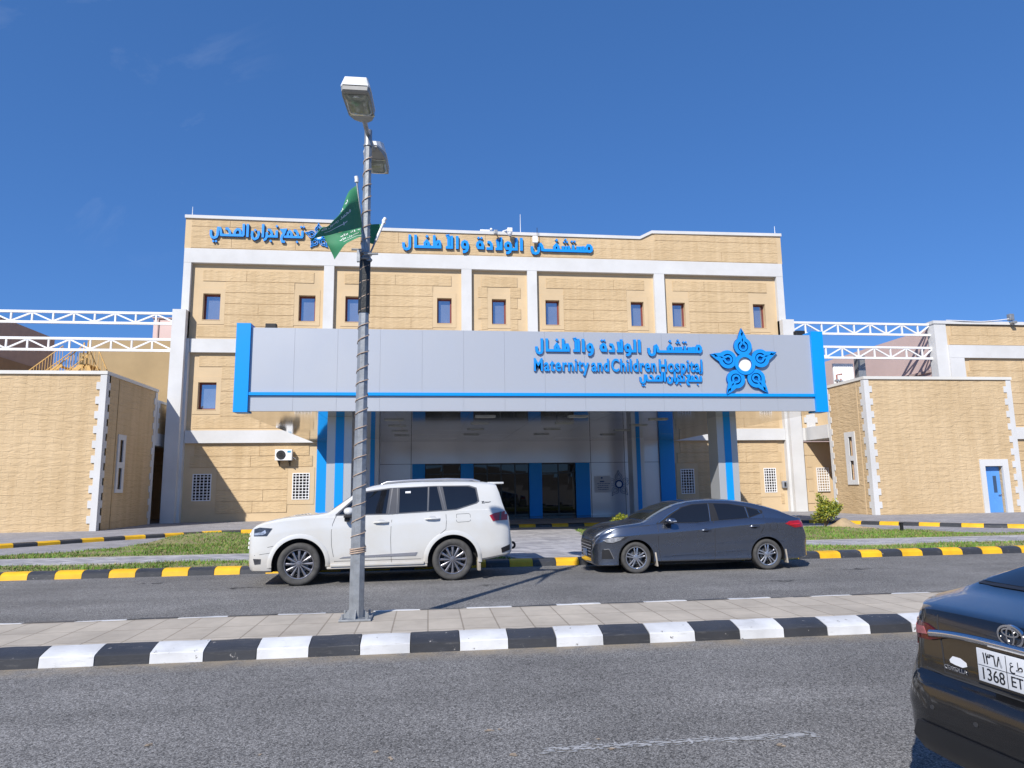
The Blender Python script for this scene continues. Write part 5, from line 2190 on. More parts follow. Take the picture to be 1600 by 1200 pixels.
# ------------------------------------------------------------------ cars
def pchip(keys):
    xs = [k[0] for k in keys]
    ys = [k[1] for k in keys]
    n = len(xs)
    h = [xs[i + 1] - xs[i] for i in range(n - 1)]
    d = [(ys[i + 1] - ys[i]) / h[i] for i in range(n - 1)]
    m = [0.0] * n
    m[0], m[-1] = d[0], d[-1]
    for i in range(1, n - 1):
        if d[i - 1] * d[i] <= 0:
            m[i] = 0
        else:
            w1, w2 = 2 * h[i] + h[i - 1], h[i] + 2 * h[i - 1]
            m[i] = (w1 + w2) / (w1 / d[i - 1] + w2 / d[i])

    def f(x):
        if x <= xs[0]:
            return ys[0]
        if x >= xs[-1]:
            return ys[-1]
        i = 0
        while xs[i + 1] < x:
            i += 1
        t = (x - xs[i]) / h[i]
        t2, t3 = t * t, t * t * t
        return (2 * t3 - 3 * t2 + 1) * ys[i] + (t3 - 2 * t2 + t) * h[i] * m[i] + (-2 * t3 + 3 * t2) * ys[i + 1] + (t3 - t2) * h[i] * m[i + 1]
    return f


class Car:
    def __init__(self, root, spec, paint):
        self.root, self.sp, self.paint = root, spec, paint
        self.build_body()

    def build_body(self):
        sp = self.sp
        top, belt, bot, w = pchip(sp['top']), pchip(sp['belt']), pchip(sp['bot']), pchip(sp['w'])
        crown = pchip(sp['crown'])
        crease = pchip(sp['crease']) if 'crease' in sp else None
        flare = pchip(sp['flare']) if 'flare' in sp else None
        self.w = w
        x0, x1 = sp['top'][0][0], sp['top'][-1][0]
        xs = set()
        n = 92
        for i in range(n + 1):
            xs.add(round(x0 + (x1 - x0) * i / n, 4))
        for e, s in ((x0, 1), (x1, -1)):
            for q in (0.006, 0.014, 0.025, 0.04, 0.058, 0.078, 0.10, 0.125):
                xs.add(round(e + s * q, 4))
        xs = sorted(xs)
        xs = [x for i, x in enumerate(xs) if i == 0 or x - xs[i - 1] > 0.004]
        bm = BM()
        rings = []
        for x in xs:
            zb, zt, ww = bot(x), top(x), w(x)
            zt = max(zt, zb + 0.02)
            bl = min(max(belt(x), zb + 0.012), zt - 0.006)
            H_ = bl - zb
            c = min(crown(x), max(0.004, zt - bl - 0.004))
            ze = max(zt - c, bl + 0.003)
            yb = ww * sp.get('shoulder', 0.955)
            k = sp['tumble']
            ye = yb - k * (ze - bl) - 0.012
            cz = zb + 0.80 * H_
            if crease:
                cz = min(max(crease(x), zb + 0.55 * H_), zb + 0.93 * H_)
            lo = sp.get('lowin', 0.985)
            pr = [(0, zb), (ww * 0.72, zb), (ww * 0.915, zb + 0.01 * min(1, H_ / 0.3)), (ww * 0.962, zb + 0.05 * H_), (ww * lo, zb + 0.17 * H_), (ww * lo + 0.004, zb + 0.30 * H_),
                  (ww * (lo + 0.008), zb + 0.45 * H_), (ww * (lo + 0.011), cz - 0.16 * H_), (ww, cz - 0.012), (ww * 0.998, cz + 0.015), ((ww * 0.985 + yb) / 2 + 0.004, (cz + bl) / 2 + 0.012), (yb + 0.004, bl - 0.006), (yb - 0.012, bl + 0.001)]
            pr += [(yb - 0.012 + (ye - yb + 0.012) * t + 0.018 * math.sin(math.pi * t) * min(1, (ze - bl) / 0.4), bl + 0.001 + (ze - bl - 0.001) * t) for t in (0.33, 0.66, 0.93)]
            pr += [(ye, ze + 0.001), (ye * 0.955, ze + (zt - ze) * 0.38), (ye * 0.86, ze + (zt - ze) * 0.66), (ye * 0.6, ze + (zt - ze) * 0.88), (ye * 0.3, ze + (zt - ze) * 0.98), (0, zt)]
            if flare:
                fl = flare(x)
                pr = [(a * (1 + fl * max(0.0, min(1.0, (0.86 - b) / 0.10))), b) for a, b in pr]
            ring_ = [Vector((x, -a, b)) for a, b in pr] + [Vector((x, a, b)) for a, b in reversed(pr[1:-1])]
            rings.append([bm.verts.new(p) for p in ring_])
        m = len(rings[0])
        for a, b in zip(rings, rings[1:]):
            for q in range(m):
                bm.faces.new((a[q], a[(q + 1) % m], b[(q + 1) % m], b[q]))
        bm.faces.new(rings[0][::-1])
        bm.faces.new(rings[-1])
        bmesh.ops.recalc_face_normals(bm, faces=bm.faces)
        o = link('body', bm, [self.paint, trimblk], None, None)
        # wheel arches cut out of the closed shell
        cut = BM()
        for hx in (0.0, sp['wb']):
            for s in (-1, 1):
                r, yo, yi = sp['arch'], s * 1.3, s * (sp['half'] - 0.34)
                prof = [(hx + r * math.cos(t), sp['hub'] + r * sp.get('archflat', 0.98) * math.sin(t)) for t in [math.pi * i / 28 for i in range(29)]]
                prof += [(hx - r, 0.02), (hx + r, 0.02)]
                prism(cut, prof, min(yo, yi), max(yo, yi), mi=1)
        bmesh.ops.recalc_face_normals(cut, faces=cut.faces)
        cme = bpy.data.meshes.new('cut')
        cut.to_mesh(cme)
        cut.free()
        cme.materials.append(self.paint)
        cme.materials.append(trimblk)
        co = bpy.data.objects.new('cut', cme)
        COL.objects.link(co)
        md = o.modifiers.new('b', 'BOOLEAN')
        md.object = co
        md.operation = 'DIFFERENCE'
        md.solver = 'EXACT'
        bpy.context.view_layer.update()
        dg = bpy.context.evaluated_depsgraph_get()
        solid = BM()
        solid.from_mesh(o.data)
        self.bvh = BVHTree.FromBMesh(solid)
        solid.free()
        me = bpy.data.meshes.new_from_object(o.evaluated_get(dg))
        o.modifiers.clear()
        o.data = me
        bpy.data.objects.remove(co)
        me.polygons.foreach_set('use_smooth', [True] * len(me.polygons))
        me.set_sharp_from_angle(angle=R(sp.get('sharp', 32)))
        o.parent = self.root
        self.body = o

    # --- thin pieces laid on the body surface
    def patch(self, name, poly, mat, axis='side', s=-1, off=0.005, thick=0.004, cell=0.05, parent=None, bm=None, sub=None):
        """poly in (x, z) for 'side', (y, z) for 'front' / 'rear', (x, y) for 'top'."""
        b = BM()
        vs = [b.verts.new((p[0], p[1], 0)) for p in poly]
        b.faces.new(vs)
        for ax in (0, 1):
            lo, hi = min(p[ax] for p in poly), max(p[ax] for p in poly)
            c = lo + cell
            while c < hi:
                bmesh.ops.bisect_plane(b, geom=b.verts[:] + b.edges[:] + b.faces[:], plane_co=(c, 0, 0) if ax == 0 else (0, c, 0), plane_no=(1, 0, 0) if ax == 0 else (0, 1, 0))
                c += cell
        bad = []
        base = []
        for v in b.verts:
            a, c = v.co.x, v.co.y
            if axis == 'side':
                org, d = Vector((a, s * 3, c)), Vector((0, -s, 0))
            elif axis == 'front':
                org, d = Vector((-5, a, c)), Vector((1, 0, 0))
            elif axis == 'rear':
                org, d = Vector((7, a, c)), Vector((-1, 0, 0))
            else:
                org, d = Vector((a, c, 4)), Vector((0, 0, -1))
            hit = self.bvh.ray_cast(org, d)
            if hit[0] is None:
                bad.append(v)
                base.append(None)
                continue
            nrm = hit[1]
            if nrm.dot(d) > 0:
                nrm = -nrm
            # keep the offset mostly along the look direction so that edges stay clean
            nn = (nrm * 0.6 - d * 0.6).normalized()
            v.co = hit[0] + nn * (off + thick)
            base.append(nn)
        keep = {v: n_ for v, n_ in zip(list(b.verts), base) if n_ is not None}
        bmesh.ops.delete(b, geom=bad, context='VERTS')
        # rim
        bes = [e for e in b.edges if e.is_boundary]
        r = bmesh.ops.extrude_edge_only(b, edges=bes)
        nv = [q for q in r['geom'] if isinstance(q, bmesh.types.BMVert)]
        src = {}
        for e in b.edges:
            a, c = e.verts
            if a in keep and c in nv:
                src[c] = a
            elif c in keep and a in nv:
                src[a] = c
        for v in nv:
            if v in src and (v.co - src[v].co).length < 1e-7:
                v.co = v.co - keep[src[v]] * (thick + off * 0.9)
        bmesh.ops.recalc_face_normals(b, faces=b.faces)
        if bm is not None:
            t = bpy.data.meshes.new('t')
            b.to_mesh(t)
            b.free()
            bm.from_mesh(t)
            bpy.data.meshes.remove(t)
            return None
        o = link(name, b, mat, None, 35, recalc=False)
        o.parent = parent or self.root
        return o

    def strip(self, bm, pts, width, axis='side', s=-1, off=0.0012, thick=0.0008, close=False):
        """narrow band along a polyline on the surface, added to bm"""
        P = [Vector(p) for p in pts]
        n = len(P)
        for i in range(n if close else n - 1):
            a, b = P[i], P[(i + 1) % n]
            d = (b - a)
            if d.length < 1e-6:
                continue
            d.normalize()
            q = Vector((-d.y, d.x)) * width / 2
            e = d * width * 0.3
            self.patch('x', [tuple(a + q - e), tuple(a - q - e), tuple(b - q + e), tuple(b + q + e)], None, axis, s, off, thick, 0.12, bm=bm)

    def put(self, name, bm, mat, parent=None, sm=35):
        o = link(name, bm, mat, None, sm)
        o.parent = parent or self.root
        return o

    def wheel(self, x, s, R_, rim, width, spokes, mats, style):
        tyre_m, spoke_m, barrel_m = mats
        y = s * (self.sp['half'] - 0.035 - width / 2)
        root = bpy.data.objects.new('wheel', None)
        COL.objects.link(root)
        root.empty_display_size = 0.1
        root.parent = self.root
        root.location = (x, y, R_)
        hw = width / 2
        bm = BM()
        prof = [(rim + 0.004, -hw * 0.80), (rim + 0.02, -hw * 0.93), (R_ * 0.86, -hw * 1.03), (R_ * 0.94, -hw * 0.97), (R_ * 0.985, -hw * 0.80), (R_, -hw * 0.5), (R_, hw * 0.5), (R_ * 0.985, hw * 0.80), (R_ * 0.94, hw * 0.97), (R_ * 0.86, hw * 1.03), (rim + 0.02, hw * 0.93), (rim + 0.004, hw * 0.80)]
        lathe(bm, prof, 56, 'y', closed=True)
        for k in range(56):
            a = 2 * math.pi * k / 56
            for yy in (-hw * 0.42, 0, hw * 0.42):
                c = Vector((math.cos(a), 0, math.sin(a)))
                t = Vector((-c.z, 0, c.x))
                p = c * (R_ - 0.001) + Vector((0, yy, 0))
                vs = [bm.verts.new(p + t * a_ * 0.013 + Vector((0, b_ * hw * 0.16, 0)) + c * 0.004) for a_, b_ in ((-1, -1), (1, -1), (1, 1), (-1, 1))]
                bm.faces.new(vs)
        t = link('tyre', bm, tyre_m, None, 40)
        t.parent = root
        f = s * hw * 0.62     # face plane of the spokes
        bm = BM()
        lathe(bm, [(rim + 0.006, s * hw * 0.80), (rim + 0.002, s * hw * 0.86), (rim - 0.012, s * hw * 0.84), (rim - 0.022, s * hw * 0.60), (rim - 0.03, -s * hw * 0.6), (rim - 0.03, -s * hw * 0.8)], 48, 'y', mi=1)
        lathe(bm, [(rim + 0.006, s * hw * 0.80), (rim + 0.002, s * hw * 0.875), (rim - 0.010, s * hw * 0.86), (rim - 0.018, s * hw * 0.76)], 48, 'y', mi=0)
        lathe(bm, [(rim - 0.03, -s * hw * 0.1), (0.01, -s * hw * 0.1)], 32, 'y', mi=1)
        lathe(bm, [(rim * 0.62, s * hw * 0.05), (rim * 0.62, s * hw * 0.12), (0.02, s * hw * 0.12)], 32, 'y', mi=2)
        for k in range(spokes):
            a0 = 2 * math.pi * k / spokes + (math.pi / 2)
            for dd in style['pair']:
                a_in, a_out = a0 + dd[0], a0 + dd[1]
                r_in, r_out = 0.045, rim - 0.012
                pi_ = Vector((math.cos(a_in) * r_in, 0, math.sin(a_in) * r_in))
                po = Vector((math.cos(a_out) * r_out, 0, math.sin(a_out) * r_out))
                mid = pi_.lerp(po, 0.5)
                dv = (po - pi_).normalized()
                sd = Vector((-dv.z, 0, dv.x))
                pts = [(pi_, style['w'][0], f + s * 0.006), (mid, style['w'][1], f + s * 0.012), (po, style['w'][2], f + s * 0.004)]
                prev = None
                for p, ww, yy in pts:
                    cur = [bm.verts.new(p + sd * ww + Vector((0, yy - s * 0.006, 0))), bm.verts.new(p + sd * ww * 0.62 + Vector((0, yy, 0))), bm.verts.new(p - sd * ww * 0.62 + Vector((0, yy, 0))), bm.verts.new(p - sd * ww + Vector((0, yy - s * 0.006, 0))),
                           bm.verts.new(p - sd * ww + Vector((0, yy - s * 0.04, 0))), bm.verts.new(p + sd * ww + Vector((0, yy - s * 0.04, 0)))]
                    if prev:
                        for q in range(6):
                            fc = bm.faces.new((prev[q], prev[(q + 1) % 6], cur[(q + 1) % 6], cur[q]))
                            fc.material_index = 0 if q in (0, 1, 2) else 1
                    prev = cur
        rr_ = link('rim', bm, [spoke_m, barrel_m, pmat('brake_disc_steel', (0.25, 0.25, 0.25), 0.4, metal=0.8)], None, 40)
        rr_.parent = root
        bm = BM()
        lathe(bm, [(0.001, f + s * 0.022), (0.030, f + s * 0.020), (0.036, f + s * 0.012), (0.055, f + s * 0.010), (0.058, f - s * 0.02)], 20, 'y')
        for k in range(style['nuts']):
            a = 2 * math.pi * k / style['nuts']
            cx_, cz_ = 0.075 * math.cos(a), 0.075 * math.sin(a)
            box(bm, cx_ - 0.011, cx_ + 0.011, min(f - s * 0.02, f + s * 0.014), max(f - s * 0.02, f + s * 0.014), cz_ - 0.011, cz_ + 0.011, bevel=0.003)
        h = link('hub', bm, spoke_m, None, 40)
        h.parent = root
        return root

    def wells(self):
        sp = self.sp
        bm = BM()
        for hx in (0, sp['wb']):
            for s in (-1, 1):
                r = sp['arch'] - 0.006
                yi, yo = sp['half'] - 0.333, sp['half'] - 0.03
                n = 20
                pv = None
                for i in range(n + 1):
                    t = math.pi * i / n
                    x, z = hx + r * math.cos(t), sp['hub'] + r * sp.get('archflat', 0.98) * math.sin(t)
                    cur = (bm.verts.new((x, s * yi, z)), bm.verts.new((x, s * yo, z)))
                    if pv:
                        bm.faces.new((pv[0], pv[1], cur[1], cur[0]))
                    pv = cur
                box(bm, hx - r, hx + r, min(s * yi, s * (yi - 0.01)), max(s * yi, s * (yi - 0.01)), sp['hub'] - 0.15, sp['hub'] + r)
        box(bm, 0.5, sp['wb'] - 0.5, -0.62, 0.62, sp['clear'], sp['clear'] + 0.08)
        tube(bm, [(sp['wb'], -sp['half'] + 0.15, sp['hub']), (sp['wb'], sp['half'] - 0.15, sp['hub'])], 0.05, 8)
        tube(bm, [(0, -sp['half'] + 0.15, sp['hub']), (0, sp['half'] - 0.15, sp['hub'])], 0.04, 8)
        self.put('underbody', bm, dark, sm=None)


def car_paint(name, col, metal=0.0, rough=0.35, coat=1.0, flake=0.0, var=0.02, dust=None):
    m = pmat(name, col, rough, metal=metal, var=var, vscale=1.3, coat=coat, spec=0.5, dirt=dust)
    t, b, l = nodes_of(m)
    N = t.nodes.new
    tcn = N('ShaderNodeTexCoord')
    n = N('ShaderNodeTexNoise')
    n.inputs['Scale'].default_value = 3.0
    n.inputs['Detail'].default_value = 1
    l(tcn.outputs['Object'], n.inputs['Vector'])
    bp = N('ShaderNodeBump')
    bp.inputs['Strength'].default_value = 0.02
    bp.inputs['Distance'].default_value = 0.02
    l(n.outputs['Fac'], bp.inputs['Height'])
    l(bp.outputs['Normal'], b.inputs['Coat Normal'])
    return m


tail_red = pmat('red_tail_lens', (0.34, 0.006, 0.012), 0.12, var=0.12, vscale=12, coat=0.6)
lamp_clear = pmat('clear_head_lamp', (0.58, 0.60, 0.64), 0.10, metal=0.45, var=0.30, vscale=14, coat=0.8)
lamp_dark = pmat('smoked_head_lamp', (0.05, 0.052, 0.06), 0.08, var=0.3, vscale=14, coat=0.8)
alloy = pmat('machined_alloy', (0.62, 0.62, 0.64), 0.25, metal=0.9, var=0.06)
alloy_dk = pmat('dark_grey_alloy', (0.32, 0.31, 0.325), 0.3, metal=0.8, var=0.08)
barrel = pmat('dark_wheel_barrel', (0.02, 0.02, 0.022), 0.45, var=0.1)
car_glass = pmat('tinted_car_glass', (0.010, 0.011, 0.014), 0.02, var=0.05, spec=0.55, coat=0.3)
screen_glass = pmat('windscreen_glass', (0.05, 0.055, 0.05), 0.02, var=0.25, vscale=2.5, spec=0.9, coat=0.7)
plate_w = pmat('white_number_plate', (0.72, 0.73, 0.74), 0.45, var=0.04, vscale=6)
ink = pmat('black_plate_print', (0.012, 0.012, 0.014), 0.5)

satin_trim = pmat('satin_dark_trim', (0.22, 0.215, 0.21), 0.38, metal=0.8, var=0.08)
# ---------------- white off-roader
suv_root = empty('parked_car', (-2.38, 14.16, 0.0), R(2.6), 'tall white off-road car with tinted windows parked behind the lamp pole', 'car', 'cars parked along the far kerb')
white_paint = car_paint('white_car_paint', (0.60, 0.61, 0.61), 0.0, 0.28, 0.9, var=0.025, dust=(0.57, 0.555, 0.51))
# road dust thrown up along the sills
t_, b_, l_ = nodes_of(white_paint)
src = b_.inputs['Base Color'].links[0].from_socket
tcd = t_.nodes.new('ShaderNodeTexCoord')
spd = t_.nodes.new('ShaderNodeSeparateXYZ')
l_(tcd.outputs['Object'], spd.inputs['Vector'])
nd = t_.nodes.new('ShaderNodeTexNoise')
nd.inputs['Scale'].default_value = 5
nd.inputs['Detail'].default_value = 6
l_(tcd.outputs['Object'], nd.inputs['Vector'])
ma = t_.nodes.new('ShaderNodeMath')
ma.operation = 'MULTIPLY_ADD'
l_(nd.outputs['Fac'], ma.inputs[0])
ma.inputs[1].default_value = -0.45
l_(spd.outputs['Z'], ma.inputs[2])
md_ = t_.nodes.new('ShaderNodeMapRange')
md_.inputs['From Min'].default_value = 0.02
md_.inputs['From Max'].default_value = 0.38
md_.inputs['To Min'].default_value = 0.6
md_.inputs['To Max'].default_value = 0.0
l_(ma.outputs[0], md_.inputs['Value'])
mxd = t_.nodes.new('ShaderNodeMix')
mxd.data_type = 'RGBA'
l_(md_.outputs['Result'], mxd.inputs['Factor'])
l_(src, mxd.inputs['A'])
mxd.inputs['B'].default_value = (0.44, 0.38, 0.30, 1)
l_(mxd.outputs['Result'], b_.inputs['Base Color'])
SUV = dict(
    top=[(-0.925, 0.60), (-0.915, 0.80), (-0.885, 0.97), (-0.85, 1.045), (-0.78, 1.10), (-0.68, 1.145), (-0.36, 1.215), (0, 1.255), (0.33, 1.28), (0.47, 1.305), (0.62, 1.40), (0.80, 1.53), (1.0, 1.665), (1.18, 1.755), (1.38, 1.805), (1.65, 1.835), (2.25, 1.865), (2.84, 1.865), (3.34, 1.85), (3.56, 1.825), (3.66, 1.79), (3.72, 1.62), (3.80, 1.34), (3.86, 1.24), (3.90, 1.17), (3.915, 1.0), (3.925, 0.80), (3.955, 0.72), (3.975, 0.64)],
    belt=[(-0.925, 0.57), (-0.885, 0.93), (-0.8, 1.05), (-0.36, 1.155), (0, 1.19), (0.33, 1.21), (0.6, 1.215), (1.2, 1.22), (1.7, 1.235), (2.6, 1.285), (3.2, 1.30), (3.6, 1.30), (3.78, 1.28), (3.86, 1.19), (3.915, 0.97), (3.975, 0.62)],
    bot=[(-0.925, 0.50), (-0.91, 0.38), (-0.86, 0.28), (-0.78, 0.245), (-0.5, 0.24), (0, 0.27), (0.45, 0.285), (2.3, 0.285), (3.3, 0.34), (3.7, 0.40), (3.9, 0.44), (3.96, 0.50), (3.975, 0.56)],
    w=[(-0.925, 0.60), (-0.91, 0.74), (-0.87, 0.845), (-0.78, 0.92), (-0.6, 0.965), (-0.3, 0.985), (0.4, 0.985), (3.1, 0.985), (3.5, 0.975), (3.75, 0.945), (3.86, 0.90), (3.93, 0.82), (3.975, 0.70)],
    crown=[(-0.9, 0.03), (0.3, 0.035), (0.5, 0.03), (1.2, 0.045), (1.6, 0.07), (3.4, 0.07), (3.66, 0.05), (3.9, 0.03)],
    crease=[(-0.9, 0.86), (0, 1.0), (1.5, 1.06), (3.2, 1.12), (3.9, 0.98)],
    tumble=0.21, shoulder=0.972, lowin=0.992, wb=2.80, hub=0.385, arch=0.478, half=0.985, clear=0.22, archflat=0.98)
suv = Car(suv_root, SUV, white_paint)
suv.wells()
for hx in (0, 2.80):
    for s in (-1, 1):
        suv.wheel(hx, s, 0.385, 0.262, 0.27, 12, (rubber, alloy_dk, barrel), dict(pair=[(0.0, 0.0)], w=(0.013, 0.016, 0.027), nuts=6))
pillar_m = pmat('gloss_pillar_trim', (0.10, 0.10, 0.105), 0.2, var=0.05)
WIN_F = [(0.68, 1.262), (0.955, 1.515), (1.18, 1.655), (1.61, 1.712), (1.545, 1.262)]
WIN_R = [(1.80, 1.722), (2.325, 1.742), (2.31, 1.297), (1.79, 1.272)]
WIN_V = [(2.36, 1.743), (2.50, 1.746), (2.60, 1.31), (2.345, 1.298)]
WIN_Q = [(2.61, 1.748), (3.10, 1.742), (3.235, 1.70), (3.275, 1.47), (3.235, 1.435), (2.87, 1.328), (2.69, 1.315)]
for s in (-1, 1):
    suv.patch('window_trim', [(0.62, 1.25), (0.93, 1.53), (1.17, 1.68), (1.62, 1.735), (2.5, 1.765), (3.12, 1.765), (3.265, 1.72), (3.31, 1.46), (3.26, 1.42), (2.87, 1.303), (2.6, 1.287), (1.7, 1.25)], pillar_m, 'side', s, 0.001, 0.002, 0.09)
    for nm, pl in (('door_window', WIN_F), ('door_window', WIN_R), ('quarter_window', WIN_V), ('quarter_window', WIN_Q)):
        suv.patch(nm, pl, car_glass, 'side', s, 0.004, 0.003, 0.08)
    bm = BM()
    suv.strip(bm, [(1.66, 1.72), (1.60, 1.262)], 0.022, 'side', s, 0.0045, 0.003)
    suv.strip(bm, [(1.76, 1.725), (1.75, 1.27)], 0.016, 'side', s, 0.0045, 0.003)
    suv.strip(bm, [(2.545, 1.75), (2.655, 1.312)], 0.018, 'side', s, 0.0045, 0.003)
    suv.strip(bm, [(2.343, 1.742), (2.328, 1.298)], 0.014, 'side', s, 0.0045, 0.003)
    suv.strip(bm, [(0.64, 1.246), (1.6, 1.248), (2.66, 1.296), (2.87, 1.315), (3.25, 1.428), (3.295, 1.47), (3.25, 1.715), (3.1, 1.757), (2.5, 1.757)], 0.012, 'side', s, 0.004, 0.002)
    suv.put('chrome_strip', bm, satin_trim)
    bm = BM()
    for pl in ([(0.645, 1.245), (0.585, 1.09), (0.565, 0.95), (0.575, 0.70), (0.63, 0.42), (0.70, 0.30)], [(1.665, 1.24), (1.645, 1.0), (1.64, 0.80), (1.655, 0.45), (1.665, 0.36)], [(2.665, 1.285), (2.675, 1.1), (2.665, 0.95), (2.55, 0.86), (2.42, 0.70)], [(0.64, 0.42), (2.2, 0.42)],
               [(-0.78, 0.56), (-0.5, 0.60)], [(-0.45, 0.72), (-0.55, 0.70)]):
        suv.strip(bm, pl, 0.007, 'side', s)
    suv.strip(bm, [(2.87, 1.225), (3.10, 1.235), (3.13, 1.21), (3.13, 1.10), (3.10, 1.085), (2.89, 1.075), (2.865, 1.10)], 0.006, 'side', s, close=True)
    suv.put('shut_lines', bm, seamblk)
    suv.patch('side_moulding', [(0.72, 0.475), (2.10, 0.485), (2.135, 0.545), (0.80, 0.50)], pmat('silver_side_moulding', (0.50, 0.50, 0.53), 0.25, metal=0.7, var=0.05), 'side', s, 0.004, 0.008, 0.2)
    # raised lips round the wheel openings
    for hx in (0, 2.80):
        bm = BM()
        n = 26
        rows = []
        for i in range(n + 1):
            t = R(-6) + (math.pi + R(12)) * i / n
            row = []
            for r_, o_ in ((0.474, -0.01), (0.474, 0.016), (0.505, 0.018), (0.548, 0.006), (0.556, -0.006)):
                x, z = hx + r_ * math.cos(t), 0.385 + r_ * 0.98 * math.sin(t)
                hit = suv.bvh.ray_cast(Vector((x, s * 3, z)), Vector((0, -s, 0)))
                y = hit[0].y if hit[0] is not None else s * 0.96
                y = s * min(max(abs(y), 0.90), 0.99)
                row.append(bm.verts.new((x, y + s * o_, z)))
            rows.append(row)
        for a, b in zip(rows, rows[1:]):
            for q in range(4):
                bm.faces.new((a[q], a[q + 1], b[q + 1], b[q]))
        suv.put('arch_lip', bm, white_paint, sm=40)
    for x0, x1, z in ((1.33, 1.60, 1.105), (2.28, 2.55, 1.15)):
        bm = BM()
        y = s * 0.985
        tube(bm, [(x0, y - s * 0.01, z - 0.008), (x0 + 0.03, y + s * 0.030, z), ((x0 + x1) / 2, y + s * 0.042, z + 0.004), (x1 - 0.03, y + s * 0.030, z), (x1, y - s * 0.01, z - 0.004)], 0.017, 8)
        h = suv.put('door_handle', bm, white_paint, sm=60)
        b2 = BM()
        cup = [((x0 + x1) / 2 + 0.075 * math.cos(t), z + 0.012 + 0.042 * math.sin(t)) for t in [2 * math.pi * i / 16 for i in range(16)]]
        suv.patch('handle_cup_shade', cup, pmat('cup_shade_white', (0.45, 0.46, 0.47), 0.4), 'side', s, 0.0008, 0.0008, 0.2)  # flat greyed patch, shade of the hand cup put into its colour
    suv.patch('headlight', [(-0.80, 1.025), (-0.70, 1.055), (-0.48, 1.035), (-0.57, 0.905), (-0.80, 0.90)], lamp_dark, 'side', s, 0.003, 0.008, 0.06)
    suv.patch('headlight_lens', [(-0.79, 0.955), (-0.66, 0.97), (-0.60, 1.01), (-0.58, 0.955), (-0.62, 0.925), (-0.79, 0.915)], lamp_clear, 'side', s, 0.012, 0.004, 0.05)
    suv.patch('fog_lamp', [(-0.80, 0.50), (-0.66, 0.495), (-0.665, 0.41), (-0.77, 0.40)], lamp_dark, 'side', s, 0.003, 0.006, 0.06)
    suv.patch('tail_light', [(3.50, 1.19), (3.60, 1.235), (3.80, 1.262), (3.85, 1.25), (3.85, 1.10), (3.56, 1.085)], tail_red, 'side', s, 0.004, 0.012, 0.06)
    suv.patch('tail_light_edge', [(3.70, 1.255), (3.74, 1.258), (3.72, 1.095), (3.68, 1.092)], lamp_dark, 'side', s, 0.017, 0.002, 0.1)
    suv.patch('bumper_insert', [(3.72, 0.575), (3.90, 0.635), (3.90, 0.53), (3.74, 0.485)], trimblk, 'side', s, 0.003, 0.006, 0.06)
    # step board
    bm = BM()
    box(bm, 0.56, 2.26, min(s * 0.86, s * 1.015), max(s * 0.86, s * 1.015), 0.325, 0.375, bevel=0.015)
    box(bm, 0.50, 2.32, min(s * 0.84, s * 0.985), max(s * 0.84, s * 0.985), 0.285, 0.325, bevel=0.01)
    suv.put('side_step', bm, white_paint)
    # mirror
    bm = BM()
    bmesh.ops.create_uvsphere(bm, u_segments=18, v_segments=12, radius=1)
    for v in bm.verts:
        q = v.co
        v.co = (0.885 + q.x * (0.095 + 0.02 * q.z), s * (1.10 + q.y * 0.10), 1.305 + q.z * 0.085 * (1 if q.z > 0 else 0.75))
    mr_ = suv.put('mirror', bm, white_paint, sm=80)
    bm = BM()
    box(bm, 0.79, 0.97, min(s * 0.95, s * 1.17), max(s * 0.95, s * 1.17), 1.205, 1.25, bevel=0.015)
    box(bm, 0.80, 0.90, min(s * 1.0, s * 1.12), max(s * 1.0, s * 1.12), 1.13, 1.215, bevel=0.03)
    q = link('mirror_base', bm, trimblk, mr_)
    # roof rail
    bm = BM()
    tube(bm, [(1.45, s * 0.70, 1.80), (1.55, s * 0.71, 1.845), (2.0, s * 0.72, 1.875), (2.7, s * 0.72, 1.892), (3.2, s * 0.71, 1.875), (3.35, s * 0.70, 1.835)], 0.018, 8)
    suv.put('roof_rail', bm, pmat('satin_silver_rail', (0.6, 0.6, 0.62), 0.3, metal=0.8), sm=60)
    bm = BM()
    box(bm, 3.27, 3.33, min(s * 0.80, s * 0.95), max(s * 0.80, s * 0.95), 0.17, 0.46, bevel=0.008)
    suv.put('mud_flap', bm, pmat('dusty_mud_flap', (0.45, 0.40, 0.33), 0.8, var=0.2, vscale=6))
# flank badge: slanted chrome-edged letter and small strokes
bm = BM()
for pl, wd in (([(3.355, 1.455), (3.40, 1.457), (3.358, 1.425), (3.41, 1.425)], 0.008), ([(3.415, 1.432), (3.425, 1.448), (3.44, 1.432), (3.452, 1.447), (3.465, 1.432), (3.478, 1.447), (3.49, 1.433), (3.505, 1.447), (3.53, 1.447)], 0.008)):
    suv.strip(bm, pl, wd, 'side', -1, 0.003, 0.004)
suv.put('badge', bm, trimblk)
suv.patch('window_sticker', [(1.905, 1.665), (2.005, 1.668), (2.005, 1.632), (1.905, 1.63)], plate_w, 'side', -1, 0.0085, 0.001, 0.2)
suv.patch('windscreen', [(-0.74, 1.34), (0.74, 1.34), (0.66, 1.745), (-0.66, 1.745)], screen_glass, 'front', 0, 0.003, 0.004, 0.1)
suv.patch('rear_window', [(-0.68, 1.36), (0.68, 1.36), (0.62, 1.70), (-0.62, 1.70)], car_glass, 'rear', 0, 0.003, 0.004, 0.1)
for s in (-1, 1):
    suv.patch('rear_window_edge', [(3.735, 1.69), (3.755, 1.69), (3.84, 1.35), (3.80, 1.33)], car_glass, 'side', s, 0.002, 0.003, 0.1)
suv.patch('grille', [(-0.62, 0.62), (0.62, 0.62), (0.66, 0.98), (-0.66, 0.98)], trimblk, 'front', 0, 0.003, 0.004, 0.1)
bm = BM()
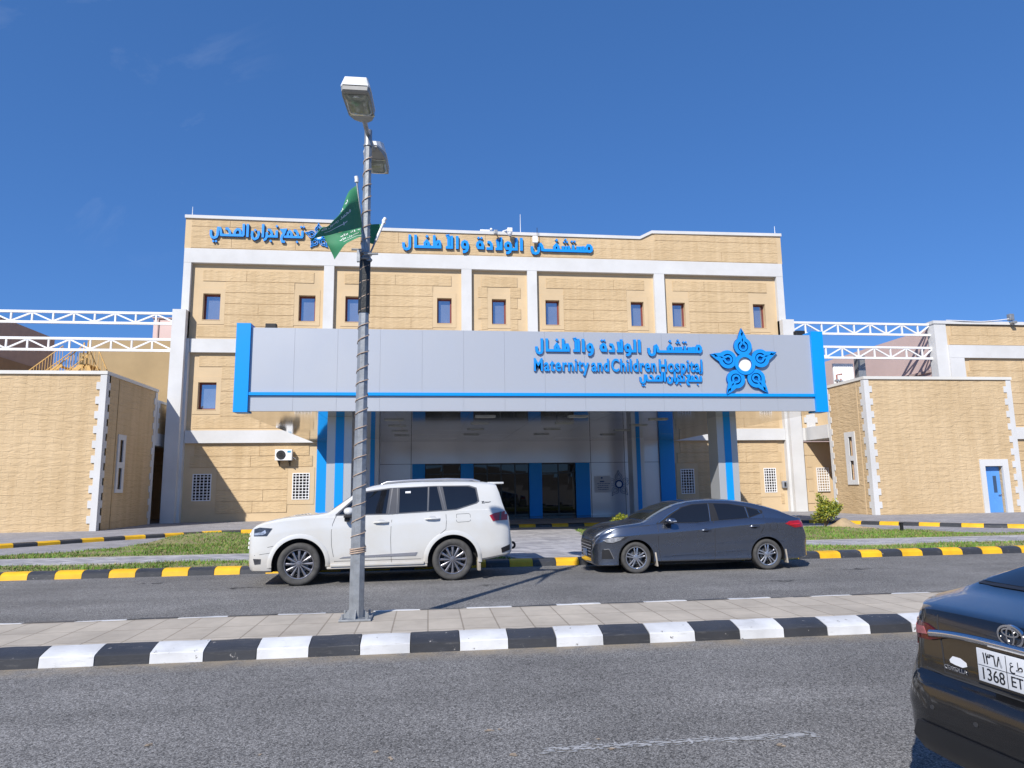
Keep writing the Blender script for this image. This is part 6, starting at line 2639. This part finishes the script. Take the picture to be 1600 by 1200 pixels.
for z in (0.66, 0.74, 0.82, 0.90):
    for y0, y1 in ((-0.66, -0.12), (0.12, 0.66)):
        suv.patch('x', [(y0, z), (y1, z), (y1, z + 0.045), (y0, z + 0.045)], None, 'front', 0, 0.008, 0.02, 0.12, bm=bm)
suv.put('grille_bars', bm, white_metal)
bm = BM()
box(bm, 3.50, 3.83, -0.66, 0.66, 1.785, 1.825, bevel=0.016)
suv.put('roof_spoiler', bm, white_paint)
bm = BM()
ringp = [(4.09 + 0.055 * math.cos(t), 0, 0.545 + 0.055 * math.sin(t)) for t in [2 * math.pi * i / 16 for i in range(17)]]
tube(bm, ringp, 0.024, 8)
box(bm, 3.92, 4.05, -0.03, 0.03, 0.51, 0.57, bevel=0.005)
suv.put('tow_hook', bm, dark, sm=60)

# ---------------- dark grey saloon
sed_root = empty('parked_car', (4.09, 14.42, 0.0), 0.0, 'dark grey metallic saloon car parked at the yellow and black kerb, small alloy wheels', 'car', 'cars parked along the far kerb')
grey_paint = car_paint('dark_grey_metallic_paint', (0.165, 0.185, 0.228), 0.9, 0.25, 1.0, var=0.04)
SED = dict(
    top=[(-0.935, 0.42), (-0.925, 0.58), (-0.89, 0.68), (-0.82, 0.755), (-0.58, 0.865), (-0.27, 0.94), (0.11, 0.985), (0.20, 1.0), (0.42, 1.115), (0.67, 1.24), (0.95, 1.345), (1.27, 1.405), (1.69, 1.43), (1.98, 1.42), (2.41, 1.375), (2.75, 1.30), (3.09, 1.195), (3.38, 1.095), (3.58, 1.045), (3.66, 1.03), (3.70, 0.98), (3.73, 0.88), (3.76, 0.78), (3.80, 0.70), (3.84, 0.62), (3.865, 0.52)],
    belt=[(-0.935, 0.40), (-0.89, 0.60), (-0.81, 0.685), (-0.58, 0.80), (-0.27, 0.885), (0.11, 0.925), (0.5, 0.94), (1.3, 0.952), (1.8, 0.985), (2.4, 1.025), (2.7, 1.03), (3.1, 1.01), (3.45, 0.985), (3.62, 0.955), (3.70, 0.90), (3.76, 0.74), (3.865, 0.50)],
    bot=[(-0.935, 0.22), (-0.91, 0.165), (-0.82, 0.14), (-0.5, 0.14), (0, 0.18), (0.45, 0.20), (2.4, 0.20), (3.1, 0.185), (3.6, 0.20), (3.8, 0.24), (3.865, 0.34)],
    w=[(-0.935, 0.42), (-0.915, 0.56), (-0.85, 0.68), (-0.72, 0.78), (-0.5, 0.845), (-0.2, 0.875), (0.2, 0.885), (1.0, 0.892), (2.6, 0.892), (3.05, 0.882), (3.4, 0.845), (3.62, 0.785), (3.75, 0.70), (3.83, 0.58), (3.865, 0.46)],
    crown=[(-0.9, 0.03), (0.1, 0.05), (0.3, 0.03), (1.0, 0.045), (1.5, 0.075), (2.3, 0.075), (2.8, 0.05), (3.3, 0.035), (3.8, 0.03)],
    crease=[(-0.9, 0.56), (-0.5, 0.70), (0.2, 0.755), (0.5, 0.77), (1.3, 0.825), (2.6, 0.915), (3.0, 0.92), (3.6, 0.86), (3.86, 0.45)],
    tumble=0.40, shoulder=0.915, lowin=0.955, wb=2.74, hub=0.302, arch=0.36, half=0.89, clear=0.15, archflat=0.99)
sed = Car(sed_root, SED, grey_paint)
sed.wells()
for hx in (0, 2.74):
    for s in (-1, 1):
        sed.wheel(hx, s, 0.304, 0.213, 0.21, 5, (rubber, alloy, barrel), dict(pair=[(-0.30, -0.17), (0.30, 0.17)], w=(0.016, 0.014, 0.017), nuts=5))
for s in (-1, 1):
    sed.patch('window_trim', [(0.44, 0.955), (0.70, 1.12), (0.98, 1.26), (1.25, 1.325), (1.6, 1.345), (2.05, 1.325), (2.4, 1.262), (2.72, 1.175), (2.715, 1.125), (2.42, 1.035), (1.8, 0.995), (1.3, 0.96)], trimblk, 'side', s, 0.001, 0.002, 0.08)
    sed.patch('door_window', [(0.60, 0.975), (0.80, 1.13), (1.04, 1.26), (1.27, 1.312), (1.585, 1.328), (1.565, 0.985), (1.3, 0.972)], car_glass, 'side', s, 0.004, 0.003, 0.07)
    sed.patch('door_window', [(1.71, 1.328), (2.04, 1.312), (2.345, 1.252), (2.375, 1.045), (1.76, 1.003)], car_glass, 'side', s, 0.004, 0.003, 0.07)
    sed.patch('quarter_window', [(2.395, 1.24), (2.625, 1.178), (2.655, 1.128), (2.42, 1.055)], car_glass, 'side', s, 0.004, 0.003, 0.07)
    bm = BM()
    sed.strip(bm, [(0.50, 0.975), (0.72, 1.125), (0.98, 1.255)], 0.010, 'side', s, 0.004, 0.002)
    sed.strip(bm, [(1.602, 1.33), (1.578, 0.985)], 0.008, 'side', s, 0.004, 0.002)
    sed.strip(bm, [(2.365, 1.25), (2.392, 1.045)], 0.010, 'side', s, 0.004, 0.002)
    sed.strip(bm, [(2.52, 1.098), (2.66, 1.135), (2.625, 1.183)], 0.010, 'side', s, 0.004, 0.002)
    sed.put('chrome_strip', bm, chrome)
    bm = BM()
    for pl in ([(0.47, 0.965), (0.46, 0.8), (0.455, 0.6), (0.47, 0.40), (0.50, 0.24)], [(1.645, 1.33), (1.64, 0.95), (1.635, 0.6), (1.62, 0.27)], [(2.70, 1.17), (2.73, 1.03), (2.69, 0.87), (2.61, 0.72), (2.50, 0.62)], [(0.5, 0.245), (2.36, 0.245)], [(-0.12, 0.885), (0.30, 0.925)], [(3.12, 0.62), (3.3, 0.70)]):
        sed.strip(bm, pl, 0.006, 'side', s)
    sed.strip(bm, [(2.89 + 0.085 * math.cos(t), 0.86 + 0.085 * math.sin(t)) for t in [2 * math.pi * i / 18 for i in range(18)]], 0.005, 'side', s, close=True)
    sed.put('shut_lines', bm, seamblk)
    # lower door moulding that catches light
    for x0, x1, z0, z1 in ((0.55, 1.60, 0.335, 0.385), (1.65, 2.32, 0.385, 0.42)):
        bm = BM()
        sed.patch('x', [(x0, z0 - 0.014), (x1, z1 - 0.016), (x1, z1), (x0 + 0.02, z0 + 0.002)], None, 'side', s, 0.002, 0.014, 0.15, bm=bm)
        sed.put('door_crease', bm, grey_paint)
    for x0, x1, z in ((1.33, 1.56, 0.815), (2.36, 2.59, 0.868)):
        bm = BM()
        y = s * 0.878
        tube(bm, [(x0, y - s * 0.012, z - 0.008), (x0 + 0.03, y + s * 0.028, z), ((x0 + x1) / 2, y + s * 0.038, z + 0.004), (x1 - 0.03, y + s * 0.026, z + 0.003), (x1, y - s * 0.012, z)], 0.014, 8)
        sed.put('door_handle', bm, grey_paint, sm=60)
        cup = [((x0 + x1) / 2 + 0.065 * math.cos(t), z - 0.006 + 0.036 * math.sin(t)) for t in [2 * math.pi * i / 16 for i in range(16)]]
        sed.patch('handle_cup_shade', cup, seamblk, 'side', s, 0.0008, 0.0008, 0.2)  # flat near-black patch painted in for the shade of the hand cup
    sed.patch('headlight', [(-0.76, 0.665), (-0.55, 0.715), (-0.14, 0.725), (-0.24, 0.655), (-0.48, 0.59), (-0.66, 0.60)], lamp_dark, 'side', s, 0.002, 0.006, 0.05)
    sed.patch('headlight_lens', [(-0.73, 0.65), (-0.55, 0.70), (-0.24, 0.712), (-0.33, 0.648), (-0.49, 0.605), (-0.64, 0.612)], lamp_clear, 'side', s, 0.008, 0.004, 0.04)
    sed.patch('fog_recess', [(-0.74, 0.47), (-0.58, 0.475), (-0.475, 0.29), (-0.76, 0.285)], trimblk, 'side', s, 0.001, 0.002, 0.05)
    bm = BM()
    sed.strip(bm, [(-0.70, 0.472), (-0.58, 0.478), (-0.475, 0.295)], 0.016, 'side', s, 0.003, 0.004)
    sed.put('fog_trim', bm, chrome)
    sed.patch('tail_light', [(3.14, 0.912), (3.28, 0.955), (3.56, 0.965), (3.66, 0.94), (3.66, 0.84), (3.40, 0.825)], tail_red, 'side', s, 0.003, 0.008, 0.05)
    sed.patch('tail_light_bar', [(3.24, 0.902), (3.56, 0.912), (3.56, 0.893), (3.26, 0.885)], pmat('bright_red_lens', (0.6, 0.02, 0.03), 0.15, var=0.05), 'side', s, 0.011, 0.003, 0.08)
    sed.patch('tail_light', [(s * 0.36, 0.86), (s * 0.66, 0.86), (s * 0.66, 0.93), (s * 0.36, 0.91)] if s > 0 else [(s * 0.66, 0.86), (s * 0.36, 0.86), (s * 0.36, 0.91), (s * 0.66, 0.93)], tail_red, 'rear', 0, 0.003, 0.006, 0.06)
    bm = BM()
    bmesh.ops.create_uvsphere(bm, u_segments=18, v_segments=12, radius=1)
    for v in bm.verts:
        q = v.co
        v.co = (0.70 + q.x * (0.105 + 0.02 * q.z), s * (0.965 + q.y * 0.085), 1.01 + q.z * 0.062 * (1 if q.z > 0 else 0.8))
    mr_ = sed.put('mirror', bm, grey_paint, sm=80)
    bm = BM()
    box(bm, 0.60, 0.76, min(s * 0.82, s * 0.95), max(s * 0.82, s * 0.95), 0.95, 0.978, bevel=0.01)
    link('mirror_base', bm, trimblk, mr_)
    bm = BM()
    tube(bm, [(0.66, s * 1.035, 1.0), (0.74, s * 1.04, 1.005), (0.79, s * 1.02, 1.005)], 0.012, 6)
    link('indicator', bm, lamp_clear, mr_)
    for x in (0.385, 3.125):
        bm = BM()
        box(bm, x - 0.01, x + 0.02, min(s * 0.70, s * 0.86), max(s * 0.70, s * 0.86), 0.13, 0.40, bevel=0.005)
        for v in bm.verts:
            v.co.x += (0.40 - v.co.z) * 0.12
        sed.put('mud_flap', bm, pmat('dusty_mud_flap', (0.45, 0.40, 0.33), 0.8, var=0.2, vscale=6))
sed.patch('windscreen', [(-0.70, 1.03), (0.70, 1.03), (0.62, 1.355), (-0.62, 1.355)], screen_glass, 'front', 0, 0.003, 0.004, 0.08)
sed.patch('rear_window', [(-0.62, 1.10), (0.62, 1.10), (0.56, 1.34), (-0.56, 1.34)], car_glass, 'rear', 0, 0.003, 0.004, 0.08)
sed.patch('grille', [(-0.42, 0.28), (0.42, 0.28), (0.50, 0.63), (-0.50, 0.63)], trimblk, 'front', 0, 0.002, 0.003, 0.08)
bm = BM()
for z in (0.34, 0.40, 0.46, 0.52, 0.58):
    sed.patch('x', [(-0.45, z), (0.45, z), (0.45, z + 0.012), (-0.45, z + 0.012)], None, 'front', 0, 0.006, 0.012, 0.1, bm=bm)
sed.put('grille_bars', bm, chrome)
bm = BM()
box(bm, -0.975, -0.955, -0.16, 0.16, 0.30, 0.44, bevel=0.004)
sed.put('number_plate', bm, plate_w)
bm = BM()
box(bm, 3.60, 3.72, -0.58, 0.58, 1.035, 1.055, bevel=0.009)
sed.put('boot_lip', bm, grey_paint)


# pull the overhangs in a little: nose and tail of this car are short


def squeeze(x):
    if x < -0.36:
        return -0.36 + (x + 0.36) * 0.80
    if x > 3.10:
        return 3.10 + (x - 3.10) * 0.86
    return x


for ch in sed_root.children_recursive:
    if ch.type == 'MESH' and ch.parent.name.split('.')[0] != 'wheel':
        for v in ch.data.vertices:
            v.co.x = squeeze(v.co.x)


# ---------------- black saloon at the right edge, seen from behind
blk_root = empty('parked_car', (6.235, 3.115, 0.0), math.pi + R(3), 'glossy black saloon seen from behind at the right edge with a white number plate', 'car')
black_paint = car_paint('black_car_paint', (0.006, 0.006, 0.0065), 0.0, 0.20, 0.75, var=0.1)
BLK = dict(
    top=[(-0.93, 0.50), (-0.91, 0.62), (-0.85, 0.72), (-0.75, 0.79), (-0.3, 0.91), (0.2, 0.985), (0.34, 1.01), (0.7, 1.20), (1.0, 1.335), (1.3, 1.405), (1.7, 1.455), (2.1, 1.445), (2.45, 1.40), (2.75, 1.335), (2.95, 1.268), (3.08, 1.212), (3.18, 1.186), (3.36, 1.164), (3.52, 1.146), (3.612, 1.132), (3.635, 1.118), (3.650, 1.06), (3.658, 0.98), (3.664, 0.88), (3.672, 0.825), (3.70, 0.805), (3.725, 0.79), (3.742, 0.74), (3.75, 0.66)],
    belt=[(-0.93, 0.48), (-0.85, 0.66), (-0.75, 0.73), (-0.3, 0.86), (0.2, 0.915), (0.5, 0.925), (1.5, 0.955), (2.4, 1.01), (2.9, 1.08), (3.3, 1.11), (3.55, 1.095), (3.62, 1.07), (3.65, 1.0), (3.662, 0.86), (3.70, 0.79), (3.735, 0.72), (3.75, 0.64)],
    bot=[(-0.93, 0.30), (-0.9, 0.20), (-0.5, 0.16), (0, 0.19), (0.45, 0.20), (2.4, 0.20), (3.05, 0.23), (3.3, 0.30), (3.6, 0.335), (3.70, 0.40), (3.74, 0.50), (3.75, 0.58)],
    w=[(-0.93, 0.42), (-0.85, 0.68), (-0.7, 0.79), (-0.3, 0.87), (0.3, 0.885), (2.8, 0.89), (3.15, 0.875), (3.35, 0.83), (3.47, 0.765), (3.55, 0.70), (3.61, 0.635), (3.66, 0.585), (3.70, 0.565), (3.73, 0.51), (3.75, 0.42)],
    flare=[(-0.93, 0), (2.95, 0), (3.25, 0.06), (3.5, 0.095), (3.75, 0.08)],
    crown=[(-0.9, 0.03), (0.3, 0.03), (1.0, 0.05), (1.5, 0.075), (2.3, 0.075), (2.8, 0.04), (3.1, 0.016), (3.62, 0.014), (3.75, 0.02)],
    crease=[(-0.9, 0.5), (0.2, 0.74), (1.3, 0.80), (2.6, 0.86), (3.3, 0.84), (3.75, 0.62)],
    tumble=0.42, shoulder=0.94, lowin=0.975, wb=2.70, hub=0.31, arch=0.36, half=0.89, clear=0.15, archflat=0.99)
tail_smoke = pmat('smoked_red_tail_lens', (0.09, 0.008, 0.012), 0.10, var=0.25, vscale=20, coat=0.7)
blk = Car(blk_root, BLK, black_paint)
blk.wells()
for hx in (0, 2.70):
    for s in (-1, 1):
        blk.wheel(hx, s, 0.31, 0.213, 0.21, 5, (rubber, alloy, barrel), dict(pair=[(-0.30, -0.17), (0.30, 0.17)], w=(0.016, 0.014, 0.017), nuts=5))
for s in (-1, 1):
    blk.patch('door_window', [(0.60, 0.965), (0.80, 1.13), (1.04, 1.26), (1.27, 1.315), (1.55, 1.33), (1.53, 0.985)], car_glass, 'side', s, 0.004, 0.003, 0.07)
    blk.patch('door_window', [(1.64, 1.33), (2.04, 1.312), (2.345, 1.235), (2.375, 1.05), (1.65, 0.995)], car_glass, 'side', s, 0.004, 0.003, 0.07)
    bm = BM()
    for pl in ([(0.47, 0.94), (0.46, 0.6), (0.50, 0.26)], [(1.60, 1.33), (1.59, 0.9), (1.58, 0.28)], [(2.60, 1.05), (2.58, 0.80), (2.45, 0.62)]):
        blk.strip(bm, pl, 0.006, 'side', s)
    blk.put('shut_lines', bm, seamblk)
    for x0, x1, z in ((1.30, 1.52, 0.83), (2.28, 2.50, 0.87)):
        bm = BM()
        y = s * 0.875
        tube(bm, [(x0, y - s * 0.012, z), (x0 + 0.03, y + s * 0.03, z), (x1 - 0.03, y + s * 0.03, z), (x1, y - s * 0.012, z)], 0.014, 8)
        blk.put('door_handle', bm, black_paint, sm=60)
    bm = BM()
    bmesh.ops.create_uvsphere(bm, u_segments=16, v_segments=10, radius=1)
    for v in bm.verts:
        q = v.co
        v.co = (0.70 + q.x * 0.10, s * (0.96 + q.y * 0.085), 1.0 + q.z * 0.06)
    blk.put('mirror', bm, black_paint, sm=80)
    # tail lamp: wraps from the flank to the boot
    blk.patch('tail_light', [(3.22, 0.99), (3.40, 1.045), (3.60, 1.055), (3.635, 1.03), (3.64, 0.935), (3.45, 0.925), (3.30, 0.95)], tail_smoke, 'side', s, 0.003, 0.007, 0.04)
    ysg = sorted((s * 0.40, s * 0.66))
    pl = [(s * 0.37, 1.005), (s * 0.47, 0.975), (s * 0.645, 0.965), (s * 0.645, 1.055), (s * 0.50, 1.052)]
    t_ = blk.patch('tail_light', pl, tail_smoke, 'rear', 0, 0.003, 0.008, 0.04)
    pl = [(s * 0.49, 1.0), (s * 0.575, 0.99), (s * 0.575, 1.03), (s * 0.51, 1.035)]
    blk.patch('tail_light_lens', pl, pmat('pale_pink_lens', (0.36, 0.12, 0.125), 0.15, var=0.2, vscale=30), 'rear', 0, 0.012, 0.003, 0.04)
    pl = [(s * 0.595, 0.985), (s * 0.635, 0.985), (s * 0.635, 1.03), (s * 0.595, 1.03)]
    blk.patch('tail_light_lens', pl, pmat('pale_pink_lens', (0.36, 0.12, 0.125), 0.15, var=0.2, vscale=30), 'rear', 0, 0.012, 0.003, 0.04)
    # reflector low on the bumper corner, parking sensor
    blk.patch('bumper_reflector', [(3.50, 0.52), (3.535, 0.52), (3.54, 0.44), (3.52, 0.44)], tail_red, 'side', s, 0.003, 0.005, 0.05)
bm = BM()
for y in (-0.40, -0.14, 0.14, 0.40):
    cir = [(y + 0.013 * math.cos(t), 0.66 + 0.013 * math.sin(t)) for t in [2 * math.pi * i / 12 for i in range(12)]]
    blk.patch('x', cir, None, 'rear', 0, 0.001, 0.002, 0.1, bm=bm)
blk.put('parking_sensors', bm, seamblk)
blk.patch('windscreen', [(-0.70, 1.04), (0.70, 1.04), (0.62, 1.36), (-0.62, 1.36)], screen_glass, 'front', 0, 0.003, 0.004, 0.08)
blk.patch('rear_window', [(-0.735, 1.212), (0.735, 1.212), (0.59, 1.40), (-0.59, 1.40)], car_glass, 'rear', 0, 0.003, 0.004, 0.06)
bm = BM()
blk.strip(bm, [(-0.745, 1.206), (0.745, 1.206)], 0.012, 'rear', 0, 0.002, 0.003)
blk.strip(bm, [(-0.745, 1.206), (-0.60, 1.40)], 0.012, 'rear', 0, 0.002, 0.003)
blk.strip(bm, [(0.745, 1.206), (0.60, 1.40)], 0.012, 'rear', 0, 0.002, 0.003)
blk.put('window_seal', bm, trimblk)
# lower valance in satin black, boot shut line, bumper shut line
blk.patch('lower_valance', [(-0.52, 0.33), (0.52, 0.33), (0.56, 0.46), (0.50, 0.555), (-0.50, 0.555), (-0.56, 0.46)], pmat('satin_black_valance', (0.014, 0.015, 0.017), 0.35, var=0.1), 'rear', 0, 0.004, 0.012, 0.06)
bm = BM()
blk.strip(bm, [(-0.44, 1.10), (-0.40, 0.95), (-0.385, 0.84), (0.385, 0.84), (0.40, 0.95), (0.44, 1.10)], 0.006, 'rear', 0, 0.001, 0.001)
blk.strip(bm, [(-0.62, 0.845), (-0.385, 0.825), (0.385, 0.825), (0.62, 0.845)], 0.006, 'rear', 0, 0.001, 0.001)
blk.put('shut_lines', bm, seamblk)
RXX = 3.672


def rear_pt(y, z, d=0.0):
    hit = blk.bvh.ray_cast(Vector((7, y, z)), Vector((-1, 0, 0)))
    return Vector(((hit[0].x if hit[0] is not None else 3.66) + d, y, z))


# chrome bar above the plate
bm = BM()
pts = [rear_pt(y, 1.035 - 0.03 * (abs(y) / 0.5) ** 3, 0.012) for y in [-0.47 + 0.94 * i / 24 for i in range(25)]]
rows = []
for p in pts:
    rows.append([bm.verts.new(p + Vector((a, 0, b))) for a, b in ((-0.02, -0.020), (0.006, -0.017), (0.014, 0.0), (0.006, 0.014), (-0.02, 0.017))])
for a, b in zip(rows, rows[1:]):
    for q in range(4):
        bm.faces.new((a[q], a[q + 1], b[q + 1], b[q]))
blk.put('chrome_bar', bm, chrome, sm=60)
# emblem: crossed ovals
bm = BM()


def oval(cy, cz, a, b, wd, d0, d1):
    pts_ = [(cy + a * math.cos(t), cz + b * math.sin(t)) for t in [2 * math.pi * i / 28 for i in range(28)]]
    x = rear_pt(0, 1.09).x
    stroke(bm, pts_, wd, d1, d0, True, P=lambda p, q, c: (x + c, p, q))


oval(0, 1.085, 0.064, 0.044, 0.009, 0.0, 0.016)
oval(0, 1.085, 0.019, 0.038, 0.007, 0.002, 0.0155)
oval(0, 1.100, 0.042, 0.017, 0.007, 0.004, 0.0150)
blk.put('emblem', bm, chrome, sm=50)
# number plate
px = RXX + 0.022
bm = BM()
box(bm, px - 0.006, px, -0.155, 0.155, 0.862, 1.008, bevel=0.004)
box(bm, px - 0.05, px - 0.006, -0.14, 0.14, 0.875, 0.995)
pl_ = blk.put('number_plate', bm, plate_w)


def rear_text(bm, body, y_left, y_right, z0, z1, x, th=0.0015, off=0.0, sp_=1.0):
    """y_left > y_right never: on the local axis +y is the reader's right when seen from behind"""
    me = text_mesh(body, 1.0, 0.5, off, sp_)
    t = BM()
    t.from_mesh(me)
    a, b = min(v.co.x for v in t.verts), max(v.co.x for v in t.verts)
    c, d = min(v.co.y for v in t.verts), max(v.co.y for v in t.verts)
    for v in t.verts:
        p, q, r_ = v.co
        v.co = (x + (th if r_ > 0 else 0), y_left + (p - a) / (b - a) * (y_right - y_left), z0 + (q - c) / (d - c) * (z1 - z0))
    tm = bpy.data.meshes.new('t')
    t.to_mesh(tm)
    t.free()
    bm.from_mesh(tm)
    bpy.data.meshes.remove(tm)


bm = BM()
rear_text(bm, '1368', -0.128, -0.012, 0.874, 0.927, px)
rear_text(bm, 'ETR', 0.022, 0.118, 0.880, 0.924, px)
rear_text(bm, '\u0661\u0663\u0666\u0668', -0.120, -0.020, 0.945, 0.996, px, off=0.01)
rear_text(bm, '\uFEC9', 0.020, 0.045, 0.936, 0.982, px, off=0.01)
rear_text(bm, '\uFEC1', 0.052, 0.085, 0.950, 0.990, px, off=0.01)
rear_text(bm, '\uFEAD', 0.095, 0.112, 0.938, 0.968, px, off=0.01)
box(bm, px - 0.0005, px + 0.0012, -0.150, 0.130, 0.9335, 0.9355)
box(bm, px - 0.0005, px + 0.0014, 0.001, 0.003, 0.866, 1.004)
box(bm, px - 0.0005, px + 0.0014, 0.129, 0.131, 0.866, 1.004)
cir = [(0.143 + 0.009 * math.cos(t), 0.876 + 0.009 * math.sin(t)) for t in [2 * math.pi * i / 16 for i in range(16)]]
prism(bm, cir, px - 0.0005, px + 0.0012, plane='yz')
q = link('plate_print', bm, ink, pl_)
# white model script and a torn white sticker left of the plate
bm = BM()
xs_ = rear_pt(-0.30, 0.868).x
rear_text(bm, 'COROLLA', -0.385, -0.245, 0.858, 0.880, xs_ + 0.001, 0.004, 0.03)
blk.put('boot_lettering', bm, chrome, sm=None)
stick = [(-0.355, 0.905), (-0.335, 0.925), (-0.29, 0.925), (-0.255, 0.912), (-0.250, 0.895), (-0.275, 0.885), (-0.32, 0.888), (-0.35, 0.893)]
blk.patch('sticker', stick, plate_w, 'rear', 0, 0.001, 0.001, 0.1)

# this car sits a little lower than it was drawn
for ch in blk_root.children_recursive:
    if ch.type == 'MESH' and ch.parent.name.split('.')[0] != 'wheel':
        for v in ch.data.vertices:
            t = min(1.0, max(0.0, (v.co.z - 0.4) / 0.4))
            v.co.z -= 0.055 * t * t * (3 - 2 * t)
